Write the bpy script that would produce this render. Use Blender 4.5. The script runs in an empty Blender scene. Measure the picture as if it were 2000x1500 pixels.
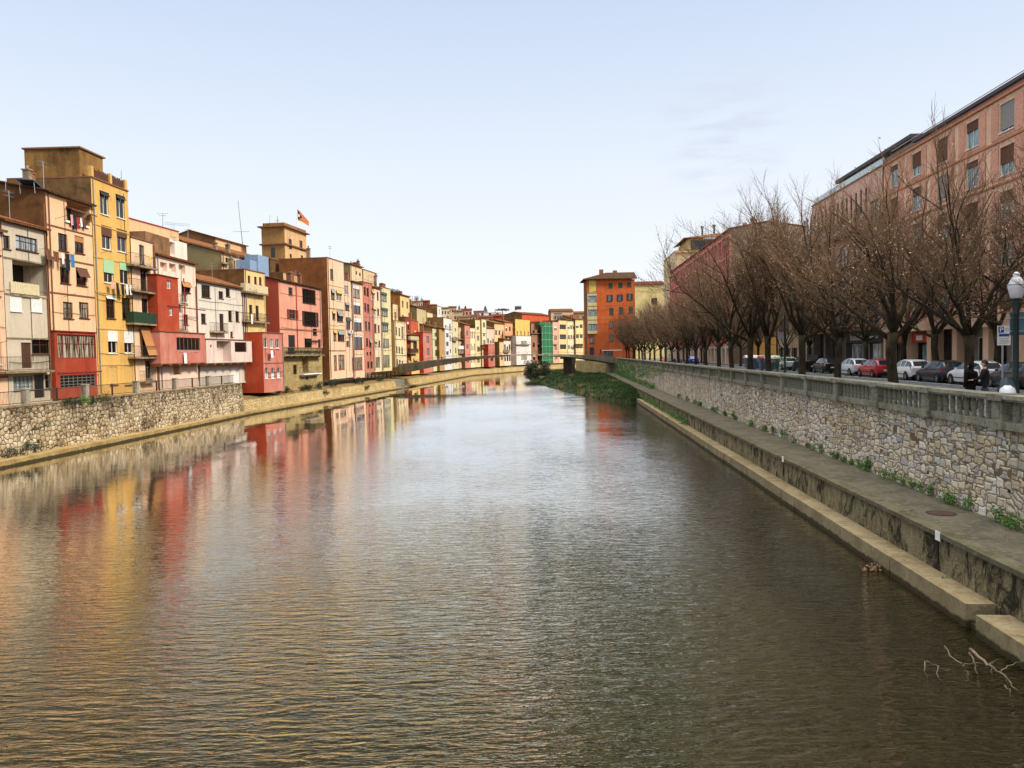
import bpy, math, random
from mathutils import Vector, Matrix
V = Vector
RN = random.Random(11)
SC = bpy.context.scene
COL = SC.collection
F = 1500.0
PITCH = math.atan2(60, 1500)
ROLL = 0.018
EYE = V((0, 0, 6.63))
_f = V((0, math.cos(PITCH), -math.sin(PITCH)))
_U = V((0, math.sin(PITCH), math.cos(PITCH)))
_r = V((1, 0, 0)) * math.cos(ROLL) - _U * math.sin(ROLL)
_u = V((1, 0, 0)) * math.sin(ROLL) + _U * math.cos(ROLL)


def ray(px, py):
    return _f + _r * ((px - 1000) / F) - _u * ((py - 750) / F)


def at_y(px, py, Y):
    d = ray(px, py)
    return EYE + d * (Y / d.y)


def at_z(px, py, z):
    d = ray(px, py)
    return EYE + d * ((z - EYE.z) / d.z)


# the river axis on the right bank: p = metres to the side, t = metres along
AX = V((math.sin(math.radians(3.81)), math.cos(math.radians(3.81)), 0))
NX = V((AX.y, -AX.x, 0))


def PT(p, t, z=0.0):
    return NX * p + AX * t + V((0, 0, z))


def t_at(px, p, py=690):
    d = ray(px, py)
    k = d.x / d.y
    # (AX.x t + NX.x p) = k (AX.y t + NX.y p)
    return p * (k * NX.y - NX.x) / (AX.x - k * AX.y)


# ------------------------------------------------------------------ objects
ORG = {}


def tag(o, label=None, cat=None, group=None, kind=None):
    if label: o['label'] = label
    if cat: o['category'] = cat
    if group: o['group'] = group
    if kind: o['kind'] = kind
    return o


def empty(name, loc=(0, 0, 0), label=None, cat=None, group=None, rz=0.0):
    o = bpy.data.objects.new(name, None)
    COL.objects.link(o)
    o.empty_display_size = 0.3
    o.location = loc
    o.rotation_euler = (0, 0, rz)
    ORG[o.name] = V(loc)
    return tag(o, label, cat, group)


class MB:
    def __init__(s):
        s.v, s.f, s.m = [], [], []

    def face(s, pts, m=0):
        i = len(s.v)
        s.v += [tuple(p) for p in pts]
        s.f.append(tuple(range(i, i + len(pts))))
        s.m.append(m)

    def box(s, o, a, b, c, m=0):
        """parallelepiped with corner o and edges a, b, c"""
        o, a, b, c = V(o), V(a), V(b), V(c)
        if a.cross(b).dot(c) < 0:
            a, b = b, a
        i = len(s.v)
        s.v += [tuple(q) for q in (o, o + a, o + a + b, o + b, o + c, o + a + c, o + a + b + c, o + b + c)]
        s.f += [tuple(i + k for k in q) for q in ((0, 3, 2, 1), (4, 5, 6, 7), (0, 1, 5, 4), (1, 2, 6, 5), (2, 3, 7, 6), (3, 0, 4, 7))]
        s.m += [m] * 6

    def abox(s, x0, x1, y0, y1, z0, z1, m=0):
        s.box((x0, y0, z0), (x1 - x0, 0, 0), (0, y1 - y0, 0), (0, 0, z1 - z0), m)

    def tube(s, pts, rad, n=5, m=0, cap=True):
        pts = [V(p) for p in pts]
        if not isinstance(rad, (list, tuple)):
            rad = [rad] * len(pts)
        base = len(s.v)
        ref = None
        for k, p in enumerate(pts):
            d = (pts[min(k + 1, len(pts) - 1)] - pts[max(k - 1, 0)])
            if d.length < 1e-9: d = V((0, 0, 1))
            d.normalize()
            if ref is None:
                ref = V((1, 0, 0)) if abs(d.x) < .8 else V((0, 1, 0))
            a = (ref - d * ref.dot(d)).normalized()
            b = d.cross(a)
            ref = a
            for j in range(n):
                w = 2 * math.pi * j / n
                s.v.append(tuple(p + (a * math.cos(w) + b * math.sin(w)) * rad[k]))
        for k in range(len(pts) - 1):
            for j in range(n):
                j2 = (j + 1) % n
                s.f.append((base + k * n + j, base + k * n + j2, base + (k + 1) * n + j2, base + (k + 1) * n + j))
                s.m.append(m)
        if cap and n > 2:
            s.f.append(tuple(base + j for j in reversed(range(n))))
            s.f.append(tuple(base + (len(pts) - 1) * n + j for j in range(n)))
            s.m += [m, m]

    def lathe(s, c, prof, n=12, m=0):
        """prof: list of (r, z) from bottom to top round the vertical through c"""
        c = V(c)
        s.tube2([(c + V((0, 0, z)), r) for r, z in prof], n, m)

    def tube2(s, pr, n, m):
        base = len(s.v)
        for p, r in pr:
            for j in range(n):
                w = 2 * math.pi * j / n
                s.v.append((p.x + r * math.cos(w), p.y + r * math.sin(w), p.z))
        for k in range(len(pr) - 1):
            for j in range(n):
                j2 = (j + 1) % n
                s.f.append((base + k * n + j, base + k * n + j2, base + (k + 1) * n + j2, base + (k + 1) * n + j))
                s.m.append(m)
        s.f.append(tuple(base + j for j in reversed(range(n))))
        s.f.append(tuple(base + (len(pr) - 1) * n + j for j in range(n)))
        s.m += [m, m]

    def prism(s, poly, ext, m=0):
        """poly: list of 3D points of a planar polygon, extruded by vector ext"""
        P = [V(p) for p in poly]
        e = V(ext)
        nrm = V((0, 0, 0))
        for k in range(len(P)):
            nrm += P[k].cross(P[(k + 1) % len(P)])
        if nrm.dot(e) > 0:
            P.reverse()
        i, n = len(s.v), len(P)
        s.v += [tuple(p) for p in P] + [tuple(p + e) for p in P]
        s.f.append(tuple(range(i, i + n)))
        s.f.append(tuple(i + n + k for k in reversed(range(n))))
        s.m += [m, m]
        for k in range(n):
            k2 = (k + 1) % n
            s.f.append((i + k2, i + k, i + n + k, i + n + k2))
            s.m.append(m)

    def build(s, name, mats, parent=None, smooth=False, world=True):
        if not isinstance(mats, (list, tuple)):
            mats = [mats]
        off = ORG.get(parent.name, V((0, 0, 0))) if (parent is not None and world) else V((0, 0, 0))
        me = bpy.data.meshes.new(name)
        if off.length > 0:
            vv = [(a - off.x, b - off.y, c - off.z) for a, b, c in s.v]
        else:
            vv = s.v
        me.from_pydata(vv, [], s.f)
        for q in mats: me.materials.append(q)
        if len(mats) > 1:
            me.polygons.foreach_set('material_index', s.m)
        if smooth:
            me.polygons.foreach_set('use_smooth', [True] * len(me.polygons))
            if smooth != 'all':
                try: me.set_sharp_from_angle(angle=math.radians(38))
                except Exception: pass
        me.update()
        o = bpy.data.objects.new(name, me)
        COL.objects.link(o)
        if parent is not None:
            o.parent = parent
            ORG[o.name] = off
        return o


def copy_tree(o, parent=None):
    c = o.copy()
    COL.objects.link(c)
    c.parent = parent
    for ch in o.children:
        copy_tree(ch, c)
    return c


# ---------------------------------------------------------------- materials
def lin(h, k=1.0):
    out = []
    for i in (0, 2, 4):
        c = int(h[i:i + 2], 16) / 255
        c = c / 12.92 if c <= .04045 else ((c + .055) / 1.055) ** 2.4
        out.append(min(c * k, .92))
    return tuple(out)


class NT:
    def __init__(s, name):
        s.mat = bpy.data.materials.new(name)
        s.mat.use_nodes = True
        s.t = s.mat.node_tree
        s.t.nodes.clear()
        s.out = s.t.nodes.new('ShaderNodeOutputMaterial')
        s.b = s.t.nodes.new('ShaderNodeBsdfPrincipled')
        s.t.links.new(s.b.outputs[0], s.out.inputs[0])

    def n(s, typ, ins=None, **kw):
        nd = s.t.nodes.new('ShaderNode' + typ)
        for k, v in kw.items(): setattr(nd, k, v)
        for k, v in (ins or {}).items(): s.set(nd.inputs[k], v)
        return nd

    def set(s, sock, v):
        if isinstance(v, bpy.types.NodeSocket):
            s.t.links.new(v, sock)
        elif isinstance(v, bpy.types.Node):
            s.t.links.new(v.outputs[0], sock)
        else:
            if isinstance(v, tuple) and len(v) == 3 and sock.type == 'RGBA': v = v + (1,)
            sock.default_value = v

    def pos(s, scale=(1, 1, 1), src='Object', rot=(0, 0, 0)):
        tc = s.n('TexCoord')
        return s.n('Mapping', {0: tc.outputs[src], 2: rot, 3: scale}).outputs[0]

    def noise(s, vec, scale, detail=4, rough=.55, dist=0.0):
        return s.n('TexNoise', {'Vector': vec, 'Scale': scale, 'Detail': detail, 'Roughness': rough, 'Distortion': dist}).outputs[0]

    def ramp(s, fac, a, b, ca=(0, 0, 0), cb=(1, 1, 1)):
        nd = s.n('ValToRGB', {0: fac})
        e = nd.color_ramp.elements
        e[0].position, e[1].position = a, b
        e[0].color, e[1].color = tuple(ca) + (1,), tuple(cb) + (1,)
        return nd.outputs[0]

    def mix(s, fac, a, b, mode='MIX'):
        nd = s.n('MixRGB', {0: fac, 1: a, 2: b}, blend_type=mode)
        return nd.outputs[0]

    def math(s, op, a, b=0.0):
        return s.n('Math', {0: a, 1: b}, operation=op).outputs[0]

    def bump(s, h, strength=.5, dist=.02):
        return s.n('Bump', {'Height': h, 'Strength': strength, 'Distance': dist}).outputs[0]

    def fin(s, **kw):
        for k, v in kw.items():
            s.set(s.b.inputs[k.replace('_', ' ')], v)
        return s.mat


_cache = {}


def plain(name, col, rough=.6, metal=0.0, spec=.5, var=.12, coat=0.0):
    key = ('p', name)
    if key in _cache: return _cache[key]
    t = NT(name)
    n = t.noise(t.pos(), 6.0, 4)
    c = t.mix(t.ramp(n, .35, .7), tuple(x * (1 - var) for x in col), tuple(min(1, x * (1 + var)) for x in col))
    _cache[key] = t.fin(Base_Color=c, Roughness=rough, Metallic=metal, Specular_IOR_Level=spec, Coat_Weight=coat)
    return _cache[key]


def stucco(hexc, dirt=.85, k=1.0):
    """painted render with blotches, rain streaks and a faint trowel texture"""
    key = ('s', hexc, dirt, k)
    if key in _cache: return _cache[key]
    col = lin(hexc, k)
    t = NT('render_' + hexc)
    P = t.pos()
    big = t.noise(P, .55, 6, .6)
    streak = t.noise(t.pos((1.15, 1.15, .2)), 1.0, 7, .68, .4)
    small = t.noise(P, 9.0, 5, .7)
    grey = sum(col) / 3
    sat = 1 - min(col) / max(max(col), .01)
    if sat < .88 or col[1] > .25 * col[0]: col = tuple(min(.86, .90 * c + .10 * grey + .012) for c in col)
    else: col = (col[0], col[1] * 1.12, col[2] * .75)
    dark = tuple(c * f for c, f in zip(col, (.58, .50, .44)))
    pale = tuple(min(.88, c * (.82 if sat < .88 else 1.05) + q) for c, q in zip(col, (.15, .14, .12) if sat < .88 else (.07, .045, .025)))
    patch = t.noise(P, .8, 8, .62, .8)
    c = t.mix(t.ramp(big, .42, .72), col, pale)
    c = t.mix(t.math('MULTIPLY', t.ramp(patch, .60, .615), .55), c, tuple(x * .55 + grey * .35 for x in col))
    c = t.mix(t.math('MULTIPLY', t.ramp(streak, .50, .78), dirt), c, dark)
    c = t.mix(t.math('MULTIPLY', t.ramp(small, .45, .8), dirt * .5), c, dark)
    _cache[key] = t.fin(Base_Color=c, Roughness=.88, Specular_IOR_Level=.25, Normal=t.bump(small, .5, .012))
    return _cache[key]


def stained(hexc, stain='3a2513', amount=.75):
    """bare side wall, rendered once and streaked with dark damp"""
    key = ('st', hexc, stain, amount)
    if key in _cache: return _cache[key]
    a, b = lin(hexc), lin(stain)
    t = NT('bare_wall_' + hexc)
    P = t.pos()
    n1 = t.noise(P, .45, 7, .65, .4)
    n2 = t.noise(t.pos((1.6, 1.6, .22)), 1.1, 6, .65)
    n3 = t.noise(P, 7, 5, .7)
    c = t.mix(t.math('MULTIPLY', t.ramp(n1, .38, .68), amount), a, b)
    c = t.mix(t.math('MULTIPLY', t.ramp(n2, .48, .72), amount * .7), c, b)
    c = t.mix(t.math('MULTIPLY', t.ramp(n3, .5, .8), .35), c, tuple(x * 1.25 for x in a))
    _cache[key] = t.fin(Base_Color=c, Roughness=.93, Specular_IOR_Level=.2, Normal=t.bump(n3, .6, .02))
    return _cache[key]


def masonry(name, cols, mortar, scale, mort_w=.05, stretch=(1, 1, 1), bumpd=.05, dirt=None, dirt_scale=.5, dirt_rng=(.5, .7), rnd=1.0, dirt_stretch=(1, 1, 1), metric=None, top=None):
    t = NT(name)
    P = t.pos(stretch)
    wob = t.n('TexNoise', {'Vector': P, 'Scale': scale * .7, 'Detail': 3.0}).outputs[1]
    Pw = t.n('MixRGB', {0: .035, 1: P, 2: wob}, blend_type='LINEAR_LIGHT').outputs[0]
    vo = t.n('TexVoronoi', {'Vector': Pw, 'Scale': scale, 'Randomness': rnd}, feature='F1')
    ed = t.n('TexVoronoi', {'Vector': Pw, 'Scale': scale, 'Randomness': rnd}, feature='DISTANCE_TO_EDGE')
    ed_out = ed.outputs['Distance']
    if metric:
        vo.distance = metric
        v2 = t.n('TexVoronoi', {'Vector': Pw, 'Scale': scale, 'Randomness': rnd}, feature='F2', distance=metric)
        if metric == 'MINKOWSKI':
            for q in (vo, v2): q.inputs['Exponent'].default_value = 3.0
        ed_out = t.math('MULTIPLY', t.math('SUBTRACT', v2.outputs['Distance'], vo.outputs['Distance']), .6)
    sep = t.n('SeparateColor', {0: vo.outputs['Color']})
    cr = t.n('ValToRGB', {0: sep.outputs[0]})
    el = cr.color_ramp.elements
    while len(el) < len(cols): el.new(.5)
    for i, c in enumerate(cols):
        el[i].position = i / max(1, len(cols) - 1) * .96 + .02
        el[i].color = tuple(c) + (1,)
    grain = t.noise(t.pos(), 14, 5, .7)
    c = t.mix(t.math('MULTIPLY', t.ramp(grain, .35, .75), .45), cr.outputs[0], tuple(x * .5 for x in cols[0]))
    rep = t.noise(t.pos(), .28, 6, .6, .5)
    c = t.mix(t.math('MULTIPLY', t.ramp(rep, .44, .62), .36), c, t.mix(1.0, c, (.62, .56, .48), 'MULTIPLY'))
    em = t.ramp(ed_out, mort_w * .3, mort_w)
    c = t.mix(em, mortar, c)
    h = t.math('ADD', t.ramp(ed_out, 0.0, mort_w * 3.5), t.math('MULTIPLY', grain, .35))
    h = t.math('ADD', h, t.math('MULTIPLY', sep.outputs[1], .5))
    if dirt is not None:
        dn = t.noise(t.pos(dirt_stretch), dirt_scale, 6, .65, .3)
        c = t.mix(t.math('MULTIPLY', t.ramp(dn, *dirt_rng), .8), c, dirt)
    if top:      # damp streaks running down from the coping
        z = t.n('SeparateXYZ', {0: t.n('NewGeometry').outputs['Position']}).outputs[2]
        sn = t.noise(t.pos((1, 1, .14)), 1.7, 7, .7, .3)
        k = t.math('MULTIPLY', t.n('MapRange', {0: z, 1: top[0], 2: top[1], 3: 0.0, 4: 1.0}).outputs[0], t.ramp(sn, .42, .62))
        c = t.mix(t.math('MULTIPLY', k, top[3]), c, top[2])
    return t.fin(Base_Color=c, Roughness=.92, Specular_IOR_Level=.25, Normal=t.bump(h, .9, bumpd))


def concrete(name, a, b, c3, sc=.8, stretch=(1, 1, 1), bumpd=.02):
    t = NT(name)
    P = t.pos()
    n1 = t.noise(t.pos(stretch), sc, 8, .66, .3)
    n2 = t.noise(P, sc * 6, 6, .7)
    n3 = t.noise(P, 30, 4, .7)
    c = t.mix(t.ramp(n1, .38, .66), a, b)
    c = t.mix(t.ramp(n2, .5, .72), c, c3)
    c = t.mix(t.math('MULTIPLY', t.ramp(n3, .4, .8), .3), c, tuple(x * .5 for x in b))
    return t.fin(Base_Color=c, Roughness=.92, Specular_IOR_Level=.25, Normal=t.bump(t.math('ADD', n2, t.math('MULTIPLY', n3, .5)), .7, bumpd))


def tile_mat(name, a, b):
    t = NT(name)
    P = t.pos()
    n = t.noise(P, 2.2, 5, .7)
    n2 = t.noise(P, 11, 3, .6)
    c = t.mix(t.ramp(n, .35, .7), a, b)
    c = t.mix(t.math('MULTIPLY', t.ramp(n2, .45, .7), .6), c, tuple(x * .35 for x in b))
    return t.fin(Base_Color=c, Roughness=.9, Specular_IOR_Level=.2, Normal=t.bump(n2, .6, .04))


def glass(name, tint, rough=.06, spec=.6, curtain=None):
    t = NT(name)
    c = tint
    if curtain:
        n = t.noise(t.pos((5, 5, .4)), 1.6, 3)
        c = t.mix(t.ramp(n, .42, .6), tint, curtain)
    return t.fin(Base_Color=c, Roughness=rough, Specular_IOR_Level=spec)


M = {}


def mats():
    M['frame_brown'] = plain('wood_brown', lin('4a2a18'), .6)
    M['frame_red'] = plain('wood_oxblood', lin('7a1f18'), .55)
    M['frame_white'] = plain('painted_white', lin('e6e2da'), .5)
    M['frame_grey'] = plain('wood_grey', lin('6d6a62'), .6)
    M['frame_dark'] = plain('wood_black', lin('17120f'), .5)
    M['frame_green'] = plain('wood_green', lin('44513a'), .6)
    M['frame_teal'] = plain('steel_teal', lin('23363b'), .5)
    M['frame_tan'] = plain('wood_tan', lin('9a7448'), .6)
    M['glass_dark'] = glass('glass_dark', lin('120f0e'))
    M['glass_curtain'] = glass('glass_curtain', lin('2a241e'), .08, .5, lin('d8cbb0', .7))
    M['glass_pale'] = glass('glass_pale', lin('b9c3c4', .8), .1, .5, lin('5b6a70'))
    M['glass_teal'] = glass('glass_teal', lin('2d5a63'), .05, .7, lin('8db4bb', .8))  # pale blue patches put a sky reflection into the pane colour
    M['glass_shop'] = glass('glass_shop', lin('9fd0da', .75), .08, .6, lin('1b2f38'))
    M['recess_shadow'] = plain('brown_recess_shadow', lin('2a1d14'), .9)  # brown loggia backs, darkened so the colour holds the recess shade
    M['shade_brown'] = plain('blind_brown', lin('5d3822'), .8)
    M['shade_tan'] = plain('blind_tan', lin('b07a48'), .85)
    M['shade_white'] = plain('blind_white', lin('dcdbd6'), .7)
    M['shade_grey'] = plain('blind_grey', lin('8c8a84'), .75)
    M['shade_green'] = plain('blind_green', lin('9fc59a'), .75)
    M['shade_darkgreen'] = plain('blind_darkgreen', lin('2f4a3c'), .7)
    M['shade_ochre'] = plain('blind_ochre', lin('c9a35c'), .8)
    M['netting_green'] = plain('netting_green', lin('16381f'), .8)
    M['reed_cream'] = plain('reed_cream', lin('cfc09a'), .8)
    M['reed_brown'] = plain('reed_brown', lin('55301a'), .85, var=.4)
    M['iron'] = plain('iron_black', lin('1d1b1b'), .5, .4)
    M['iron_rust'] = plain('iron_rusty', lin('3c2a20'), .75, .1)
    M['steel'] = plain('steel_grey', lin('9a9da0'), .4, .6)
    M['tile'] = tile_mat('clay_tile', lin('8a5a36'), lin('5c3a22'))
    M['tile_red'] = tile_mat('clay_tile_red', lin('8a4630'), lin('5a2a1c'))
    M['tile_dark'] = tile_mat('clay_tile_mossy', lin('6a4a2c'), lin('33261a'))
    M['coping'] = plain('coping_terracotta', lin('80543f'), .85, var=.25)
    M['slab'] = concrete('balcony_concrete', lin('a59378'), lin('6d5b45'), lin('3a2d20'))
    M['trim_salmon'] = plain('trim_salmon', lin('b87a58'), .8)
    M['pipe_brown'] = plain('pipe_brown', lin('7a4a2c'), .6)
    M['pipe_red'] = plain('pipe_red', lin('a3261c'), .5)
    M['white'] = plain('white_paint', lin('eceae6'), .5)
    M['cloth_white'] = plain('cotton_white', lin('e8e6e6'), .9)
    M['cloth_black'] = plain('cotton_black', lin('15141a'), .9)
    M['cloth_blue'] = plain('cotton_blue', lin('2f7fb0'), .9)
    M['cloth_red'] = plain('cotton_red', lin('b03028'), .9)
    M['cloth_pink'] = plain('cotton_pink', lin('d9a7a4'), .9)
    M['cloth_navy'] = plain('cotton_navy', lin('1d2340'), .9)
    M['cloth_brown'] = plain('cotton_brown', lin('6a4632'), .9)
    M['yellow'] = plain('ribbon_yellow', lin('f0cf1c'), .7)
    M['ac'] = plain('enamel_white', lin('d4d2cc'), .5)
    M['leaf_green'] = plain('leaf_green', lin('4d7a2c'), .7, var=.5)
    M['leaf_dark'] = plain('leaf_dark', lin('25301a'), .75, var=.5)
    M['leaf_dry'] = plain('leaf_dry', lin('94765c'), .85, var=.4)
    M['leaf_pale'] = plain('leaf_pale', lin('c2a58a'), .85, var=.4)
    M['reed_dry'] = plain('reed_dry', lin('a48a58'), .9, var=.3)
    M['terracotta'] = plain('terracotta', lin('8f5a40'), .85)
# ------------------------------------------------------------ sky, sun, lens
SUN_EL, SUN_AZ = math.radians(38), math.radians(112)     # azimuth from +Y towards +X


def sky_and_lens():
    w = bpy.data.worlds.new('World')
    SC.world = w
    w.use_nodes = True
    t = w.node_tree
    t.nodes.clear()
    out = t.nodes.new('ShaderNodeOutputWorld')
    bg = t.nodes.new('ShaderNodeBackground')
    sky = t.nodes.new('ShaderNodeTexSky')
    sky.sky_type = 'NISHITA'
    sky.sun_disc = False
    sky.sun_elevation = SUN_EL
    sky.sun_rotation = SUN_AZ
    sky.air_density, sky.dust_density, sky.ozone_density = 1.0, 2.2, 1.0
    tc = t.nodes.new('ShaderNodeTexCoord')
    sep = t.nodes.new('ShaderNodeSeparateXYZ')
    t.links.new(tc.outputs['Generated'], sep.inputs[0])
    rp = t.nodes.new('ShaderNodeValToRGB')
    t.links.new(sep.outputs[2], rp.inputs[0])
    # pale at the skyline, bluer above; extra light added overhead, unseen, for shaded walls
    e = rp.color_ramp.elements
    for k in range(5): e.new(.5)
    for k, (q, c) in enumerate(((0.0, (9.0, 8.9, 8.9)), (.10, (8.2, 8.5, 8.9)), (.24, (7.1, 7.7, 8.6)), (.42, (5.2, 6.2, 7.9)), (.74, (5.0, 6.0, 7.6)), (.86, (24, 23, 21)), (1.0, ZEN))):
        e[k].position = q
        e[k].color = tuple(x / 50 for x in c) + (1,)
    mul = t.nodes.new('ShaderNodeMixRGB'); mul.blend_type = 'MULTIPLY'
    mul.inputs[0].default_value = 1
    t.links.new(rp.outputs[0], mul.inputs[1]); mul.inputs[2].default_value = (50, 50, 50, 1)
    mx = t.nodes.new('ShaderNodeMixRGB'); mx.inputs[0].default_value = .85
    t.links.new(sky.outputs[0], mx.inputs[1]); t.links.new(mul.outputs[0], mx.inputs[2])
    # one small grey wisp of cloud up over the street trees
    wd = (_f + _r * ((1415 - 1000) / F) - _u * ((255 - 750) / F)).normalized()
    dp = t.nodes.new('ShaderNodeVectorMath'); dp.operation = 'DOT_PRODUCT'
    nm = t.nodes.new('ShaderNodeVectorMath'); nm.operation = 'NORMALIZE'
    t.links.new(tc.outputs['Generated'], nm.inputs[0]); t.links.new(nm.outputs[0], dp.inputs[0]); dp.inputs[1].default_value = wd
    near = t.nodes.new('ShaderNodeValToRGB'); t.links.new(dp.outputs['Value'], near.inputs[0])
    near.color_ramp.elements[0].position, near.color_ramp.elements[1].position = .9978, .9996
    mp = t.nodes.new('ShaderNodeMapping'); t.links.new(tc.outputs['Generated'], mp.inputs[0])
    mp.inputs['Rotation'].default_value = (0, math.radians(18), 0); mp.inputs['Scale'].default_value = (14, 14, 60)
    nz = t.nodes.new('ShaderNodeTexNoise'); t.links.new(mp.outputs[0], nz.inputs[0]); nz.inputs['Scale'].default_value = 1.0; nz.inputs['Detail'].default_value = 6
    r2 = t.nodes.new('ShaderNodeValToRGB'); t.links.new(nz.outputs[0], r2.inputs[0])
    r2.color_ramp.elements[0].position, r2.color_ramp.elements[1].position = .42, .66
    m2 = t.nodes.new('ShaderNodeMath'); m2.operation = 'MULTIPLY'; t.links.new(near.outputs[0], m2.inputs[0]); t.links.new(r2.outputs[0], m2.inputs[1])
    cl = t.nodes.new('ShaderNodeMixRGB'); t.links.new(m2.outputs[0], cl.inputs[0]); t.links.new(mx.outputs[0], cl.inputs[1]); cl.inputs[2].default_value = (5.4, 5.9, 7.0, 1)
    t.links.new(cl.outputs[0], bg.inputs[0])
    bg.inputs[1].default_value = 0.10
    t.links.new(bg.outputs[0], out.inputs[0])

    L = bpy.data.lights.new('sun', 'SUN')
    L.energy, L.angle, L.color = SUN_E, math.radians(10), (1.0, .90, .75)
    o = bpy.data.objects.new('sun', L)
    COL.objects.link(o)
    d = V((math.sin(SUN_AZ) * math.cos(SUN_EL), math.cos(SUN_AZ) * math.cos(SUN_EL), math.sin(SUN_EL)))
    o.rotation_euler = d.to_track_quat('Z', 'Y').to_euler()
    o.location = (60, -40, 80)

    c = bpy.data.cameras.new('camera')
    c.sensor_fit = 'HORIZONTAL'
    c.sensor_width = 36
    c.lens = 36 * F / 2000
    c.clip_start, c.clip_end = .1, 6000
    co = bpy.data.objects.new('camera', c)
    COL.objects.link(co)
    co.matrix_world = Matrix(((_r.x, _u.x, -_f.x, EYE.x), (_r.y, _u.y, -_f.y, EYE.y), (_r.z, _u.z, -_f.z, EYE.z), (0, 0, 0, 1)))
    SC.camera = co
    SC.view_settings.view_transform = 'Standard'
    SC.view_settings.look = 'None'
    SC.view_settings.gamma = 1
    SC.view_settings.exposure = EXPOSURE
    SC.cycles.max_bounces = 6
    SC.cycles.diffuse_bounces = 2
    SC.cycles.glossy_bounces = 3
    SC.cycles.transparent_max_bounces = 4
    SC.cycles.caustics_reflective = False
    SC.cycles.caustics_refractive = False
    SC.cycles.use_denoising = True


SUN_E = 3.3
ZEN = (46, 43, 38)
EXPOSURE = 0.36

# ---------------------------------------------------------------- left bank
WATER = [(-34, -30), (-33, 20), (-32, 48), (-30.5, 90), (-27, 116), (-21, 157), (-17, 193), (-12, 235), (5, 280), (24, 310), (60, 338), (110, 355)]
FACADE = [(-38, -30), (-36.5, 20), (-35.5, 48), (-34, 88), (-30.2, 116), (-24, 157), (-19.5, 193), (-14.5, 235), (3, 283), (22, 314), (58, 342), (108, 359)]


def shift(poly, off):
    """the plan line moved by off to its left-hand (landward) side"""
    out = []
    for k, p in enumerate(poly):
        a, b = V(poly[max(0, k - 1)]), V(poly[min(len(poly) - 1, k + 1)])
        d = (b - a).normalized()
        out.append((p[0] - d.y * off, p[1] + d.x * off))
    return out


def meet(poly, px, py=600):
    """where the sight line of a picture column crosses a plan line"""
    d = ray(px, py)
    k = d.x / d.y
    for (x0, y0), (x1, y1) in zip(poly, poly[1:]):
        if y1 < 3: continue
        f0, f1 = x0 - k * y0, x1 - k * y1
        if f0 * f1 <= 0 and abs(f0 - f1) > 1e-9:
            w = f0 / (f0 - f1)
            return V((x0 + (x1 - x0) * w, y0 + (y1 - y0) * w, 0))
    return V((poly[1][0], poly[1][1], 0))


def dense(poly, step=3.0):
    out = []
    for (x0, y0), (x1, y1) in zip(poly, poly[1:]):
        n = max(1, int(math.hypot(x1 - x0, y1 - y0) / step))
        out += [(x0 + (x1 - x0) * i / n, y0 + (y1 - y0) * i / n) for i in range(n)]
    return out + [poly[-1]]


def strip(name, rows, m, kind='structure', label=None, cat=None, parent=None):
    """rows: list of polylines (3D) of the same length, skinned into a sheet"""
    b = MB()
    n = len(rows[0])
    for r_ in rows: b.v += [tuple(p) for p in r_]
    for i in range(len(rows) - 1):
        for j in range(n - 1):
            b.f.append((i * n + j, i * n + j + 1, (i + 1) * n + j + 1, (i + 1) * n + j))
            b.m.append(0)
    o = b.build(name, m, parent)
    return tag(o, label, cat, None, kind)


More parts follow.
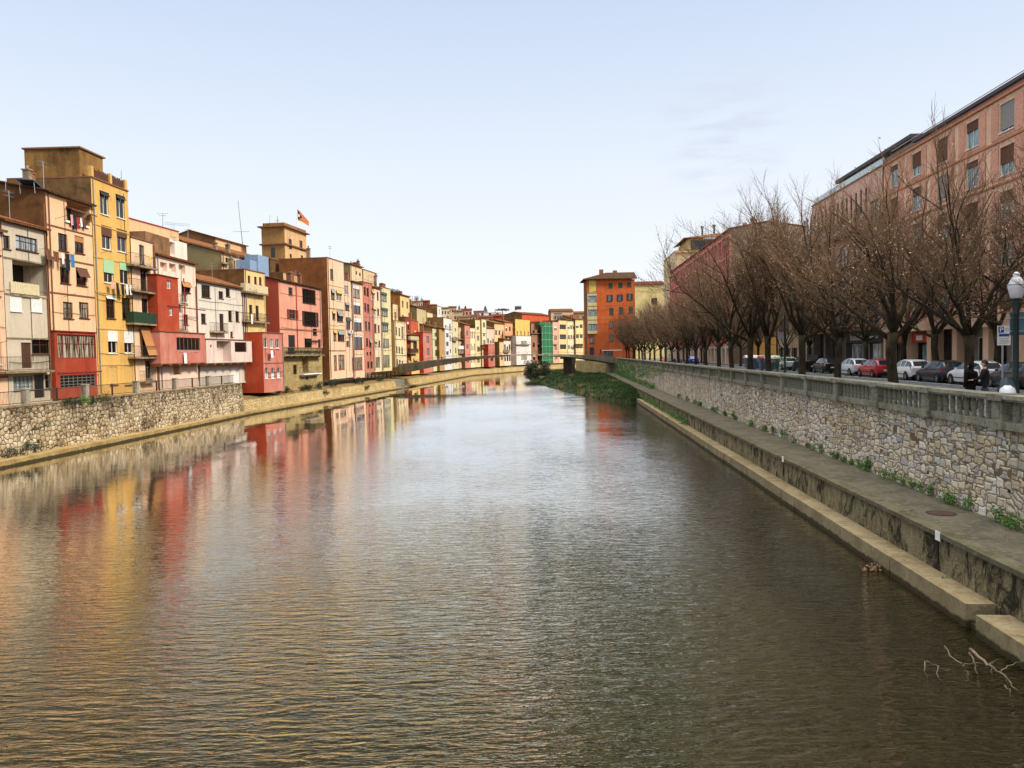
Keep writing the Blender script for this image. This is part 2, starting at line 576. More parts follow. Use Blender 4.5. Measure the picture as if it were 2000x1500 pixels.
def water_mat():
    t = NT('river_water')
    tc = t.n('TexCoord').outputs['Object']
    near = t.n('Mapping', {0: tc, 2: (0, 0, math.radians(-8)), 3: (1.05, 4.1, 1)}).outputs[0]
    fine = t.n('Mapping', {0: tc, 2: (0, 0, math.radians(10)), 3: (1.8, 6.8, 1)}).outputs[0]
    n1 = t.n('TexNoise', {'Vector': near, 'Scale': 1.25, 'Detail': 3.0, 'Roughness': .5, 'Distortion': .6}).outputs[0]
    n2 = t.n('TexNoise', {'Vector': fine, 'Scale': 1.6, 'Detail': 2.0, 'Roughness': .5, 'Distortion': .4}).outputs[0]
    swell = t.noise(t.n('Mapping', {0: tc, 3: (.10, .16, 1)}).outputs[0], 1.0, 2)
    patch = t.noise(t.n('Mapping', {0: tc, 3: (.10, .06, 1)}).outputs[0], 1.0, 4, .6)
    amp = t.ramp(patch, .36, .64, (.45,) * 3, (1.3,) * 3)
    # calm under the banks
    sx = t.n('SeparateXYZ', {0: tc})
    calm = t.n('ValToRGB', {0: t.n('MapRange', {0: sx.outputs[0], 1: -32.0, 2: 4.0, 3: 0.0, 4: 1.0}).outputs[0]})
    e = calm.color_ramp.elements; e.new(.5); e.new(.5)
    for i, (q, g) in enumerate(((.0, .12), (.45, .26), (.74, .62), (1.0, 1.0))): e[i].position = q; e[i].color = (g, g, g, 1)
    calm = calm.outputs[0]
    h = t.math('ADD', t.math('MULTIPLY', t.math('MULTIPLY', n1, n1), 1.7), t.math('MULTIPLY', n2, .55))
    dist = t.n('ValToRGB', {0: t.math('DIVIDE', sx.outputs[1], 160.0)})
    e = dist.color_ramp.elements
    e.new(.5); e.new(.5)
    for i, (q, g) in enumerate(((.05, 1.6), (.21, .36), (.40, .15), (.9, .07))): e[i].position = q; e[i].color = (g / 2, g / 2, g / 2, 1)
    dist = t.math('MULTIPLY', dist.outputs[0], 3.0)
    h = t.math('MULTIPLY', t.math('MULTIPLY', t.math('MULTIPLY', h, amp), calm), dist)
    h = t.math('ADD', h, t.math('MULTIPLY', swell, .45))
    bed = t.noise(t.n('Mapping', {0: tc, 3: (.25, .4, 1)}).outputs[0], 1.0, 5, .6)
    c = t.mix(t.ramp(bed, .35, .68), (.011, .009, .002), (.005, .004, .001))
    nb = t.bump(h, 1.0, WAVE)
    # mid-river normals tilted towards the viewpoint to put a sky reflection there
    wob = t.math('MULTIPLY', t.math('SUBTRACT', t.noise(t.n('Mapping', {0: tc, 3: (.22, .30, 1)}).outputs[0], 1.0, 5, .65), .5), 16.0)
    xm = t.math('SUBTRACT', t.math('ADD', sx.outputs[0], wob), t.math('MULTIPLY', t.math('MAXIMUM', t.math('SUBTRACT', sx.outputs[1], 100.0), 0.0), .07))
    m1 = t.n('MapRange', {0: xm, 1: -27.0, 2: -17.0, 3: 0.0, 4: 1.0}).outputs[0]
    m2 = t.n('MapRange', {0: xm, 1: 4.0, 2: 10.0, 3: 1.0, 4: 0.0}).outputs[0]
    m3 = t.n('MapRange', {0: t.math('ADD', sx.outputs[1], wob), 1: 16.0, 2: 60.0, 3: 0.0, 4: 1.0}).outputs[0]
    m4 = t.n('MapRange', {0: sx.outputs[1], 1: 150.0, 2: 185.0, 3: 1.0, 4: 0.0}).outputs[0]
    lean = t.math('MULTIPLY', t.math('MULTIPLY', t.math('MULTIPLY', m1, m2), t.math('MULTIPLY', m3, m4)), -.045)
    lv = t.n('CombineXYZ', {1: lean}).outputs[0]
    ad = t.n('VectorMath', {0: nb, 1: lv}, operation='ADD').outputs[0]
    nb = t.n('VectorMath', {0: ad}, operation='NORMALIZE').outputs[0]
    fr = t.n('Fresnel', {'IOR': 1.5, 'Normal': nb}).outputs[0]
    dif = t.n('BsdfDiffuse', {'Color': c, 'Normal': nb})
    gl = t.n('BsdfGlossy', {'Color': t.ramp(fr, .08, .40, (.92, .78, .46), (.97, .97, .96)), 'Roughness': .03, 'Normal': nb})
    cv = t.n('ValToRGB', {0: fr})
    el = cv.color_ramp.elements
    for _ in range(4): el.new(.5)
    for i, (q, g) in enumerate(((.05, .02), (.10, .08), (.17, .36), (.28, .76), (.6, .96), (1.0, 1.0))):
        el[i].position = q; el[i].color = (g, g, g, 1)
    mx = t.n('MixShader', {0: cv.outputs[0], 1: dif.outputs[0], 2: gl.outputs[0]})
    t.t.links.new(mx.outputs[0], t.out.inputs[0])
    t.t.nodes.remove(t.b)
    return t.mat


WAVE = 0.042


def ledge_mat(name, a, b):
    """silted concrete with a ragged algae line just above the water"""
    t = NT(name)
    P = t.pos()
    n1 = t.noise(P, .9, 9, .7, .4)
    n2 = t.noise(P, 6, 7, .75)
    n3 = t.noise(t.pos((1, 1, .3)), 2.2, 7, .7)
    c = t.mix(t.ramp(n1, .36, .64), a, b)
    c = t.mix(t.math('MULTIPLY', t.ramp(n2, .50, .66), .7), c, lin('5b4c30'))
    c = t.mix(t.math('MULTIPLY', t.ramp(n2, .60, .74), .8), c, lin('c9bc9a'))
    z = t.n('SeparateXYZ', {0: t.n('TexCoord').outputs['Object']}).outputs[2]
    lvl = t.math('ADD', z, t.math('MULTIPLY', n3, -.25))
    c = t.mix(t.ramp(lvl, -.09, .06), lin('3f361f'), c)
    return t.fin(Base_Color=c, Roughness=.9, Specular_IOR_Level=.25, Normal=t.bump(t.math('ADD', n2, n1), .9, .03))


def setting():
    b = MB()
    b.face([(-70, -60, 0), (130, -60, 0), (130, 420, 0), (-70, 420, 0)])
    tag(b.build('river_water', water_mat()), None, None, None, 'structure')
    b = MB()
    b.face([(-3000, -3000, -1.6), (3000, -3000, -1.6), (3000, 3000, -1.6), (-3000, 3000, -1.6)])
    tag(b.build('ground', concrete('earth', lin('6b5a3c'), lin('4a3d28'), lin('7c6a48'), .05)), None, None, None, 'structure')

    # ----- left bank: low ledge at the water, quay wall, street sheet behind
    W = dense(WATER, 4)
    ledge = ledge_mat('ledge_left', lin('b79f6c'), lin('8e7446'))
    L0 = [(x, y, -1.2) for x, y in W]
    L1 = [(x, y, .42) for x, y in W]
    L2 = [(x, y, .45) for x, y in shift(W, 1.6)]
    strip('left_ledge', [L0, L1, L2], ledge)
    quay = masonry('quay_stone', [lin('a18a66'), lin('cdbb9b'), lin('b39d78'), lin('d9cbb0'), lin('97805e')], lin('3b2a1a'), 2.5, .07, (1, 1, 1.15), .06,
                   lin('2a1c10'), .30, (.54, .70), .75, (1, 1, .6), 'MINKOWSKI', (1.6, 3.7, lin('201510'), .85))
    quay2 = masonry('quay_stone_pale', [lin('b59b68'), lin('d2bd8a'), lin('c0a878')], lin('7c6440'), 2.0, .04, (1, 1, 1.6), .05, lin('6b5a34'), .25, (.5, .75))
    END_Y = 90.0
    near = [p for p in shift(W, .9) if p[1] <= END_Y + 1]
    far = [p for p in shift(W, .9) if p[1] >= END_Y - 3]
    top = 3.62
    nb = [V((x, y, 0)) for x, y in near]
    root = empty('quay_wall', nb[3], 'tall pale rubble quay wall with dark joints under the railing', 'wall')
    lean = [(V((x, y, 0)) - V((0.35, 0, 0))) for x, y in near]
    rows = [[(p.x, p.y, .2) for p in nb], [(p.x, p.y, top) for p in lean]]
    strip('stone_face', rows, quay, None, parent=root)
    b = MB()
    for p, q in zip(lean, lean[1:]):
        b.box(p + V((-.5, 0, top)), V((.56, 0, 0)), q - p, V((0, 0, .14)))
    b.build('coping', concrete('quay_coping', lin('a08f70'), lin('7b684c'), lin('4f402e')), root)
    b = MB()
    q = lean[-1]
    b.box(q + V((-4.2, -.6, 0)), V((4.25, 0, 0)), V((0, .62, 0)), V((0, 0, top + .13)))
    b.build('end_face', quay, root)
    street = concrete('street_left', lin('97846a'), lin('75634c'), lin('5b4c3a'))
    rows = [[(p.x - .05, p.y, top - .01) for p in lean], [(x, y, top - .01) for x, y in shift(near, 60)]]
    strip('left_street', rows, street)
    # further on a lower stone bank and an earth terrace under the houses
    fb = [V((x, y, 0)) for x, y in far]
    root = empty('bank_wall', fb[6], 'low pale stone bank wall below the overhanging riverside houses', 'wall')
    strip('stone_face', [[(p.x, p.y, .2) for p in fb], [(p.x - .25, p.y + .05, 1.75) for p in fb]], quay2, None, parent=root)
    terr = concrete('terrace_earth', lin('8d7448'), lin('6c5836'), lin('4d4326'), .5)
    strip('bank_terrace', [[(p.x - .2, p.y + .05, 1.74) for p in fb], [(x, y, 2.0) for x, y in shift(far, 2.0)], [(x, y, 2.0) for x, y in shift(far, 80)]], terr)
    # higher stone quay part further along, seen beneath the bridge
    # hill rising behind the old town
    b = MB()
    nx_, ny_ = 26, 22
    for j in range(ny_):
        for i in range(nx_):
            x = -330 + i * 17
            y = 240 + j * 20
            d = max(0, (y - 330) * .14 + (-x - 30) * .10)
            fx = 1e9
            for (xa, ya), (xb, yb) in zip(FACADE, FACADE[1:]):
                if ya <= y + max(0, x + 20) * .9 <= yb: fx = xa + (xb - xa) * (y + max(0, x + 20) * .9 - ya) / (yb - ya)
            z = -4 if x > fx - 9 and fx < 1e8 else 2.5 + min(17 + max(0, -x - 60) * .08, d) * min(1, max(0, (y - 250) / 60 + max(0, (-x - 60) / 60))) + 1.2 * math.sin(x * .07) + 1.2 * math.sin(y * .05)
            b.v.append((x, y + max(0, x + 20) * .9, z))
    for j in range(ny_ - 1):
        for i in range(nx_ - 1):
            a = j * nx_ + i
            b.f.append((a, a + 1, a + nx_ + 1, a + nx_)); b.m.append(0)
    tag(b.build('hill', concrete('hill_scrub', lin('6b6a44'), lin('3f4628'), lin('8a7a58'), .08), smooth=True), None, None, None, 'structure')

    # ----- right bank
    T0, T1 = -12, 182
    ts = [T0 + (T1 - T0) * i / 60 for i in range(61)]
    asph = concrete('asphalt', lin('5d6266'), lin('4b4f53'), lin('6c7074'), .7, (1, 1, 1), .006)
    pave = concrete('pavement', lin('8e8f8c'), lin('737572'), lin('666662'), 1.2, (1, 1, 1), .006)
    strip('road', [[PT(15.9, t, 4.22) for t in ts], [PT(26.1, t, 4.22) for t in ts]], asph)
    b = MB()
    for p0, p1 in ((12.45, 16.0), (26.0, 29.3)):
        for t, t2 in ((T0, 60), (60, 120), (120, T1)):
            b.box(PT(p0, t, 3.9), NX * (p1 - p0), AX * (t2 - t), V((0, 0, .45)))
    tag(b.build('pavement', pave), None, None, None, 'structure')
    strip('right_ground', [[PT(29.2, t, 4.2) for t in ts], [PT(300, t, 4.2) for t in ts]], pave)
    b = MB()
    b.face([(27.6, 177.2, 4.2), (300, 177.2, 4.2), (300, 420, 4.2), (90, 420, 4.2), (70.2, 300, 4.2), (34.2, 260, 4.2), (18.2, 215, 4.2), (18.4, 190, 4.2)])
    tag(b.build('far_ground', pave), None, None, None, 'structure')
    # kerbside parking line
    b = MB()
    b.face([PT(23.75, T0, 4.224), PT(23.87, T0, 4.224), PT(23.87, T1, 4.224), PT(23.75, T1, 4.224)])
    tag(b.build('road_marking', plain('road_white', lin('b9bbb8'), .8, var=.3)), None, None, None, 'structure')

    rub = masonry('rubble_stone', [lin('c2b39c'), lin('ece0c8'), lin('d8c4a0'), lin('f4ecdc'), lin('c8c4ba'), lin('d8bf9c'), lin('b4b6b2')], lin('6d5b44'), 2.35, .05, (1, 1, 1.75), .05,
                  lin('8a7452'), .45, (.54, .80), metric='CHEBYCHEV', top=(2.2, 4.4, lin('4a4a30'), .5))
    root = empty('embankment_wall', PT(12.3, 30, 1.6), 'long pale rubble stone wall carrying the balustrade above the walkway', 'wall')
    strip('stone_face', [[PT(12.3, t, 1.55) for t in ts], [PT(12.36, t, 4.26) for t in ts]], rub, None, parent=root)
    b = MB()
    hole = MB()
    t = 17.0
    while t < 120:
        z = 2.3 + RN.uniform(-.25, .3)
        hole.tube([PT(12.29, t, z), PT(12.36, t, z)], .05, 8)
        t += RN.uniform(3.2, 6.5)
    hole.build('weep_hole', M['iron'], root)
    walk = concrete('walkway_concrete', lin('70695a'), lin('4f4d40'), lin('8a7d62'), .8, (1, 1, 1), .012)
    strip('walkway', [[PT(10.1, t, 1.6) for t in ts], [PT(11.2, t, 1.61) for t in ts], [PT(12.34, t, 1.6) for t in ts]], walk)
    t = NT('walkway_wall_render')
    n1 = t.noise(t.pos((1, 1, .55)), 1.7, 9, .75, .8)
    n2 = t.noise(t.pos((1, 1, .2)), 4.5, 6, .7)
    n3 = t.noise(t.pos((1, 1, .8)), 3.2, 8, .75, .6)
    n4 = t.noise(t.pos(), 16, 5, .7)
    c = t.mix(t.ramp(n3, .38, .66), lin('958866'), lin('6b6147'))
    c = t.mix(t.ramp(n4, .52, .70), c, lin('b0a486'))
    c = t.mix(t.math('MULTIPLY', t.ramp(n1, .47, .58), .92), c, lin('1f1c14'))
    c = t.mix(t.math('MULTIPLY', t.ramp(n2, .55, .68), .7), c, lin('33301d'))
    old = t.fin(Base_Color=c, Roughness=.95, Specular_IOR_Level=.2, Normal=t.bump(t.math('ADD', n3, n4), 1.0, .06))
    root = empty('walkway_wall', PT(10.1, 30, .5), 'dark mossy stained retaining wall under the riverside walkway', 'wall')
    strip('stone_face', [[PT(10.02, t, .3) for t in ts], [PT(10.08, t, 1.50) for t in ts]], old, None, parent=root)
    b = MB()
    for k in range(60):
        t, t2 = ts[k], ts[k + 1]
        b.box(PT(9.98, t, 1.49), NX * .42, AX * (t2 - t - .015), V((0, 0, .125)))
    b.build('coping', concrete('mossy_coping', lin('6f6a55'), lin('47442f'), lin('86795c'), 1.1, (1, 1, 1), .015), root)
    # lower ledge: long blocks of concrete with one gap
    led = ledge_mat('ledge_right', lin('a39473'), lin('807050'))
    gap = t_at(1917, 9.7, 1190)
    edges = [(-12, gap - .55), (gap + .0, gap + 4.2)]
    t = gap + 4.2
    while t < 99:
        edges.append((t, min(t + 4.6, 99.5))); t += 4.6
    b = MB()
    for k, (a, c) in enumerate(edges):
        hi = .50 if k == 0 else .56
        w0 = 9.28 if k == 0 else 9.34 + RN.uniform(-.02, .02)
        b.box(PT(w0, a + .012, -1.2), NX * (10.06 - w0), AX * (c - a - .024), V((0, 0, 1.2 + hi)))
    b.box(PT(9.45, gap - .6, -1.2), NX * .6, AX * .7, V((0, 0, 1.32)))
    root = b.build('right_ledge', led)
    tag(root, None, None, None, 'structure')
    # balustrade
    bal_m = concrete('balustrade_stone', lin('a09d8a'), lin('6f6c5a'), lin('36342a'), 1.6, (1, 1, .5), .012)
    bal_c = concrete('balustrade_cap', lin('aaa692'), lin('838070'), lin('4b493c'), 1.3, (1, 1, 1), .012)
    root = empty('balustrade', PT(12.5, 21.6, 4.25), 'grey weathered stone balustrade with thick piers along the street edge', 'balustrade')
    b = MB()
    for t in range(-12, 178, 10):
        b.box(PT(12.26, t, 4.25), NX * .46, AX * min(10, 178 - t), V((0, 0, .21)))
    b.build('plinth', bal_m, root)
    b = MB()
    n0 = 60
    for k in range(n0):
        t, t2 = -12 + 190 * k / n0, -12 + 190 * (k + 1) / n0
        for p, w_, z, h in ((12.24, .50, 5.05, .06), (12.18, .62, 5.11, .11)):
            b.box(PT(p, t, z), NX * w_, AX * (t2 - t), V((0, 0, h)))
    b.build('top_rail', bal_c, root)
    prof = [(.085, 0), (.085, .05), (.065, .06), (.078, .10), (.078, .13), (.062, .14), (.085, .30), (.080, .42), (.062, .52), (.075, .53), (.075, .56), (.062, .57), (.085, .60)]
    simple = [(.085, 0), (.07, .06), (.085, .28), (.065, .5), (.085, .6)]
    tP = t_at(1952, 12.3, 800) - 4.3 * 4
    near_b, mass = [], MB()
    base_me = None
    while tP < 177:
        b = MB()
        b.box(PT(12.16, tP - .32, 4.24), NX * .64, AX * .64, V((0, 0, .235)))
        b.box(PT(12.22, tP - .26, 4.475), NX * .54, AX * .52, V((0, 0, .575)))
        b.box(PT(12.202, tP - .15, 4.58), NX * .02, AX * .30, V((0, 0, .36)))
        b.box(PT(12.13, tP - .34, 5.052), NX * .72, AX * .68, V((0, 0, .18)))
        b.build('pier', bal_m, root)
        for j in range(9):
            t = tP + .26 + (4.3 - .52) * (j + .5) / 9
            if 17.0 < t < 57: near_b.append(t)
            elif t > 14: mass.lathe(PT(12.49, t, 4.45), simple, 6)
            elif t > 12: mass.lathe(PT(12.49, t, 4.45), simple, 8)
        tP += 4.3
    for t in near_b[:100]:
        if base_me is None:
            b = MB(); b.lathe((0, 0, 0), prof, 12)
            o = b.build('baluster', bal_m, None, smooth=True)
            base_me = o
        else:
            o = base_me.copy(); COL.objects.link(o)
        o.parent = root
        o.location = PT(12.49, t, 4.455) - ORG[root.name]
    for t in near_b[100:]: mass.lathe(PT(12.49, t, 4.45), simple, 6)
    o = mass.build('baluster', bal_m, root, smooth=True)
    o['kind'] = 'stuff'
    # the bank below the far street beyond the bridge
    b = MB()
    pts = [(27.5, 177), (18.2, 190), (18.0, 215), (34, 260), (70, 300)]
    for (x0, y0), (x1, y1) in zip(pts, pts[1:]):
        b.face([(x0, y0, -.5), (x1, y1, -.5), (x1, y1, 4.3), (x0, y0, 4.3)])
    tag(b.build('far_embankment', quay2), 'stone embankment wall below the orange building beyond the bridge', 'wall')


def railing_fence():
    """iron railing with pale concrete posts on the left quay wall"""
    W = dense(WATER, 2)
    line = [(x - .58, y) for x, y in shift(W, .9)]
    root = empty('quay_railing', (-33.4, 60, 3.75), 'dark iron railing with pale concrete posts on top of the quay wall', 'railing')
    spots = [meet(line, px, 760) for px in (-70, 49, 166, 266, 342, 407, 458)]
    conc = concrete('post_concrete', lin('b5ad9c'), lin('8d8472'), lin('5f5646'), 1.4)
    z = 3.755
    for k, p in enumerate(spots):
        if k < 6:
            b = MB()
            b.box(p + V((-.2, -.22, z)), (.4, 0, 0), (0, .44, 0), (0, 0, 1.0))
            b.box(p + V((-.24, -.26, z + 1.0)), (.48, 0, 0), (0, .52, 0), (0, 0, .07))
            b.build('post', conc, root)
    for p, q in zip(spots, spots[1:]):
        d = (q - p); L = d.length; d.normalize()
        b = MB()
        for h in (.1, .92):
            b.tube([p + V((0, 0, z + h)), q + V((0, 0, z + h))], .025, 4)
        k = .3
        while k < L - .2:
            b.tube([p + d * k + V((0, 0, z + .1)), p + d * k + V((0, 0, z + .92))], .011, 4)
            k += .13
        n = max(1, int(L / 3.2))
        for i in range(1, n):
            c = p + d * (L * i / n)
            b.box(c + V((-.05, -.05, z)), (.1, 0, 0), (0, .1, 0), (0, 0, .97))
        b.build('rail_panel', M['iron_rust'], root)


def bridge():
    a = at_y(790, 709, 152); c = at_y(1204, 697, 177.5)
    a.z, c.z = 4.85, 5.35
    d = V((c.x - a.x, c.y - a.y, 0)); L = d.length; d.normalize()
    nrm = V((d.y, -d.x, 0))                      # towards the camera
    root = empty('footbridge', (a + c) / 2, 'low arched concrete footbridge crossing the river in the distance', 'bridge')
    conc = concrete('bridge_concrete', lin('9c9788'), lin('757062'), lin('4a4636'), .8, (1, 1, .3))
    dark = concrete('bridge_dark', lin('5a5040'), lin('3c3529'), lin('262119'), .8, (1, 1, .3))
    Wd = 3.6
    N = 24
    def top(u): return (4.85 + (5.35 - 4.85) * u) + 1.25 * (1 - (2 * u - 1) ** 2)
    def low(u):
        k = abs(2 * u - 1.06)
        return top(u) - .24 - 1.45 * max(0, min(1, k)) ** 1.7
    b = MB()
    for i in range(N):
        u, v = i / N, (i + 1) / N
        p, q = V((a.x, a.y, 0)) + d * (L * u), V((a.x, a.y, 0)) + d * (L * v)
        P = [p + V((0, 0, low(u))), q + V((0, 0, low(v))), q + V((0, 0, top(v))), p + V((0, 0, top(u)))]
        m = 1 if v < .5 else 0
        b.face(P, m)
        b.face([x - nrm * Wd for x in reversed(P)], m)
        b.face([P[3], P[2], P[2] - nrm * Wd, P[3] - nrm * Wd], m)
        b.face([P[1], P[0], P[0] - nrm * Wd, P[1] - nrm * Wd], m)
    p = V((a.x, a.y, 0))
    b.face([p + V((0, 0, low(0))), p + V((0, 0, top(0))), p - nrm * Wd + V((0, 0, top(0))), p - nrm * Wd + V((0, 0, low(0)))], 0)
    b.build('arch_deck', [conc, dark], root)
    for side in (0.06, Wd - .06):
        b = MB()
        prev = None
        for i in range(N + 1):
            u = i / N
            p = V((a.x, a.y, 0)) + d * (L * u) - nrm * side + V((0, 0, top(u)))
            b.tube([p, p + V((0, 0, .5))], .012, 4)
            if prev is not None:
                b.tube([prev + V((0, 0, .5)), p + V((0, 0, .5))], .018, 4)
            prev = p
        b.build('handrail', M['iron_rust'], root)
    for u in (.772,):
        p = V((a.x, a.y, 0)) + d * (L * u) - nrm * Wd
        b = MB()
        b.box(p - d * .45 + V((0, 0, -1)), d * .9, nrm * Wd * .96, V((0, 0, 1 + low(u) + .2)))
        b.build('pier', dark, root)
    for e, u in ((a, -1), (c, 1)):
        b = MB()
        p = V((e.x, e.y, 0)) - nrm * (Wd + .5)
        b.box(p + V((0, 0, -1)) - (d * 5 if u < 0 else d * -.0), d * (4.9 if u < 0 else 3), nrm * (Wd + .45), V((0, 0, 1 + (e.z - .3 if u > 0 else 1.9))))
        b.build('abutment', conc, root)
    return a, d, L, nrm, top
# ------------------------------------------------------------------- houses
CLUTTER = False


class Face:
    """a vertical facade: origin O at z=0, e along it (left to right as seen), n outward"""
    def __init__(s, P0, P1):
        s.O = V((P0.x, P0.y, 0)); q = V((P1.x, P1.y, 0))
        s.W = (q - s.O).length
        s.e = (q - s.O).normalized()
        s.n = V((s.e.y, -s.e.x, 0))

    def pt(s, a, z, d=0.0):
        return s.O + s.e * a + s.n * d + V((0, 0, z))

    def px(s, x, y, d=0.0):
        r_ = ray(x, y)
        k = (s.O + s.n * d - EYE).dot(s.n) / r_.dot(s.n)
        p = EYE + r_ * k
        return (p - s.O).dot(s.e), p.z

    def rect(s, cx, cy, w, h, d=0.0):
        a0, _ = s.px(cx - w / 2, cy, d); a1, _ = s.px(cx + w / 2, cy, d)
        _, z1 = s.px(cx, cy - h / 2, d); _, z0 = s.px(cx, cy + h / 2, d)
        return a0, a1, z0, z1


def fbox(b, F_, s0, s1, z0, z1, d0, d1, m=0):
    b.box(F_.pt(s0, z0, d0), F_.e * (s1 - s0), F_.n * (d1 - d0), V((0, 0, z1 - z0)), m)


def holed(b, F_, s0, s1, z0, z1, holes, d=0.0, m=0, mr=None, deep=0):
    """a facade sheet with rectangular openings, each with its reveal"""
    mr = m if mr is None else mr
    H = []
    for h in holes:
        a0, a1, c0, c1, dep = h
        a0, a1, c0, c1 = max(a0, s0 + .05), min(a1, s1 - .05), max(c0, z0 + .02), min(c1, z1 - .05)
        if a1 - a0 > .1 and c1 - c0 > .1: H.append((a0, a1, c0, c1, dep))
    xs = sorted({s0, s1, *[h[0] for h in H], *[h[1] for h in H]})
    zs = sorted({z0, z1, *[h[2] for h in H], *[h[3] for h in H]})
    for z, zz in zip(zs, zs[1:]):
        run = None
        for x, xx in zip(xs, xs[1:]):
            c = ((x + xx) / 2, (z + zz) / 2)
            inside = any(h[0] < c[0] < h[1] and h[2] < c[1] < h[3] for h in H)
            if inside:
                if run is not None:
                    b.face([F_.pt(run, z, d), F_.pt(x, z, d), F_.pt(x, zz, d), F_.pt(run, zz, d)], m)
                    run = None
            elif run is None: run = x
        if run is not None:
            b.face([F_.pt(run, z, d), F_.pt(s1, z, d), F_.pt(s1, zz, d), F_.pt(run, zz, d)], m)
    for a0, a1, c0, c1, dep in H:
        i = d - dep
        b.face([F_.pt(a0, c0, d), F_.pt(a0, c1, d), F_.pt(a0, c1, i), F_.pt(a0, c0, i)], mr)
        b.face([F_.pt(a1, c0, i), F_.pt(a1, c1, i), F_.pt(a1, c1, d), F_.pt(a1, c0, d)], mr)
        b.face([F_.pt(a0, c1, d), F_.pt(a1, c1, d), F_.pt(a1, c1, i), F_.pt(a0, c1, i)], mr)
        b.face([F_.pt(a0, c0, i), F_.pt(a1, c0, i), F_.pt(a1, c0, d), F_.pt(a0, c0, d)], mr)
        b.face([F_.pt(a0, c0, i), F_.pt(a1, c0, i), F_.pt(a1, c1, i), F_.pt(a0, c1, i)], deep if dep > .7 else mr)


STY = {  # frame, pane, lights across, lights up
    'br': ('frame_brown', 'glass_curtain', 2, 2), 'bd': ('frame_brown', 'glass_dark', 2, 2),
    'wh': ('frame_white', 'glass_curtain', 2, 1), 'wd': ('frame_white', 'glass_dark', 2, 1), 'dk': ('frame_dark', 'glass_dark', 2, 1),
    'gy': ('frame_grey', 'glass_dark', 2, 2), 'rd': ('frame_red', 'glass_curtain', 2, 2), 'rb': ('frame_red', 'glass_dark', 2, 1),
    'gn': ('frame_green', 'glass_curtain', 2, 1), 'tl': ('frame_teal', 'glass_pale', 3, 1), 'tn': ('frame_tan', 'glass_dark', 2, 2),
    'b1': ('frame_brown', 'glass_dark', 1, 1), 'b4': ('frame_brown', 'glass_pale', 4, 2), 'r6': ('frame_red', 'glass_curtain', 7, 2),
    'g6': ('frame_grey', 'glass_dark', 6, 1), 'g8': ('frame_grey', 'glass_dark', 7, 1), 'w1': ('frame_white', 'glass_dark', 1, 1), 'w2': ('frame_white', 'glass_pale', 1, 2),
    'gl': ('frame_grey', 'glass_pale', 5, 4), 'gd': ('frame_grey', 'glass_dark', 8, 4), 'w4': ('frame_white', 'glass_curtain', 4, 1), 'wg': ('frame_white', 'glass_curtain', 5, 1),
    'k4': ('frame_dark', 'glass_dark', 4, 1), 'kw': ('frame_dark', 'glass_curtain', 2, 1), 'rw': ('frame_red', 'glass_curtain', 6, 1), 'gg': ('frame_green', 'glass_curtain', 3, 1),
    'wt': ('frame_white', 'glass_teal', 2, 1), 'ws': ('frame_white', 'glass_shop', 3, 1), 'ds': ('frame_dark', 'glass_shop', 3, 1), 'kg': ('frame_dark', 'glass_teal', 2, 1),
}


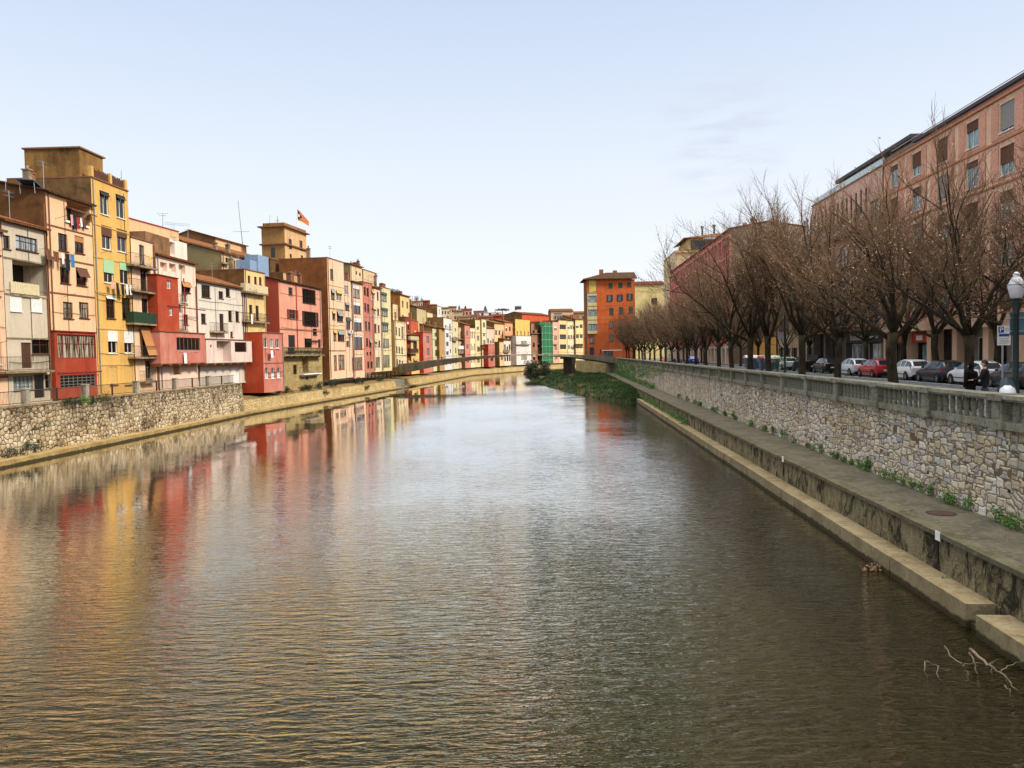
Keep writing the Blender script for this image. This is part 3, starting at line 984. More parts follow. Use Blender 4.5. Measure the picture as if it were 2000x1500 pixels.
def window(F_, r_, parent, sty='br', shade=None, d=0.0, dep=.16, fine=True, name='window', sill=True):
    """window as a part, its pane a sub-part; shade: (kind, material, share of the height)"""
    a0, a1, z0, z1 = r_
    fm, pm, nx_, ny_ = STY[sty]
    w, h = a1 - a0, z1 - z0
    if w < .15 or h < .15: return None
    tk = min(.07, w * .12)
    b = MB()
    i0, i1 = d - dep + .002, d - dep + .07
    two = 0
    fbox(b, F_, a0, a0 + tk, z0, z1, i0, i1); fbox(b, F_, a1 - tk, a1, z0, z1, i0, i1)
    fbox(b, F_, a0 + tk, a1 - tk, z0, z0 + tk, i0, i1); fbox(b, F_, a0 + tk, a1 - tk, z1 - tk, z1, i0, i1)
    for k in range(1, nx_):
        c = a0 + w * k / nx_
        fbox(b, F_, c - tk * .4, c + tk * .4, z0 + tk, z1 - tk, i0, i1 - .004)
    for k in range(1, ny_):
        c = z0 + h * (k / ny_ if ny_ != 2 else .62)
        fbox(b, F_, a0 + tk, a1 - tk, c - tk * .3, c + tk * .3, i0, i1 - .008)
    if sill and fine:
        fbox(b, F_, a0 - .07, a1 + .07, z0 - .07, z0 - .005, d + .002, d + .09)
    if fine:
        o = b.build(name, M[fm], parent)
        b = MB()
        fbox(b, F_, a0 + tk * .5, a1 - tk * .5, z0 + tk * .5, z1 - tk * .5, i0 + .006, i0 + .025)
        b.build('pane', M[pm], o)
    else:
        fbox(b, F_, a0 + tk * .5, a1 - tk * .5, z0 + tk * .5, z1 - tk * .5, i0 + .006, i0 + .025, 1)
        o = b.build(name, [M[fm], M[pm]], parent)
    if shade:
        kind, mt, fr = shade
        b = MB()
        zt = z1 + .04
        if kind == 'awn':        # canvas blind hung outside and kicked out
            b.box(F_.pt(a0 - .06, zt, d + .02), F_.e * (w + .12), F_.n * .05, V((0, 0, .06)))
            p = F_.pt(a0 - .05, zt, d + .04)
            b.box(p, F_.e * (w + .1), F_.n * .42 * fr * h - V((0, 0, fr * h)), F_.n * .012)
        elif kind == 'roll':     # roller blind lying close to the glass
            fbox(b, F_, a0 + .01, a1 - .01, z1 - fr * h, z1 + .01, i1 + .005, i1 + .03)
        elif kind == 'out':      # blind hanging in front of the reveal
            fbox(b, F_, a0 - .05, a1 + .05, z1 - fr * h, z1 + .06, d + .01, d + .05)
        elif kind == 'shut':     # pair of leaves folded back on the wall
            for s in (-1, 1):
                b = MB()
                c = a0 - w * .5 * fr if s < 0 else a1
                fbox(b, F_, c + .01, c + w * .5 * fr - .01, z0, z1, d + .005, d + .045)
                for k in range(8):
                    fbox(b, F_, c + .05, c + w * .5 * fr - .05, z0 + h * (k + .3) / 8, z0 + h * (k + .7) / 8, d + .046, d + .055)
                b.build('shutter', M[mt], o if fine else parent)
            return o
        elif kind == 'half':     # closed lower leaf / curtain behind the panes
            fbox(b, F_, a0 + tk, a1 - tk, z0 + tk, z0 + fr * h, i0 + .03, i0 + .04)
        b.build({'awn': 'awning', 'roll': 'roller_blind', 'out': 'hanging_blind', 'shut': 'shutter', 'half': 'curtain'}[kind], M[mt], o if fine else parent)
    return o


def door(F_, r_, parent, mt='frame_brown', d=0.0, name='door'):
    a0, a1, z0, z1 = r_
    b = MB()
    fbox(b, F_, a0, a1, z0, z1, d - .15, d - .09)
    w, h = a1 - a0, z1 - z0
    for k in range(2):
        for q in range(2):
            fbox(b, F_, a0 + w * (.1 + .45 * k), a0 + w * (.45 + .45 * k), z0 + h * (.08 + .46 * q), z0 + h * (.48 + .44 * q), d - .09, d - .075)
    return b.build(name, M[mt], parent)


def balcony(F_, s0, s1, z, parent, kind='iron', dep=.8, d=0.0, hgt=1.0, slab='slab', vault=False, fine=True):
    b = MB()
    fbox(b, F_, s0, s1, z - .16, z, d + .003, d + dep)
    if vault:
        n = 7
        for k in range(n):
            c = s0 + (s1 - s0) * (k + .5) / n
            fbox(b, F_, c - .05, c + .05, z - .38, z - .16, d + .003, d + dep * .7)
    o = b.build('balcony', M[slab], parent)
    b = MB()
    dd = d + dep - .06
    if kind in ('iron', 'plants'):
        for h in (.08, hgt):
            b.tube([F_.pt(s0 + .04, z + h, d + .02), F_.pt(s0 + .04, z + h, dd), F_.pt(s1 - .04, z + h, dd), F_.pt(s1 - .04, z + h, d + .02)], .018, 4)
        st = .13 if fine else .3
        k = s0 + .04
        while k < s1 - .03:
            b.tube([F_.pt(k, z + .02, dd), F_.pt(k, z + hgt, dd)], .009, 3); k += st
        for s in (s0 + .04, s1 - .04):
            q = d + .12
            while q < dd:
                b.tube([F_.pt(s, z + .02, q), F_.pt(s, z + hgt, q)], .009, 3); q += st
        b.build('railing', M['iron_rust'], o)
    elif kind == 'wall':
        fbox(b, F_, s0, s1, z + .001, z + hgt, dd - .06, dd + .06)
        b.build('parapet', M[slab], o)
    else:
        fbox(b, F_, s0 + .02, s1 - .02, z + .05, z + hgt, dd, dd + .03)
        fbox(b, F_, s0 + .02, s0 + .05, z + .05, z + hgt, d + .05, dd)
        fbox(b, F_, s1 - .05, s1 - .02, z + .05, z + hgt, d + .05, dd)
        n = max(2, int((s1 - s0) / .25))
        for k in range(n + 1):
            c = s0 + .03 + (s1 - s0 - .06) * k / n
            fbox(b, F_, c - .02, c + .02, z + .03, z + hgt + .03, dd + .03, dd + .05)
        b.build('screen', M[kind], o)
    return o


def drop_leaves(b, centre, rad, n, size=.07, seed=1, m=0, flat=1.0):
    r_ = random.Random(seed)
    for _ in range(n):
        while True:
            q = V((r_.uniform(-1, 1), r_.uniform(-1, 1), r_.uniform(-1, 1)))
            if q.length < 1: break
        p = V(centre) + V((q.x * rad, q.y * rad, q.z * rad * flat))
        a = V((r_.uniform(-1, 1), r_.uniform(-1, 1), r_.uniform(-1, 1))).normalized() * size * r_.uniform(.6, 1.4)
        c = a.cross(V((r_.uniform(-1, 1), r_.uniform(-1, 1), r_.uniform(-1, 1)))).normalized() * size * r_.uniform(.4, .9)
        b.face([p - a, p - c * .6, p + a, p + c * .6], m)


def tile_roof(F_, s0, s1, z, dep, parent, mt='tile', over=.35, rise=.26, full=False, name='roof', d=0.0):
    """mono or double pitch of clay tiles with barrel ridges running down the slope"""
    b = MB()
    run = dep * (.5 if not full else 1.0)
    zt = z + run * rise
    fr, bk = d + over, d - run
    zf = z - over * rise
    th = .12
    A, Bp = F_.pt(s0 - .12, zf, fr), F_.pt(s1 + .12, zf, fr)
    C, D = F_.pt(s1 + .12, zt, bk), F_.pt(s0 - .12, zt, bk)
    up = V((0, 0, th))
    b.prism([A, Bp, C, D], up)
    n = max(3, int((s1 - s0) / .24))
    for k in range(n + 1):
        c = s0 - .1 + (s1 - s0 + .2) * k / n
        b.tube([F_.pt(c, zf + th, fr + .03), F_.pt(c, zt + th, bk)], .075, 5)
    if not full:
        E, G = F_.pt(s1 + .12, z, d - dep), F_.pt(s0 - .12, z, d - dep)
        b.prism([D, C, E, G], up)
        b.build(name, M[mt], parent)
        return zt
    b.build(name, M[mt], parent)
    return zt


def gable_fill(b, F_, s, z, zt, dep, m, full=False, d=0.0):
    if full: b.face([F_.pt(s, z, d), F_.pt(s, zt, d - dep), F_.pt(s, z, d - dep)], m)
    else: b.face([F_.pt(s, z, d), F_.pt(s, zt, d - dep / 2), F_.pt(s, z, d - dep)], m)


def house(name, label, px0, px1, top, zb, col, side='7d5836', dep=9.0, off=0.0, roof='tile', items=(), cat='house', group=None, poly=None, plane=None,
          ref=600, front=None, sidem=None, ztop=None, fine=True, rise=.26, coping='coping', loc_z=None, under=None):
    if plane: P0, P1 = V(plane[0]), V(plane[1])
    else:
        pl = shift(poly or FACADE, off) if off else (poly or FACADE)
        P0, P1 = meet(pl, px0, ref), meet(pl, px1, ref)
    F_ = Face(P0, P1)
    s0, s1 = .006, F_.W - .006
    zt = ztop if ztop is not None else F_.px((px0 + px1) / 2, top)[1]
    root = empty(name, F_.pt(F_.W / 2, zb), label, cat, group)
    fm = front or stucco(col)
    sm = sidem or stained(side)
    holes, todo = [], []
    ms = [fm, sm, M['recess_shadow'], M['slab']]
    for it in items:
        k = it[0]
        if k == 'w':
            _, cx, cy, w, h, sty = it[:6]
            sh = it[6] if len(it) > 6 else None
            r_ = F_.rect(cx, cy, w, h)
            holes.append(r_ + (.16,)); todo.append(('w', r_, sty, sh))
        elif k == 'grid':   # rows by metres: ('grid', [z...], n, w, h, sty, shades)
            _, zs, n, w, h, sty, shs = it[:7]
            m0 = it[7] if len(it) > 7 else 0.0
            m1 = it[8] if len(it) > 8 else F_.W
            for q, z in enumerate(zs):
                for i in range(n):
                    c = m0 + (m1 - m0) * (i + .5) / n
                    sh = shs[(q * 3 + i * 5 + i) % len(shs)] if shs else None
                    r_ = (c - w / 2, c + w / 2, z, z + h)
                    holes.append(r_ + (.16,)); todo.append(('w', r_, sty, sh))
        elif k == 'd':
            r_ = F_.rect(*it[1:5]); holes.append(r_ + (.15,)); todo.append(('d', r_, it[5]))
        elif k == 'log':
            r_ = F_.rect(*it[1:5]); holes.append(r_ + (it[5],))
        else: todo.append(it)
    b = MB()
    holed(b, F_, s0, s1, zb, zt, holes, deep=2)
    D = -dep
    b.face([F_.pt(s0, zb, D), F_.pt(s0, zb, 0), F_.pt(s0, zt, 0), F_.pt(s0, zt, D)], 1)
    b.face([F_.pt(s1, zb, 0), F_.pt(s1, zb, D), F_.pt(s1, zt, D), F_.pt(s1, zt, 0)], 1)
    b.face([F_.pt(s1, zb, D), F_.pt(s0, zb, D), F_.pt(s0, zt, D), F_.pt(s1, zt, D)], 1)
    b.face([F_.pt(s0, zb, D), F_.pt(s1, zb, D), F_.pt(s1, zb, 0), F_.pt(s0, zb, 0)], 3)
    if roof == 'flat' or roof is None:
        b.face([F_.pt(s0, zt, 0), F_.pt(s1, zt, 0), F_.pt(s1, zt, D), F_.pt(s0, zt, D)], 3)
    if roof in ('tile', 'tile_red', 'tile_dark'):
        zr = zt + dep * .5 * rise
        for s in (s0, s1): gable_fill(b, F_, s, zt, zr, dep, 1)
    elif roof in ('mono', 'mono_dark'):
        zr = zt + dep * rise
        for s in (s0, s1): gable_fill(b, F_, s, zt, zr, dep, 1, True)
        b.face([F_.pt(s1, zt, D), F_.pt(s0, zt, D), F_.pt(s0, zr, D), F_.pt(s1, zr, D)], 1)
    b.build('wall', ms, root)
    if roof in ('tile', 'tile_red', 'tile_dark'): tile_roof(F_, s0, s1, zt + .01, dep, root, roof, rise=rise)
    elif roof in ('mono', 'mono_dark'): tile_roof(F_, s0, s1, zt + .01, dep, root, 'tile' if roof == 'mono' else 'tile_dark', rise=rise, full=True)
    elif roof == 'flat':
        b = MB()
        fbox(b, F_, s0 - .02, s1 + .02, zt + .003, zt + .12, -.30, .10)
        fbox(b, F_, s0 - .02, s0 + .28, zt + .003, zt + .12, D, -.302)
        fbox(b, F_, s1 - .28, s1 + .02, zt + .003, zt + .12, D, -.302)
        b.build('roof', M[coping], root)
    for it in todo: feature(F_, root, it, fm, fine, zt, zb)
    if CLUTTER: clutter(root, F_, zt, zb, len(label) * 7 + int(px0), roof in ('tile', 'tile_dark', 'flat'), fine)
    return root, F_, zt


def feature(F_, root, it, fm, fine, zt, zb, d=0.0):
    k = it[0]
    if k == 'w': window(F_, it[1], root, it[2], it[3], d, fine=fine)
    elif k == 'd': door(F_, it[1], root, it[2], d)
    elif k == 'band':
        z = F_.px(it[1], it[2])[1]
        b = MB(); fbox(b, F_, .03, F_.W - .03, z - .06, z + .05, d + .003, d + .05)
        b.build('string_course', M[it[3]] if isinstance(it[3], str) else it[3], root)
    elif k == 'bal':
        _, x0, x1, y, kind = it[:5]
        kw = it[5] if len(it) > 5 else {}
        dep = kw.get('dep', .8)
        cx = (x0 + x1) / 2
        s0, _ = F_.px(x0, y, dep); s1, _ = F_.px(x1, y, dep)
        z = F_.px(cx, y, dep)[1]
        balcony(F_, s0, s1, z, root, kind, dep, d, kw.get('h', 1.0), kw.get('slab', 'slab'), kw.get('vault', False), fine)
    elif k == 'bay':
        _, x0, x1, y0, y1, dep, col, items = it[:8]
        kw = it[8] if len(it) > 8 else {}
        s0, _ = F_.px(x0, (y0 + y1) / 2, dep); s1, _ = F_.px(x1, (y0 + y1) / 2, dep)
        z1 = F_.px((x0 + x1) / 2, y0, dep)[1]; z0 = F_.px((x0 + x1) / 2, y1, dep)[1]
        bm = stucco(col)
        holes, td = [], []
        for q in items:
            if q[0] == 'w':
                r_ = F_.rect(q[1], q[2], q[3], q[4], dep); holes.append(r_ + (.16,)); td.append(('w', r_, q[5], q[6] if len(q) > 6 else None))
            elif q[0] == 'd':
                r_ = F_.rect(*q[1:5], dep); holes.append(r_ + (.15,)); td.append(('d', r_, q[5]))
            elif q[0] == 'log':
                r_ = F_.rect(*q[1:5], dep); holes.append(r_ + (q[5],))
            else: td.append(q)
        b = MB()
        holed(b, F_, s0, s1, z0, z1, holes, dep)
        b.face([F_.pt(s0, z0, .004), F_.pt(s0, z0, dep), F_.pt(s0, z1, dep), F_.pt(s0, z1, .004)], 0)
        b.face([F_.pt(s1, z0, dep), F_.pt(s1, z0, .004), F_.pt(s1, z1, .004), F_.pt(s1, z1, dep)], 0)
        b.face([F_.pt(s0, z1, dep), F_.pt(s1, z1, dep), F_.pt(s1, z1, .004), F_.pt(s0, z1, .004)], 0)
        b.face([F_.pt(s0, z0, .004), F_.pt(s1, z0, .004), F_.pt(s1, z0, dep), F_.pt(s0, z0, dep)], 0)
        o = b.build('bay', bm, root)
        b = MB()
        fbox(b, F_, s0 - .06, s1 + .06, z1 + .003, z1 + .09, .004, dep + .10)
        if kw.get('scallop'):
            n = kw['scallop']
            for i in range(n):
                a, c = s0 + (s1 - s0) * i / n, s0 + (s1 - s0) * (i + 1) / n
                pts = [F_.pt(a, z0 - .003, dep), F_.pt(c, z0 - .003, dep)]
                for q in range(7):
                    w = math.pi * q / 6
                    pts.append(F_.pt((a + c) / 2 + (c - a) / 2 * math.cos(w) * .98, z0 - .003 - .30 + .28 * math.sin(w), dep))
                b.prism(pts, F_.n * -dep * .9)
        b.build('bay_trim', M[kw.get('trim', 'coping')], o)
        for q in td: feature(F_, o, q, bm, False, z1, z0, dep)
    elif k == 'ac':
        _, cx, cy, w, h = it
        r_ = F_.rect(cx, cy, w, h)
        b = MB(); fbox(b, F_, r_[0], r_[1], r_[2], r_[3], d + .05, d + .36)
        o = b.build('air_conditioner', M['ac'], root)
        b = MB()
        c = F_.pt((r_[0] + r_[1]) / 2, (r_[2] + r_[3]) / 2, d + .361)
        R_ = min(r_[1] - r_[0], r_[3] - r_[2]) * .4
        b.face([c + F_.e * R_ * math.cos(2 * math.pi * i / 14) + V((0, 0, R_ * math.sin(2 * math.pi * i / 14))) + F_.n * .003 for i in range(14)])
        b.build('fan_grille', M['iron'], o)
    elif k == 'pipe':
        _, x0, y0, x1, y1, mt = it
        s0, z0 = F_.px(x0, y0); s1, z1 = F_.px(x1, y1)
        b = MB(); b.tube([F_.pt(s0, z0, d + .09), F_.pt(s0, z1, d + .09)], .055, 6)
        b.build('drainpipe', M[mt], root)
    elif k == 'boards':    # reed or board screen on the roof edge
        _, x0, x1, y0, y1, mt = it
        s0, _ = F_.px(x0, y1); s1, _ = F_.px(x1, y1)
        z0 = F_.px((x0 + x1) / 2, y1)[1]; z1 = F_.px((x0 + x1) / 2, y0)[1]
        b = MB()
        n = max(3, int((s1 - s0) / .12))
        for i in range(n):
            a = s0 + (s1 - s0) * i / n
            fbox(b, F_, a, a + (s1 - s0) / n * .9, z0, z1 + RN.uniform(-.08, .08), d - .12, d - .08)
        b.build('screen', M[mt], root)
    elif k == 'chim':
        _, cx, y0, w, dd = it
        s0, _ = F_.px(cx - w / 2, y0, -dd); s1, _ = F_.px(cx + w / 2, y0, -dd)
        z1 = F_.px(cx, y0, -dd)[1]
        b = MB()
        fbox(b, F_, s0, s1, zt - .3, z1 - .25, -dd - .7, -dd)
        fbox(b, F_, s0 - .08, s1 + .08, z1 - .25, z1 - .15, -dd - .78, -dd + .08)
        fbox(b, F_, s0 + .1, s1 - .1, z1 - .15, z1, -dd - .6, -dd - .1)
        b.build('chimney', M['coping'], root)
    elif k == 'plants':
        _, x0, x1, y, dd = it
        s0, z = F_.px(x0, y, dd); s1, _ = F_.px(x1, y, dd)
        b = MB()
        n = max(1, int((s1 - s0) / .35))
        for i in range(n):
            c = F_.pt(s0 + (s1 - s0) * (i + .5) / n, z + .1, dd)
            drop_leaves(b, c, .25, 26, .09, RN.random())
        b.build('potted_plants', M['leaf_dark'], root)


def laundry(label, F_, x0, x1, y, d, pieces, sag=.1):
    """a line with washing pegged on it; pieces: (share along, width m, drop m, material)"""
    s0, z0 = F_.px(x0, y, d); s1, _ = F_.px(x1, y, d)
    root = empty('clothes_line', F_.pt((s0 + s1) / 2, z0, d), label, 'laundry')
    b = MB()
    for q in (0, .18):
        b.tube([F_.pt(s0, z0, d + q), F_.pt((s0 + s1) / 2, z0 - sag, d + q), F_.pt(s1, z0, d + q)], .006, 3)
    for s in (s0, s1): b.tube([F_.pt(s, z0, .02), F_.pt(s, z0, d + .22)], .014, 4)
    b.build('line', M['iron'], root)
    for u, w, h, mt in pieces:
        c = s0 + (s1 - s0) * u
        b = MB()
        n = 6
        z = z0 - sag * (1 - abs(2 * u - 1))
        for i in range(n):
            a, e = c - w / 2 + w * i / n, c - w / 2 + w * (i + 1) / n
            da, de = d + .05 * math.sin(i * 1.9), d + .05 * math.sin((i + 1) * 1.9)
            ta, te = d + .09 * math.sin(i * 1.7 + .5), d + .09 * math.sin((i + 1) * 1.7 + .5)
            ha, he = h * (1 + .06 * math.sin(i * 2.3)), h * (1 + .06 * math.sin((i + 1) * 2.3))
            b.prism([F_.pt(a, z - ha, ta), F_.pt(e, z - he, te), F_.pt(e, z, de), F_.pt(a, z, da)], F_.n * .008)
        b.build('cloth', M[mt], root)
def clutter(root, F_, zt, zb, seed, roof=True, dishes=True):
    """sagging cables, a spare pipe, bracket poles and roof stacks, as on any old front"""
    rr = random.Random(seed)
    W = F_.W
    b = MB()
    for k in range(rr.randint(2, 3)):
        z = zb + (zt - zb) * rr.uniform(.2, .92)
        pts = [F_.pt(W * u, z - .12 * math.sin(u * math.pi * rr.choice((1, 2))) + .03 * rr.random(), .06) for u in (0.02, .25, .5, .75, .98)]
        b.tube(pts, .018, 4)
    u = rr.uniform(.05, .95)
    b.tube([F_.pt(W * u, zb + (zt - zb) * rr.uniform(.0, .3), .05), F_.pt(W * u, zt - .3, .05)], .02, 4)
    b.build('cable', M['iron'], root)
    b = MB()
    u = rr.choice((.04, .96))
    b.tube([F_.pt(W * u, zb + .2, .08), F_.pt(W * u, zt - .1, .08)], .05, 6)
    b.build('drainpipe', M[rr.choice(('pipe_brown', 'steel', 'pipe_brown'))], root)
    for k in range(rr.randint(1, 3)):
        b = MB()
        z = zb + (zt - zb) * rr.uniform(.25, .9); s = W * rr.uniform(.1, .9)
        b.tube([F_.pt(s, z, .0), F_.pt(s + .1, z + .25, .95)], .015, 4)
        b.build('bracket', M['iron'], root)
    if roof:
        for k in range(rr.randint(1, 2)):
            s, d = W * rr.uniform(.15, .85), -rr.uniform(1.2, 4)
            h = rr.uniform(.9, 1.6)
            b = MB(); fbox(b, F_, s - .25, s + .25, zt + .1, zt + h + .8, d - .5, d); fbox(b, F_, s - .32, s + .32, zt + h + .8, zt + h + .9, d - .57, d + .07)
            b.lathe(F_.pt(s, zt + h + .9, d - .25), [(.14, 0), (.12, .35), (.16, .37)], 8)
            b.build('chimney', M[rr.choice(('coping', 'terracotta', 'slab'))], root)
    if dishes and rr.random() < .8:
        s, d = W * rr.uniform(.2, .8), -rr.uniform(.5, 3)
        b = MB(); b.tube([F_.pt(s, zt, d), F_.pt(s, zt + 2.6, d)], .022, 4)
        for q in (2.2, 2.5):
            b.tube([F_.pt(s - .5, zt + q, d), F_.pt(s + .5, zt + q, d)], .012, 3)
            for w in (-.45, -.2, .05, .3): b.tube([F_.pt(s + w, zt + q, d - .25), F_.pt(s + w, zt + q, d + .25)], .009, 3)
        b.build('roof_aerial', M['steel'], root)


def left_houses():
    ZS = 3.6
    br, wh = 'frame_brown', 'frame_white'
    global CLUTTER
    CLUTTER = True
    # --- nearest, cut by the frame
    r, Fc, zt = house('town_house', 'peach house with pink ground floor cut off by the frame edge', -75, 9, 445, ZS, 'e3b68c', items=[
        ('w', -40, 480, 22, 34, 'br'), ('w', -8, 480, 16, 34, 'br'), ('w', -40, 560, 22, 36, 'br'), ('w', -8, 560, 14, 36, 'br'),
        ('w', -40, 690, 22, 44, 'wd'), ('w', -6, 690, 16, 44, 'w1'), ('band', -30, 738, 'frame_red')], roof='tile')
    # --- grey beige house
    r, Fc, zt = house('town_house', 'shabby grey beige house with a dark loggia and two white blinds', 10, 95, 441, ZS, 'c4b59c', items=[
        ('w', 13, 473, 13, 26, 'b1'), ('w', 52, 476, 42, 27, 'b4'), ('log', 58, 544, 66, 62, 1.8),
        ('w', 30, 594, 21, 27, 'wh', ('out', 'shade_white', 1.0)), ('w', 70, 595, 20, 27, 'wh', ('out', 'shade_white', 1.0)),
        ('w', 80, 677, 36, 29, 'bd'), ('d', 52, 694, 20, 50, 'frame_brown'), ('w', 46, 748, 40, 27, 'gl'), ('d', 77, 754, 20, 46, 'frame_dark'), ('w', 98, 745, 20, 28, 'gy'),
        ('band', 52, 510, 'slab'), ('band', 52, 578, 'slab'), ('band', 52, 661, 'slab'),
        ('bal', 22, 78, 576, 'reed_cream', {'dep': .12, 'h': .85}), ('bal', 12, 108, 724, 'iron', {'dep': .7})], roof='mono', dep=4, rise=.3)
    s1 = Fc.W
    b = MB()   # stained attic storey set back behind its roof
    fbox(b, Fc, -3, s1 - .02, 12, zt + 3.4, -10, -4.1)
    b.build('attic_storey', stained('8a6a4c', '30231a', .85), r)
    tile_roof(Fc, -3, s1 - .02, zt + 3.42, 5.9, r, 'tile_dark', .3, .18, name='attic_roof', d=-4.1)
    # --- peach house with red glazed base
    r, F2, zt = house('town_house', 'peach house with a red glazed lower bay and washing on its top loggia', 98, 186, 391, ZS, 'ecb987', items=[
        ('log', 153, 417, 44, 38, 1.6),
        ('w', 123, 473, 18, 33, 'bd'), ('w', 155, 478, 18, 33, 'bd', ('roll', 'shade_tan', .34)),
        ('w', 127, 538, 19, 31, 'bd'), ('w', 159, 542, 20, 32, 'b1', ('awn', 'shade_brown', .52)),
        ('w', 133, 606, 19, 32, 'br'), ('w', 164, 606, 19, 31, 'br'),
        ('band', 142, 451, 'pipe_brown'), ('band', 142, 510, 'pipe_brown'), ('band', 142, 576, 'pipe_brown'),
        ('pipe', 98, 745, 92, 400, 'pipe_brown'),
        ('bay', 108, 189, 649, 776, .35, '9c382b', [('w', 150, 677, 74, 46, 'r6'), ('w', 153, 744, 70, 24, 'gd'), ('band', 150, 727, 'frame_red')], {'trim': 'frame_red'}),
        ('bal', 130, 175, 436, 'iron', {'dep': .14, 'h': .9, 'slab': 'white'})], roof='tile_dark', dep=8, rise=.2)
    b = MB()
    s0, _ = F2.px(128, 405); s1, _ = F2.px(177, 405)
    b.box(F2.pt(s0, zt - .75, .02), F2.e * (s1 - s0), F2.n * .5 - V((0, 0, .18)), V((0, 0, .1)))
    b.build('loggia_awning', M['shade_brown'], r)
    laundry('washing hung on the top loggia of the peach house', F2, 134, 172, 417, .2, [(.15, .35, .8, 'cloth_pink'), (.3, .4, 1.0, 'cloth_navy'), (.45, .35, .9, 'cloth_red'), (.62, .3, .7, 'cloth_white'), (.8, .4, .8, 'cloth_brown')])
    laundry('line of dark and blue washing across the peach house', F2, 91, 146, 486, .55, [(.08, .7, .75, 'cloth_brown'), (.32, .75, .75, 'cloth_brown'), (.55, .3, .8, 'cloth_white'), (.72, .65, 1.25, 'cloth_black'), (.9, .6, 1.0, 'cloth_blue')])
    # --- tall yellow house
    aw = ('awn', 'frame_dark', .16)
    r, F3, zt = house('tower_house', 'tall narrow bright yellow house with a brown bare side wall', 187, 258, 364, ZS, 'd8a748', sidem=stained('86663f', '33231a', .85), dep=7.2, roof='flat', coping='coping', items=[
        ('w', 203.5, 398, 16, 42, 'wd', aw), ('w', 235, 405, 16, 42, 'wd', aw),
        ('w', 208, 465, 18, 44, 'wd', ('out', 'shade_brown', .42)), ('w', 238, 471, 18, 42, 'wd', ('out', 'shade_brown', .34)),
        ('w', 212, 531, 19, 43, 'wd', ('out', 'shade_green', .55)), ('w', 243, 534, 18, 42, 'wd', ('out', 'shade_green', .36)),
        ('w', 216, 601, 17, 42, 'bd', ('awn', 'shade_white', .12)), ('w', 247, 603, 17, 41, 'bd'),
        ('w', 220, 669, 18, 42, 'wd', ('out', 'shade_white', .45)), ('w', 251, 669, 17, 41, 'wd', ('out', 'shade_white', .52)),
        ('w', 222, 734, 15, 36, 'b1', ('roll', 'shade_ochre', .98)), ('w', 252, 733, 17, 38, 'b1', ('roll', 'shade_ochre', .98)),
        ('band', 215, 446, 'shade_ochre'), ('band', 218, 508, 'shade_ochre'), ('band', 222, 574, 'shade_ochre'), ('band', 226, 643, 'shade_ochre'), ('band', 228, 712, 'shade_ochre')])
    b = MB()   # parapet piers with board screens between
    yel = stucco('d8a748')
    for a in (.02, .5, .93):
        c = F3.W * a
        fbox(b, F3, c, c + F3.W * .055, zt + .12, zt + 1.0, -.25, .02)
    b.build('parapet_pier', yel, r)
    for a, c in ((.085, .49), (.565, .92)):
        b = MB()
        n = 16
        for i in range(n):
            x = F3.W * (a + (c - a) * i / n)
            fbox(b, F3, x, x + F3.W * (c - a) / n * .92, zt + .13, zt + .86 + RN.uniform(-.08, .12), -.16, -.1)
        b.build('screen', M['reed_brown'], r)
    b = MB()
    fbox(b, F3, .02, F3.W * .6, zt + .12, zt + 2.45, -5.6, -.9)
    b.build('rooftop_room', [stained('96703f', '3a281a', .8)], r)
    b = MB()
    fbox(b, F3, -.1, F3.W * .62 + .1, zt + 2.452, zt + 2.58, -5.75, -.75)
    b.build('rooftop_coping', M['coping'], r)
    laundry('white washing line below the green blinds of the yellow house', F3, 215, 258, 549, .5, [(.1, .5, .6, 'cloth_pink'), (.32, .5, 1.0, 'cloth_black'), (.55, .55, .95, 'cloth_black'), (.75, .4, .9, 'cloth_white'), (.92, .4, .9, 'cloth_white')])
    # --- narrow peach house with stacked balconies
    r, F4, zt = house('town_house', 'narrow peach house with stacked balconies, one screened in green cloth', 260, 304, 471, ZS, 'ecc49a', items=[
        ('w', 277, 498, 10, 38, 'kw'), ('w', 280.5, 548, 12, 40, 'dk', ('awn', 'frame_dark', .1)), ('w', 283, 597, 12, 28, 'dk'), ('w', 286, 664, 15, 54, 'dk'), ('w', 289.5, 722, 11, 36, 'gy'),
        ('bal', 262, 308, 520, 'iron'), ('bal', 261, 311, 569, 'iron'), ('bal', 262, 315, 632, 'netting_green'), ('bal', 266, 318, 697, 'iron'), ('bal', 283, 306, 745, 'iron', {'dep': .5}),
        ('pipe', 309, 745, 301, 480, 'pipe_brown')], roof='flat', dep=8)
    b = MB()
    s0, _ = F4.px(277, 640, .3); s1, _ = F4.px(299, 640, .3)
    zz = F4.px(288, 639, .1)[1]; zb_ = F4.px(290, 694, .75)[1]
    b.box(F4.pt(s0, zz, .12), F4.e * (s1 - s0), F4.n * .75 + V((0, 0, zb_ - zz)), F4.n * .015)
    b.build('hanging_blind', M['shade_tan'], r)
    rib = empty('ribbon', F4.pt(*F4.px(293, 508, .82), .82), 'yellow loop ribbon tied to the top balcony of the narrow house', 'ribbon')
    b = MB()
    a0, z0 = F4.px(294.5, 505, .84)
    for sg in (-1, 1):
        pts = [F4.pt(a0 + sg * x, z0 + z, .78 + .012 * sg) for x, z in ((-.16, -.42), (.02, .02), (.10, .22), (.06, .34), (0, .38))]
        for p, q in zip(pts, pts[1:]):
            b.prism([p - F4.e * .05, p + F4.e * .05, q + F4.e * .05, q - F4.e * .05], F4.n * .01)
    b.build('loop', M['yellow'], rib)
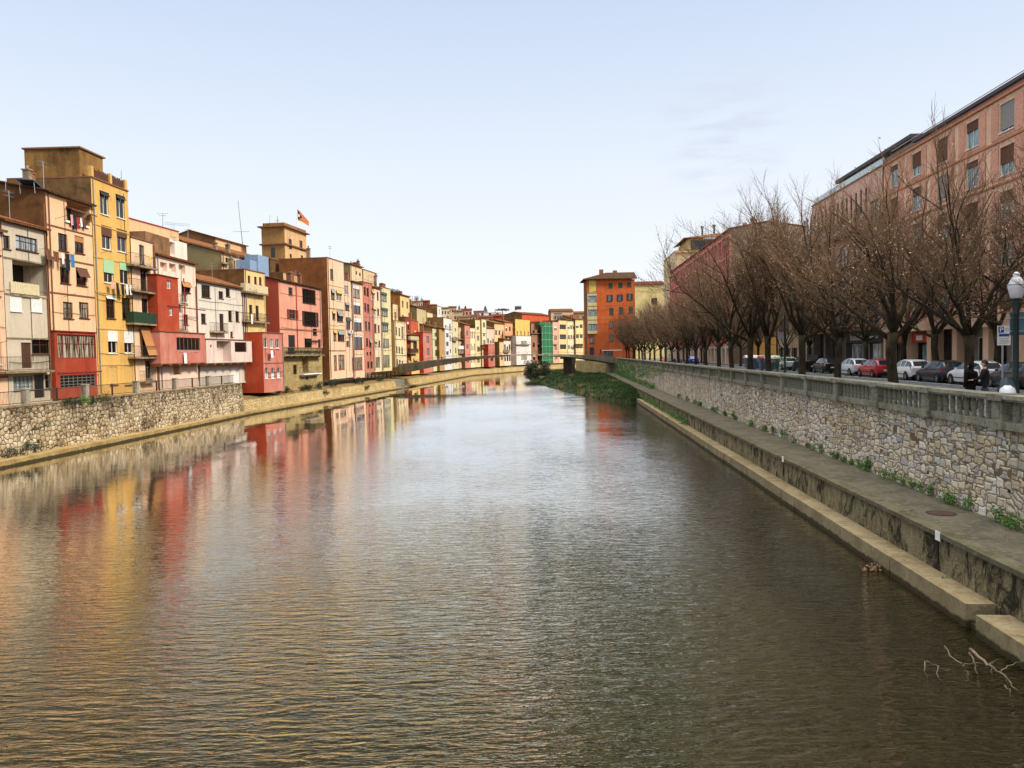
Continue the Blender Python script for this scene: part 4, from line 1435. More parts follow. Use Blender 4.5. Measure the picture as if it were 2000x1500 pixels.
    # --- house with the red bay
    r, F5, zt = house('town_house', 'pale pink house with a tall red corner bay and salmon lower bay', 307, 384, 508, ZS, 'eecfb8', items=[
        ('log', 319.5, 521, 13, 17, .5), ('log', 337, 523, 13, 16, .5), ('log', 355.5, 526, 13, 17, .5),
        ('w', 363, 562, 17, 19, 'dk', ('awn', 'shade_tan', .5)), ('w', 361, 582, 12, 18, 'wh'), ('w', 363, 624, 9, 20, 'rb'), ('w', 344.5, 720, 11, 18, 'b1', ('roll', 'shade_tan', .95)),
        ('bay', 308, 349, 541, 648, .95, 'a63c2b', [('w', 330, 556, 8, 16, 'w2'), ('w', 334, 609, 7, 15, 'w2'), ('band', 330, 600, 'frame_red')], {'trim': 'frame_red'}),
        ('bal', 352, 367, 594, 'iron', {'dep': .8}), ('bal', 352, 369, 645, 'iron', {'dep': .8}), ('pipe', 361, 645, 357, 543, 'pipe_red'),
        ('bay', 313, 401, 650, 709, 1.15, 'c56a54', [('w', 368, 672, 46, 25, 'g6')], {'trim': 'pipe_brown', 'scallop': 5})], roof='tile', dep=8, rise=.12)
    b = MB()
    s0, z0 = F5.px(327, 497, -1.2); s1, z1 = F5.px(370, 474, -1.2)
    holed(b, F5, s0, s1, zt, zt + 2.5, [(s0 + .3, s0 + (s1 - s0) * .42, zt + .9, zt + 2.2, .8)], -1.5)
    b.face([F5.pt(s0, zt, -4), F5.pt(s0, zt, -1.5), F5.pt(s0, zt + 2.5, -1.5), F5.pt(s0, zt + 2.5, -4)])
    b.face([F5.pt(s1, zt, -1.5), F5.pt(s1, zt, -4), F5.pt(s1, zt + 2.5, -4), F5.pt(s1, zt + 2.5, -1.5)])
    b.face([F5.pt(s0, zt + 2.5, -1.5), F5.pt(s1, zt + 2.5, -1.5), F5.pt(s1, zt + 2.5, -4), F5.pt(s0, zt + 2.5, -4)])
    b.build('terrace_room', stucco('e6d3c2'), r)
    b = MB(); fbox(b, F5, 0, s0 - .05, zt + .1, zt + 2.3, -4, -.9); b.build('terrace_side', stained('9a7350'), r)
    laundry('white sheet hung from the salmon bay window', F5, 352, 384, 688, 1.3, [(.3, .75, 1.05, 'cloth_white')])
    # --- grey house
    r, F6, zt = house('town_house', 'light grey house with small windows above a pale pink scalloped bay', 386, 477, 556, ZS, 'd6cbbc', items=[
        ('w', 402, 569, 17, 24, 'bd'), ('w', 431.5, 576, 9, 14, 'b1'), ('w', 445, 571, 8, 16, 'b1'), ('w', 397.5, 622, 9, 19, 'bd'), ('w', 433, 629, 8, 32, 'bd'),
        ('w', 449.5, 617, 7, 20, 'b1'), ('w', 463.5, 618, 7, 20, 'b1'), ('w', 452.5, 653, 5, 11, 'rb'), ('bal', 419, 447, 648, 'iron', {'dep': .6}), ('pipe', 387, 742, 383, 560, 'pipe_brown'), ('pipe', 478, 742, 474, 566, 'pipe_brown'),
        ('bay', 403, 492, 664, 708, 1.15, 'dcc3b6', [('log', 437.5, 686, 28, 40, 1.0), ('w', 470, 678, 23, 19, 'k4'), ('w', 412, 676, 3, 5, 'dk')], {'trim': 'pipe_brown', 'scallop': 6}),
        ('d', 459, 733, 18, 30, 'white')], roof='tile', dep=8, rise=.34)
    # --- olive gabled house behind it
    house('gabled_house', 'olive grey gabled house standing behind the light grey one', 436, 486, 500, 10, 'd8b684', off=7.5, side='857a58', sidem=stained('8b7f5c', '5c5238', .5), dep=9, roof='tile', rise=.28, fine=False, items=[
        ('w', 443, 508, 5, 9, 'b1'), ('w', 455, 516, 10, 16, 'br'), ('w', 474, 520, 8, 16, 'br'), ('bal', 436, 450, 514, 'iron', {'dep': .5})])
    # --- yellow house with balconies
    r, F7, zt = house('town_house', 'small yellow house with two balconies and a cream railing screen', 479, 519, 531, ZS - 1.2, 'dcbd74', items=[
        ('w', 486.5, 546, 5, 15, 'rb'), ('w', 499, 548, 5, 15, 'rb'), ('w', 508.5, 549, 5, 15, 'rb'), ('w', 490, 609, 6, 27, 'bd'), ('w', 502.5, 611, 6, 28, 'bd'),
        ('bal', 480, 524, 572, 'reed_cream', {'dep': .7}), ('bal', 482, 527, 628, 'iron', {'dep': .7}), ('plants', 484, 500, 568, .55)], roof='flat', dep=8)
    laundry('small white washing on the balcony of the small yellow house', F7, 488, 500, 612, .72, [(.3, .5, 1.2, 'cloth_white'), (.75, .3, .8, 'cloth_brown')])
    for (x0, x1, y0, dd) in ((488, 501, 507, 3.2), (503, 524, 497, 5.0)):
        b = MB()
        s0, _ = F7.px(x0, y0, -dd); s1, _ = F7.px(x1, y0, -dd); z1 = F7.px(x0, y0, -dd)[1]
        fbox(b, F7, s0, s1, zt, z1, -dd - 2, -dd)
        b.build('rooftop_room', plain('paint_blue', lin('7d97b4'), .8, var=.25), r)
    # --- salmon house, black shutters, stone base, red bay
    blk = ('shut', 'frame_dark', 1.0)
    sal = 'd98e6e'
    r, F8, zt = house('town_house', 'salmon house with black shutters and a planted balcony over bare stone', 545, 628, 556, 8.0, sal, side='b54a38', sidem=stained('b04a36', '8a5a3c', .45), dep=8, off=-.6, roof='tile_dark', rise=.22, items=[
        ('w', 567.5, 569, 8, 15, 'gy'), ('w', 603.5, 579, 26, 28, 'k4'), ('w', 571.5, 614, 12, 18, 'gy', ('shut', 'frame_red', .8)), ('w', 606, 623, 24, 28, 'k4', ('shut', 'frame_dark', .3)),
        ('w', 615, 648, 8, 12, 'dk'), ('d', 570, 673, 13, 37, 'frame_dark'), ('w', 602, 674, 14, 26, 'dk'), ('w', 624, 676, 5, 26, 'rb'), ('band', 585, 645, 'coping'),
        ('bal', 551, 634, 693, 'plants', {'dep': .9, 'vault': True}), ('plants', 556, 628, 689, .82), ('plants', 600, 622, 668, .3),
        ('pipe', 581, 690, 575, 556, 'pipe_red'), ('chim', 571, 531, 7, 2.5)], under=None)
    stone = masonry('house_stone', [lin('b59a62'), lin('c4ad78'), lin('a08a58'), lin('c9b68a')], lin('8a7348'), 2.6, .03, (1, 1, 1.6), .04, lin('5c4a2c'), .4, (.54, .76))
    b = MB()
    holed(b, F8, .01, F8.W - .01, 1.6, 8.0, [F8.rect(578, 722, 7, 19) + (.2,), F8.rect(598, 714, 12, 27) + (.9,), F8.rect(601, 737, 5, 10) + (.3,)], -.12)
    b.face([F8.pt(.01, 1.6, -8), F8.pt(.01, 1.6, -.12), F8.pt(.01, 8, -.12), F8.pt(.01, 8, -8)])
    b.face([F8.pt(F8.W - .01, 1.6, -.12), F8.pt(F8.W - .01, 1.6, -8), F8.pt(F8.W - .01, 8, -8), F8.pt(F8.W - .01, 8, -.12)])
    sb = b.build('stone_base', stone, r)
    window(F8, F8.rect(578, 722, 7, 19), sb, 'bd', None, -.12, .18, False)
    s0, _ = F8.px(595, 729, .7); s1, _ = F8.px(629, 729, .7); zz = F8.px(612, 729, .7)[1]
    balcony(F8, s0, s1, zz, sb, 'iron', .8, -.1, .9, 'white', True, False)
    r, F9, zz = house('riverside_annex', 'salmon red annex with rows of three white windows above the bank', 511, 551, 651, 2.3, 'c56e58', side='a83c2e', dep=4.2, off=-2.4, roof='flat', coping='pipe_brown', sidem=stucco('b3402f'), items=[
        ('w', 518.5, 670, 7, 18, 'wd'), ('w', 530.5, 671, 7, 18, 'wt'), ('w', 541.5, 671, 7, 18, 'wd'), ('w', 521, 729, 7, 21, 'wd', ('half', 'shade_white', .55)), ('w', 533, 729, 7, 21, 'wd', ('half', 'shade_white', .55)), ('w', 544.5, 728, 7, 20, 'wd', ('half', 'shade_white', .55)),
        ('band', 532, 709, 'coping')])
    laundry('red and white cloth hung under the upper windows of the salmon annex', F9, 524, 542, 683, .5, [(.4, .8, .9, 'cloth_white'), (.6, .3, .6, 'cloth_red')])
    for i in range(3): pass
    # ------- row over the bank
    A = ('awn', 'shade_ochre', .3)
    r, G1, zt = house('tall_house', 'tall cream house with a stained brown gable and sagging window blinds', 641, 673, 509, 3.0, 'e6bc96', side='7a4c2a', sidem=stained('8a5731', '4a2a14', .7), dep=8, off=-.7, roof='flat', items=[
        ('w', 648, 536, 6, 21, 'gy'), ('w', 650, 575, 7, 19, 'br', ('awn', 'shade_grey', .4)), ('w', 662, 578, 11, 20, 'wh', A), ('w', 652, 616, 6, 16, 'gy', A), ('w', 664, 618, 12, 21, 'gy', ('awn', 'shade_grey', .5)),
        ('w', 654, 655, 6, 20, 'rd', A), ('w', 666, 656, 13, 20, 'rb', ('awn', 'shade_grey', .4)), ('w', 655, 708, 6, 29, 'rd'), ('w', 667, 707, 12, 28, 'rd'),
        ('band', 656, 559, 'shade_ochre'), ('band', 658, 603, 'shade_ochre'), ('band', 660, 643, 'shade_ochre'), ('band', 662, 685, 'frame_red')])
    house('tall_house', 'narrow peach house with a red rooftop terrace and an air conditioner', 673.6, 688, 549, 3.0, 'e8bd98', dep=8, off=-.5, roof='flat', items=[
        ('w', 677, 567, 8, 18, 'wh'), ('w', 678, 599, 8, 14, 'bd', ('awn', 'shade_grey', .3)), ('w', 680, 632, 8, 22, 'rb', ('awn', 'shade_darkgreen', .3)), ('ac', 682, 648, 7, 7), ('w', 679, 671, 5, 10, 'rb'), ('w', 683, 668, 4, 26, 'wh')])
    house('tall_house', 'peach house with red glazed loggias and a wide red window at its base', 688.6, 709, 553, 2.8, 'e9bd98', dep=8, off=-.7, roof='mono', rise=.1, items=[
        ('w', 696, 569, 13, 25, 'rd', ('roll', 'shade_white', .3)), ('w', 697, 601, 14, 23, 'rb', ('roll', 'shade_white', .3)), ('w', 699, 633, 15, 25, 'rb', ('roll', 'shade_white', .35)), ('w', 700, 668, 15, 28, 'rb', ('roll', 'shade_white', .15)), ('w', 699, 710, 18, 24, 'rw')])
    house('tall_house', 'cream top storey with chimney rising behind the red glazed loggias', 686, 709, 520, 14, 'd8bb90', off=4, side='8f7f5e', dep=7, roof='mono', rise=.16, fine=False, items=[('w', 696, 533, 3, 7, 'dk'), ('w', 703, 536, 3, 7, 'dk'), ('chim', 699, 513, 9, 3)])
    house('tall_house', 'narrow faded coral red house with paired windows', 709.6, 728, 553, 3.6, 'bf6a54', dep=8, off=-.4, roof='flat', items=[
        ('w', 712.5, 568, 4, 15, 'bd'), ('w', 718, 570, 4, 15, 'bd'), ('w', 713.5, 600, 4, 16, 'gy'), ('w', 719, 602, 4, 16, 'gy'), ('w', 715, 636, 4, 17, 'gy'), ('w', 721, 637, 4, 16, 'gy'), ('w', 717, 668, 4, 15, 'bd'), ('w', 723, 670, 4, 15, 'bd', ('awn', 'shade_grey', .5)),
        ('w', 717.5, 690, 3, 5, 'dk'), ('w', 723.5, 690, 3, 5, 'dk'), ('w', 719.5, 712, 4, 12, 'bd'), ('w', 726, 712, 4, 12, 'bd')])
    house('tall_house', 'cream house beside the coral one with narrow paired windows', 728.6, 744, 563, 3.6, 'e8cba8', dep=8, off=-.5, roof='mono', rise=.14, items=[
        ('w', 729, 577, 6, 18, 'wh', A), ('w', 738, 578, 3, 15, 'rb'), ('w', 731, 608, 6, 16, 'wh', A), ('w', 739, 609, 3, 13, 'rb'), ('w', 733, 641, 5, 17, 'rb'), ('w', 740, 642, 3, 14, 'rb'), ('w', 734, 672, 6, 17, 'wh', A), ('w', 741, 671, 3, 12, 'dk'), ('w', 738, 707, 8, 19, 'gg'), ('pipe', 746, 724, 742, 566, 'pipe_brown')])
    house('tall_house', 'brown boxy roof storey with terrace above the coral red house', 711, 737, 531, 14, 'cfae80', off=5, side='85603c', dep=6, roof='flat', fine=False, items=[('chim', 733, 535, 8, 1)])
    gg = ('awn', 'shade_darkgreen', .25)
    house('tall_house', 'pale greenish cream house with a column of wide green windows', 744.6, 763, 563, 3.6, 'd6c892', dep=8, off=-.4, roof='flat', items=[
        ('w', 749, 580, 12, 16, 'gg', gg), ('w', 751, 610, 12, 15, 'gg', gg), ('w', 752, 639, 12, 17, 'gg', gg), ('w', 753.5, 670, 12, 17, 'gg'), ('w', 755, 705, 12, 23, 'gn'), ('chim', 750, 553, 6, 1)])
    ar = 'kw'
    house('moorish_house', 'cream house with slender dark arched windows and an ochre side wall', 770, 792, 628, 4.2, 'e9cfa0', side='a8843c', sidem=stucco('b08a40'), dep=9, off=-.9, roof='flat', items=[
        ('w', 774, 646, 3, 15, ar), ('w', 780, 648, 3, 15, ar), ('w', 786, 649, 4, 22, ar), ('w', 775, 682, 3, 12, ar), ('w', 780, 683, 3, 12, ar), ('w', 785.5, 684, 3, 12, ar), ('w', 776, 709, 3, 15, ar), ('w', 781, 710, 3, 15, ar), ('w', 786, 711, 3, 13, ar),
        ('band', 780, 630, 'shade_ochre'), ('band', 781, 663, 'coping'), ('band', 781, 694, 'coping')])
    house('moorish_tower', 'slim cream tower room with one arched window above the arched house', 767, 777, 594, 10, 'e2c48e', side='a07c3c', dep=7, off=-.2, roof='flat', fine=False, items=[('w', 772, 617, 3, 16, ar)])
    CLUTTER = False
    # ---- beams and struts under the overhanging row
    root = empty('overhang_struts', meet(FACADE, 715), 'dark timber struts propping the overhanging houses above the bank', 'struts')
    pl = shift(FACADE, -.3)
    for px in (688, 696, 705, 715, 722, 729, 737, 744, 752, 760, 768, 776, 785):
        p = meet(pl, px); b = MB()
        q = meet(shift(FACADE, 1.4), px)
        b.tube([p + V((0, 0, 3.35)), V((q.x, q.y, 2.0))], .11, 5)
        b.build('strut', M['iron_rust'], root)


def far_houses():
    """the houses beyond the footbridge, seen small"""
    S = [('awn', 'shade_ochre', .3), None, ('roll', 'shade_white', .35), None, ('roll', 'shade_grey', .4), None, None]
    Z = 2.4

    def fh(label, x0, x1, top, col, rows, cols, sty, off=0.0, roof='flat', zb=Z, w=None, h=1.35, shades=S, extra=(), name='riverside_house', side='8a6a42', dep=8, sidem=None):
        P0, P1 = meet(shift(FACADE, off) if off else FACADE, x0, 650), meet(shift(FACADE, off) if off else FACADE, x1, 650)
        Fq = Face(P0, P1)
        zt = Fq.px((x0 + x1) / 2, top)[1]
        zs = [zb + .9 + (zt - zb - 1.0) * (k + .15) / rows for k in range(rows)]
        h = min(h * 1.2, (zt - zb) / max(1, rows) * .66)
        ww = min((w or 9) * 1.1, Fq.W / cols * .72, 99 if w else 1.6)
        off += RN.uniform(-.5, .6)
        it = [('grid', zs, cols, ww, h, sty, shades)] if rows else []
        it += [('bal', x0 + .4, x1 - .4, RN.uniform(top + 14, 690), RN.choice(('iron', 'wall', 'reed_brown', 'iron')), {'dep': .7, 'h': .9})] if rows > 1 and RN.random() < .6 and zb < 5 else []
        it += [('band', (x0 + x1) / 2, 652 + RN.uniform(-6, 12), 'slab')] if rows > 2 else []
        if roof == 'flat' and RN.random() < .55: roof = RN.choice(('tile', 'mono', 'tile_dark'))
        r3 = house(name, label, x0, x1, top, zb, col, side=side, sidem=sidem, dep=dep, off=off, roof=roof, items=it + list(extra), fine=False, group='houses beyond the footbridge', ref=650)
        if RN.random() < .75:
            b = MB()
            for q in range(RN.randint(1, 2)):
                s_, d_ = r3[1].W * RN.uniform(.1, .8), -RN.uniform(.5, 4)
                fbox(b, r3[1], s_, s_ + .6, r3[2], r3[2] + RN.uniform(1.2, 2.4), d_ - .6, d_)
                if q: b.tube([r3[1].pt(s_, r3[2], d_), r3[1].pt(s_, r3[2] + 3.6, d_)], .06, 4)
            b.build('chimney', M[RN.choice(('coping', 'terracotta', 'slab'))], r3[0])
        return r3

    fh('yellow upper storey house rising behind the dark red slot', 783, 801, 578, 'e0bd74', 3, 2, 'kw', off=5, zb=10, side='a06a34')
    fh('very narrow dark brick red house at the bridge head', 793, 801.5, 620, '8e2c22', 4, 1, 'dk')
    fh('yellow house with one wide window and a yellow balcony near the bridge head', 802, 818, 655, 'dfbd62', 2, 1, 'g6', w=3.4, h=1.7, off=-.6, extra=[('bal', 802, 818, 664, 'reed_cream', {'dep': .6, 'h': .8})])
    fh('red box storey sitting above the yellow balcony', 802, 817, 627, 'b8503a', 1, 1, 'wh', off=.6, zb=9)
    fh('cream house with tall windows behind the red box storey', 803, 816, 604, 'e2c792', 2, 2, 'kw', off=6, zb=11)
    fh('salmon red house with grey windows and dark red flank', 826, 844, 650, 'c8705a', 3, 1, 'gl', off=-.8, w=2.5, h=1.4, sidem=stucco('a82a20'), shades=None)
    fh('tall plain olive cream house behind the salmon red one', 815, 833, 602, 'c0ac78', 1, 1, 'dk', off=3.5, zb=8, side='9b8b60')
    fh('cream block with brown balcony behind the pale green house', 834, 852, 610, 'dcc590', 2, 1, 'kw', off=5, zb=9, extra=[('bal', 838, 852, 632, 'reed_brown', {'dep': .7})])
    fh('pale green house with wide green framed windows', 844.6, 857, 640, 'c9cc9a', 4, 1, 'gg', w=2.4)
    fh('plain ochre wall house with a single shutter', 857.6, 866, 641, 'b88c42', 1, 1, 'dk', off=-.3)
    fh('slim white house with stacked glazed bays', 866.6, 883, 622, 'd8d3cf', 4, 2, 'kw', off=-.5, extra=[('bay', 870, 878, 642, 700, .7, 'dcdad8', [('w', 874, 655, 5, 9, 'wd'), ('w', 874, 672, 5, 9, 'wd'), ('w', 874, 690, 5, 8, 'wd')], {'trim': 'white'})])
    fh('white turret with two narrow windows on the roof of the white house', 855, 863, 599, 'dad6d2', 2, 1, 'w2', off=4, zb=14)
    fh('cream green house with small dark windows', 883.6, 895, 628, 'd2c690', 4, 1, 'kw', w=1.6)
    fh('pinkish house with cluttered dark balconies', 895.6, 907, 640, 'd9a896', 3, 1, 'k4', w=2.6, h=1.8, extra=[('bal', 896, 907, 662, 'iron'), ('bal', 896, 907, 682, 'white')])
    fh('coral pink house with three square windows', 907.6, 917.5, 634, 'cc7a66', 3, 1, 'wd', w=2.0, off=-.4)
    fh('pale cream house with slit windows', 918, 928, 641, 'ecd6a6', 3, 3, 'dk', w=.5, h=1.9)
    fh('cream yellow house with awnings in one column', 928.5, 938, 625, 'e4c98c', 4, 1, 'br', w=1.9)
    fh('pale green narrow house with an ochre flank', 941, 950, 624, 'cdcf9e', 5, 1, 'gg', off=-.8, w=1.7, sidem=stucco('b88c42'))
    fh('pale pink house with a cluttered dark roof terrace', 950.5, 965, 641, 'e3bda6', 2, 3, 'kw', roof='tile')
    fh('red riverside bay house with grey window', 953, 966, 673, 'bb6048', 1, 1, 'gy', off=-2.0, w=2.0, h=1.6, sidem=stucco('a82a20'))
    fh('orange cream house with tile roof and brown shuttered windows', 965.6, 985, 632, 'e8b97c', 3, 3, 'rb', roof='tile', off=1.0)
    fh('cream bay house with one large window under the dark balcony', 975, 983, 668, 'dcb878', 1, 1, 'gl', off=-1.6, w=1.8, h=2.0)
    fh('white arched gallery house with black window bars', 983.4, 997, 664, 'e6cdb6', 2, 3, 'k4', off=-1.0, w=1.3, h=1.6)
    fh('orange house with striped dark balconies', 985.4, 1006, 630, 'e09a62', 4, 3, 'dk', off=.8, extra=[('bal', 990, 1006, 656, 'iron'), ('bal', 996, 1006, 676, 'iron')])
    fh('bright yellow house above two white framed glazed galleries', 1006.5, 1035, 624, 'd8b04c', 1, 4, 'br', zb=10.8, w=.8, h=1.6, shades=None)
    fh('white glazed gallery storeys below the bright yellow house', 1008, 1037, 656, 'd9d4ca', 2, 1, 'wg', off=-1.2, w=4.6, h=1.9, shades=None, sidem=stucco('d9d4ca'))
    fh('dull brown house beside the scaffold', 1037.4, 1056, 632, '96603c', 3, 2, 'dk')
    fh('pink narrow house next to the green scaffold', 1079.5, 1090.5, 629, 'dfa084', 4, 1, 'kw', w=2.2)
    fh('house with four wide windows and yellow bands', 1091, 1107.5, 626, 'e3c27a', 4, 1, 'k4', w=4.4, h=1.6, shades=None)
    fh('cream house with small triple windows beyond the bridge', 1108, 1123.5, 626, 'ecd8a4', 4, 3, 'br')
    fh('cream yellow house with one column of pale windows', 1124, 1139, 624, 'edcf88', 4, 2, 'wd')
    fh('red pink house end half hidden by the orange building', 1139.5, 1156, 634, 'cd6248', 4, 2, 'wd')
    fh('brick red gable house with a long sloping roof behind the scaffold', 1020, 1073, 615, 'bb4a30', 0, 1, 'dk', off=10, zb=8, roof='tile_red')
    # scaffold under green netting
    P0, P1 = meet(shift(FACADE, -1.2), 1058, 650), meet(shift(FACADE, -1.2), 1079, 650)
    Fs = Face(P0, P1)
    zt = Fs.px(1068, 631)[1]
    root = empty('scaffold', Fs.pt(Fs.W / 2, Z), 'scaffold wrapped in bright green netting between pink and brown houses', 'scaffold')
    b = MB()
    n = 40
    for i in range(n):
        a, c = Fs.W * i / n, Fs.W * (i + 1) / n
        d0, d1 = .05 * math.sin(i * .9), .05 * math.sin((i + 1) * .9)
        b.face([Fs.pt(a, Z, d0), Fs.pt(c, Z, d1), Fs.pt(c, zt, d1), Fs.pt(a, zt, d0)])
        b.face([Fs.pt(a, Z, d0 - .02), Fs.pt(a, zt, d0 - .02), Fs.pt(c, zt, d1 - .02), Fs.pt(c, Z, d1 - .02)])
    fbox(b, Fs, -2.5, 1.5, zt - .9, zt + .1, -1.2, .6)
    b.build('netting', plain('netting_bright', lin('176b45'), .8, var=.35), root)
    b = MB()
    for k in range(6):
        z = Z + (zt - Z) * (k + .5) / 6
        b.tube([Fs.pt(-.6, z, .12), Fs.pt(Fs.W + .1, z, .12)], .06, 4)
    for k in range(4):
        a = Fs.W * k / 3
        b.tube([Fs.pt(a, Z, .12), Fs.pt(a, zt + .6, .12)], .05, 4)
    b.build('poles', M['shade_green'], root)
    house('scaffolded_house', 'dark brown house front behind the green scaffold', 1054, 1079.4, 629, Z, '6e3a28', off=.4, dep=7, roof='flat', fine=False, ref=650, items=[('grid', [5, 8, 11, 14], 2, 1.2, 1.5, 'dk', None)])


def skyline():
    # long cream wall above the narrow peach house
    house('back_building', 'large blank tan wall block rising behind the narrow balcony house', 254, 354, 441, 10, 'd3ac78', off=11, dep=8, roof='flat', coping='pipe_red', fine=False)
    house('back_building', 'long peach building with a long tiled roof above the grey house', 358, 545, 495, 10, 'dfb27c', off=15, dep=12, roof='tile', rise=.36, fine=False, items=[('w', 376, 492, 6, 14, 'br'), ('w', 400, 500, 4, 8, 'br')])
    house('back_building', 'small gabled attic of peach render on the long tiled roof', 425, 485, 474, 18, 'dcae78', off=25, dep=10, roof='tile', rise=.3, fine=False)
    house('back_building', 'dark stained terrace wall between the tower and the salmon house', 530, 616, 517, 8, 'b08a50', off=8, dep=6, side='5c4426', front=stained('7a5a34', '33261a', .95), roof='flat', fine=False)
    house('back_building', 'orange tan block with chimney under the dark terrace wall', 555, 628, 541, 8, 'c99a58', off=4, dep=4, roof='flat', fine=False, items=[('chim', 571, 530, 8, .6)])
    # square tower with flag
    r, Ft, zt = house('square_tower', 'square ochre tower with cornices standing over the old town roofs', 560, 602, 452, 10, 'd0a468', side='9a744a', sidem=stained('a8814f', '6d4e30', .55), off=16, dep=4.6, roof=None, fine=False, items=[
        ('w', 567, 477, 6, 20, 'rb'), ('w', 588, 480, 6, 20, 'rb'), ('w', 568, 500, 4, 8, 'dk'), ('w', 590, 503, 4, 8, 'dk')])
    b = MB()
    D = 4.6
    for z, h, o in ((zt - 3.3, .25, .35), (zt - .02, .22, .55), (zt - 8.2, .25, .3)):
        fbox(b, Ft, -o, Ft.W + o, z, z + h, -D - o, o)
    b.build('cornice', M['coping'], r)
    b = MB()
    for k in (0, 1):
        fbox(b, Ft, .02, Ft.W - .02, zt + .2, zt + .8, -.3 - k * (D - .6), -.02 - k * (D - .6))
        fbox(b, Ft, .02 + k * (Ft.W - .34), .3 + k * (Ft.W - .34), zt + .2, zt + .8, -D + .32, -.32)
    b.build('parapet', stained('a07846'), r)
    b = MB(); fbox(b, Ft, -.012, .0, zt - 5.6, zt - 3.8, -2.8, -2.0)
    b.build('side_window', M['glass_dark'], r)
    # flag pole and flag
    s, z0 = Ft.px(581, 447, -2)
    p0 = Ft.pt(s, zt + .2, -2)
    z1 = Ft.px(581, 406, -2)[1]
    root = empty('flagpole', p0, 'white flagpole with a drooping starred red and yellow striped flag', 'flagpole')
    b = MB(); b.tube([p0, V((p0.x, p0.y, z1))], [.14, .07], 6)
    b.lathe((p0.x, p0.y, z1), [(.02, 0), (.12, .08), (.02, .2)], 8)
    b.build('pole', M['white'], root)
    b = MB()
    nu, nv = 14, 8
    L, Hh = 2.9, 2.3
    def fp(u, v):
        droop = 2.5 * u ** 1.15
        sh = 1 - .62 * u
        return V((p0.x, p0.y, z1 - .25)) + V((.9, .35, 0)) * (L * u * .82) + V((0, .16 * math.sin(u * 9 + v * 2), 0)) - V((0, 0, droop + v * Hh * sh))
    for i in range(nu):
        for j in range(nv):
            u, v = i / nu, j / nv
            tri = u < .45 * (1 - abs(2 * (v + .06) - 1))
            star = .04 < u < .2 and .36 < v < .6
            m = 3 if star else 2 if tri else (j % 2)
            b.face([fp(u, v), fp(u + 1 / nu, v), fp(u + 1 / nu, v + 1 / nv), fp(u, v + 1 / nv)], m)
    b.build('flag', [plain('flag_red', lin('b5302c'), .9), plain('flag_yellow', lin('e0a040'), .9), plain('flag_blue', lin('2b3550'), .9), M['white']], root)
    # masts and aerials
    def mast(label, px, y0, y1, dist, bars=(), lean=0.0, r_=.05, name='aerial'):
        a, c = at_y(px, y1, dist), at_y(px + lean, y0, dist)
        root = empty(name, a, label, 'aerial')
        b = MB(); b.tube([a, c], [r_, r_ * .6], 5); b.build('mast', M['steel'], root)
        if bars:
            b = MB()
            for u, w in bars:
                p = a.lerp(c, u)
                b.tube([p - V((w, .1, 0)), p + V((w, -.1, 0))], r_ * .45, 4)
                for k in (-.9, -.45, 0, .45, .9):
                    q = p + V((w * k, 0, 0)); b.tube([q - V((0, .3, .12)), q + V((0, .3, .12))], r_ * .3, 3)
            b.build('crossbars', M['steel'], root)
    mast('tall thin leaning radio mast on the long tiled roof', 474, 392, 478, 150, ((.30, 1.6),), -9, .09)
    mast('short whip aerial on the corner of the square tower', 527, 420, 450, 165, (), 0, .06)
    mast('stubby aerial with bars on the square tower roof', 542, 422, 450, 165, ((.4, .5), (.7, .4)), 0, .1)
    mast('television aerial on the blank tan block', 318, 416, 442, 110, ((.95, .8), (.8, .5)), 0, .05)
    mast('television aerial on the tall yellow house parapet', 237, 332, 350, 71, (), 0, .035)
    mast('television aerial on the narrow balcony house roof', 367, 446, 470, 118, ((.9, .6),), 0, .05)
    mast('thin aerial by the solar panel on the attic roof', 11, 352, 372, 58, (), 0, .03)
    # far tower crane jib
    a, c = at_y(322, 438, 420), at_y(371, 442, 420)
    root = empty('tower_crane', at_y(355, 520, 420), 'far pale tower crane jib above the blank tan block', 'crane')
    b = MB()
    d = c - a
    n = 14
    for i in range(n + 1):
        p = a + d * (i / n)
        if i < n:
            q = a + d * ((i + 1) / n)
            b.tube([p, q], .12, 3); b.tube([p + V((0, 0, 1.1)), q + V((0, 0, 1.1))], .1, 3); b.tube([p, q + V((0, 0, 1.1))], .07, 3)
    b.tube([c, c - V((0, 0, 3.5))], .05, 3)
    b.build('jib', plain('crane_grey', lin('a9c2c4'), .5), root)
    b = MB()
    p = a + d * .25
    for sx, sy in ((0, 0), (1.2, 0), (1.2, 1.2), (0, 1.2)):
        b.tube([V((p.x + sx, p.y + sy, 5)), V((p.x + sx, p.y + sy, p.z + 1))], .1, 3)
    b.build('tower', plain('crane_grey', lin('a9c2c4'), .5), root)
    # solar panel on the attic roof of the grey beige house
    root = empty('solar_panel', at_y(42, 358, 58), 'tilted blue solar panel on the stained attic roof', 'solar panel')
    b = MB()
    a = at_y(31, 350, 58)
    b.box(a, (1.3, 0, -.1), (0, 1.6, -.5), (0, 0, .06)); b.build('panel', plain('solar_blue', lin('26486e'), .2), root)
    b = MB()
    for q in (.1, 1.2): b.tube([a + V((q, .2, 0)), a + V((q, .3, -1.0))], .03, 4); b.tube([a + V((q, 1.4, -.4)), a + V((q, 1.4, -1.0))], .03, 4)
    b.build('stand', M['steel'], root)

    # ---- houses on the hill and roofs behind the river row
    k = 0
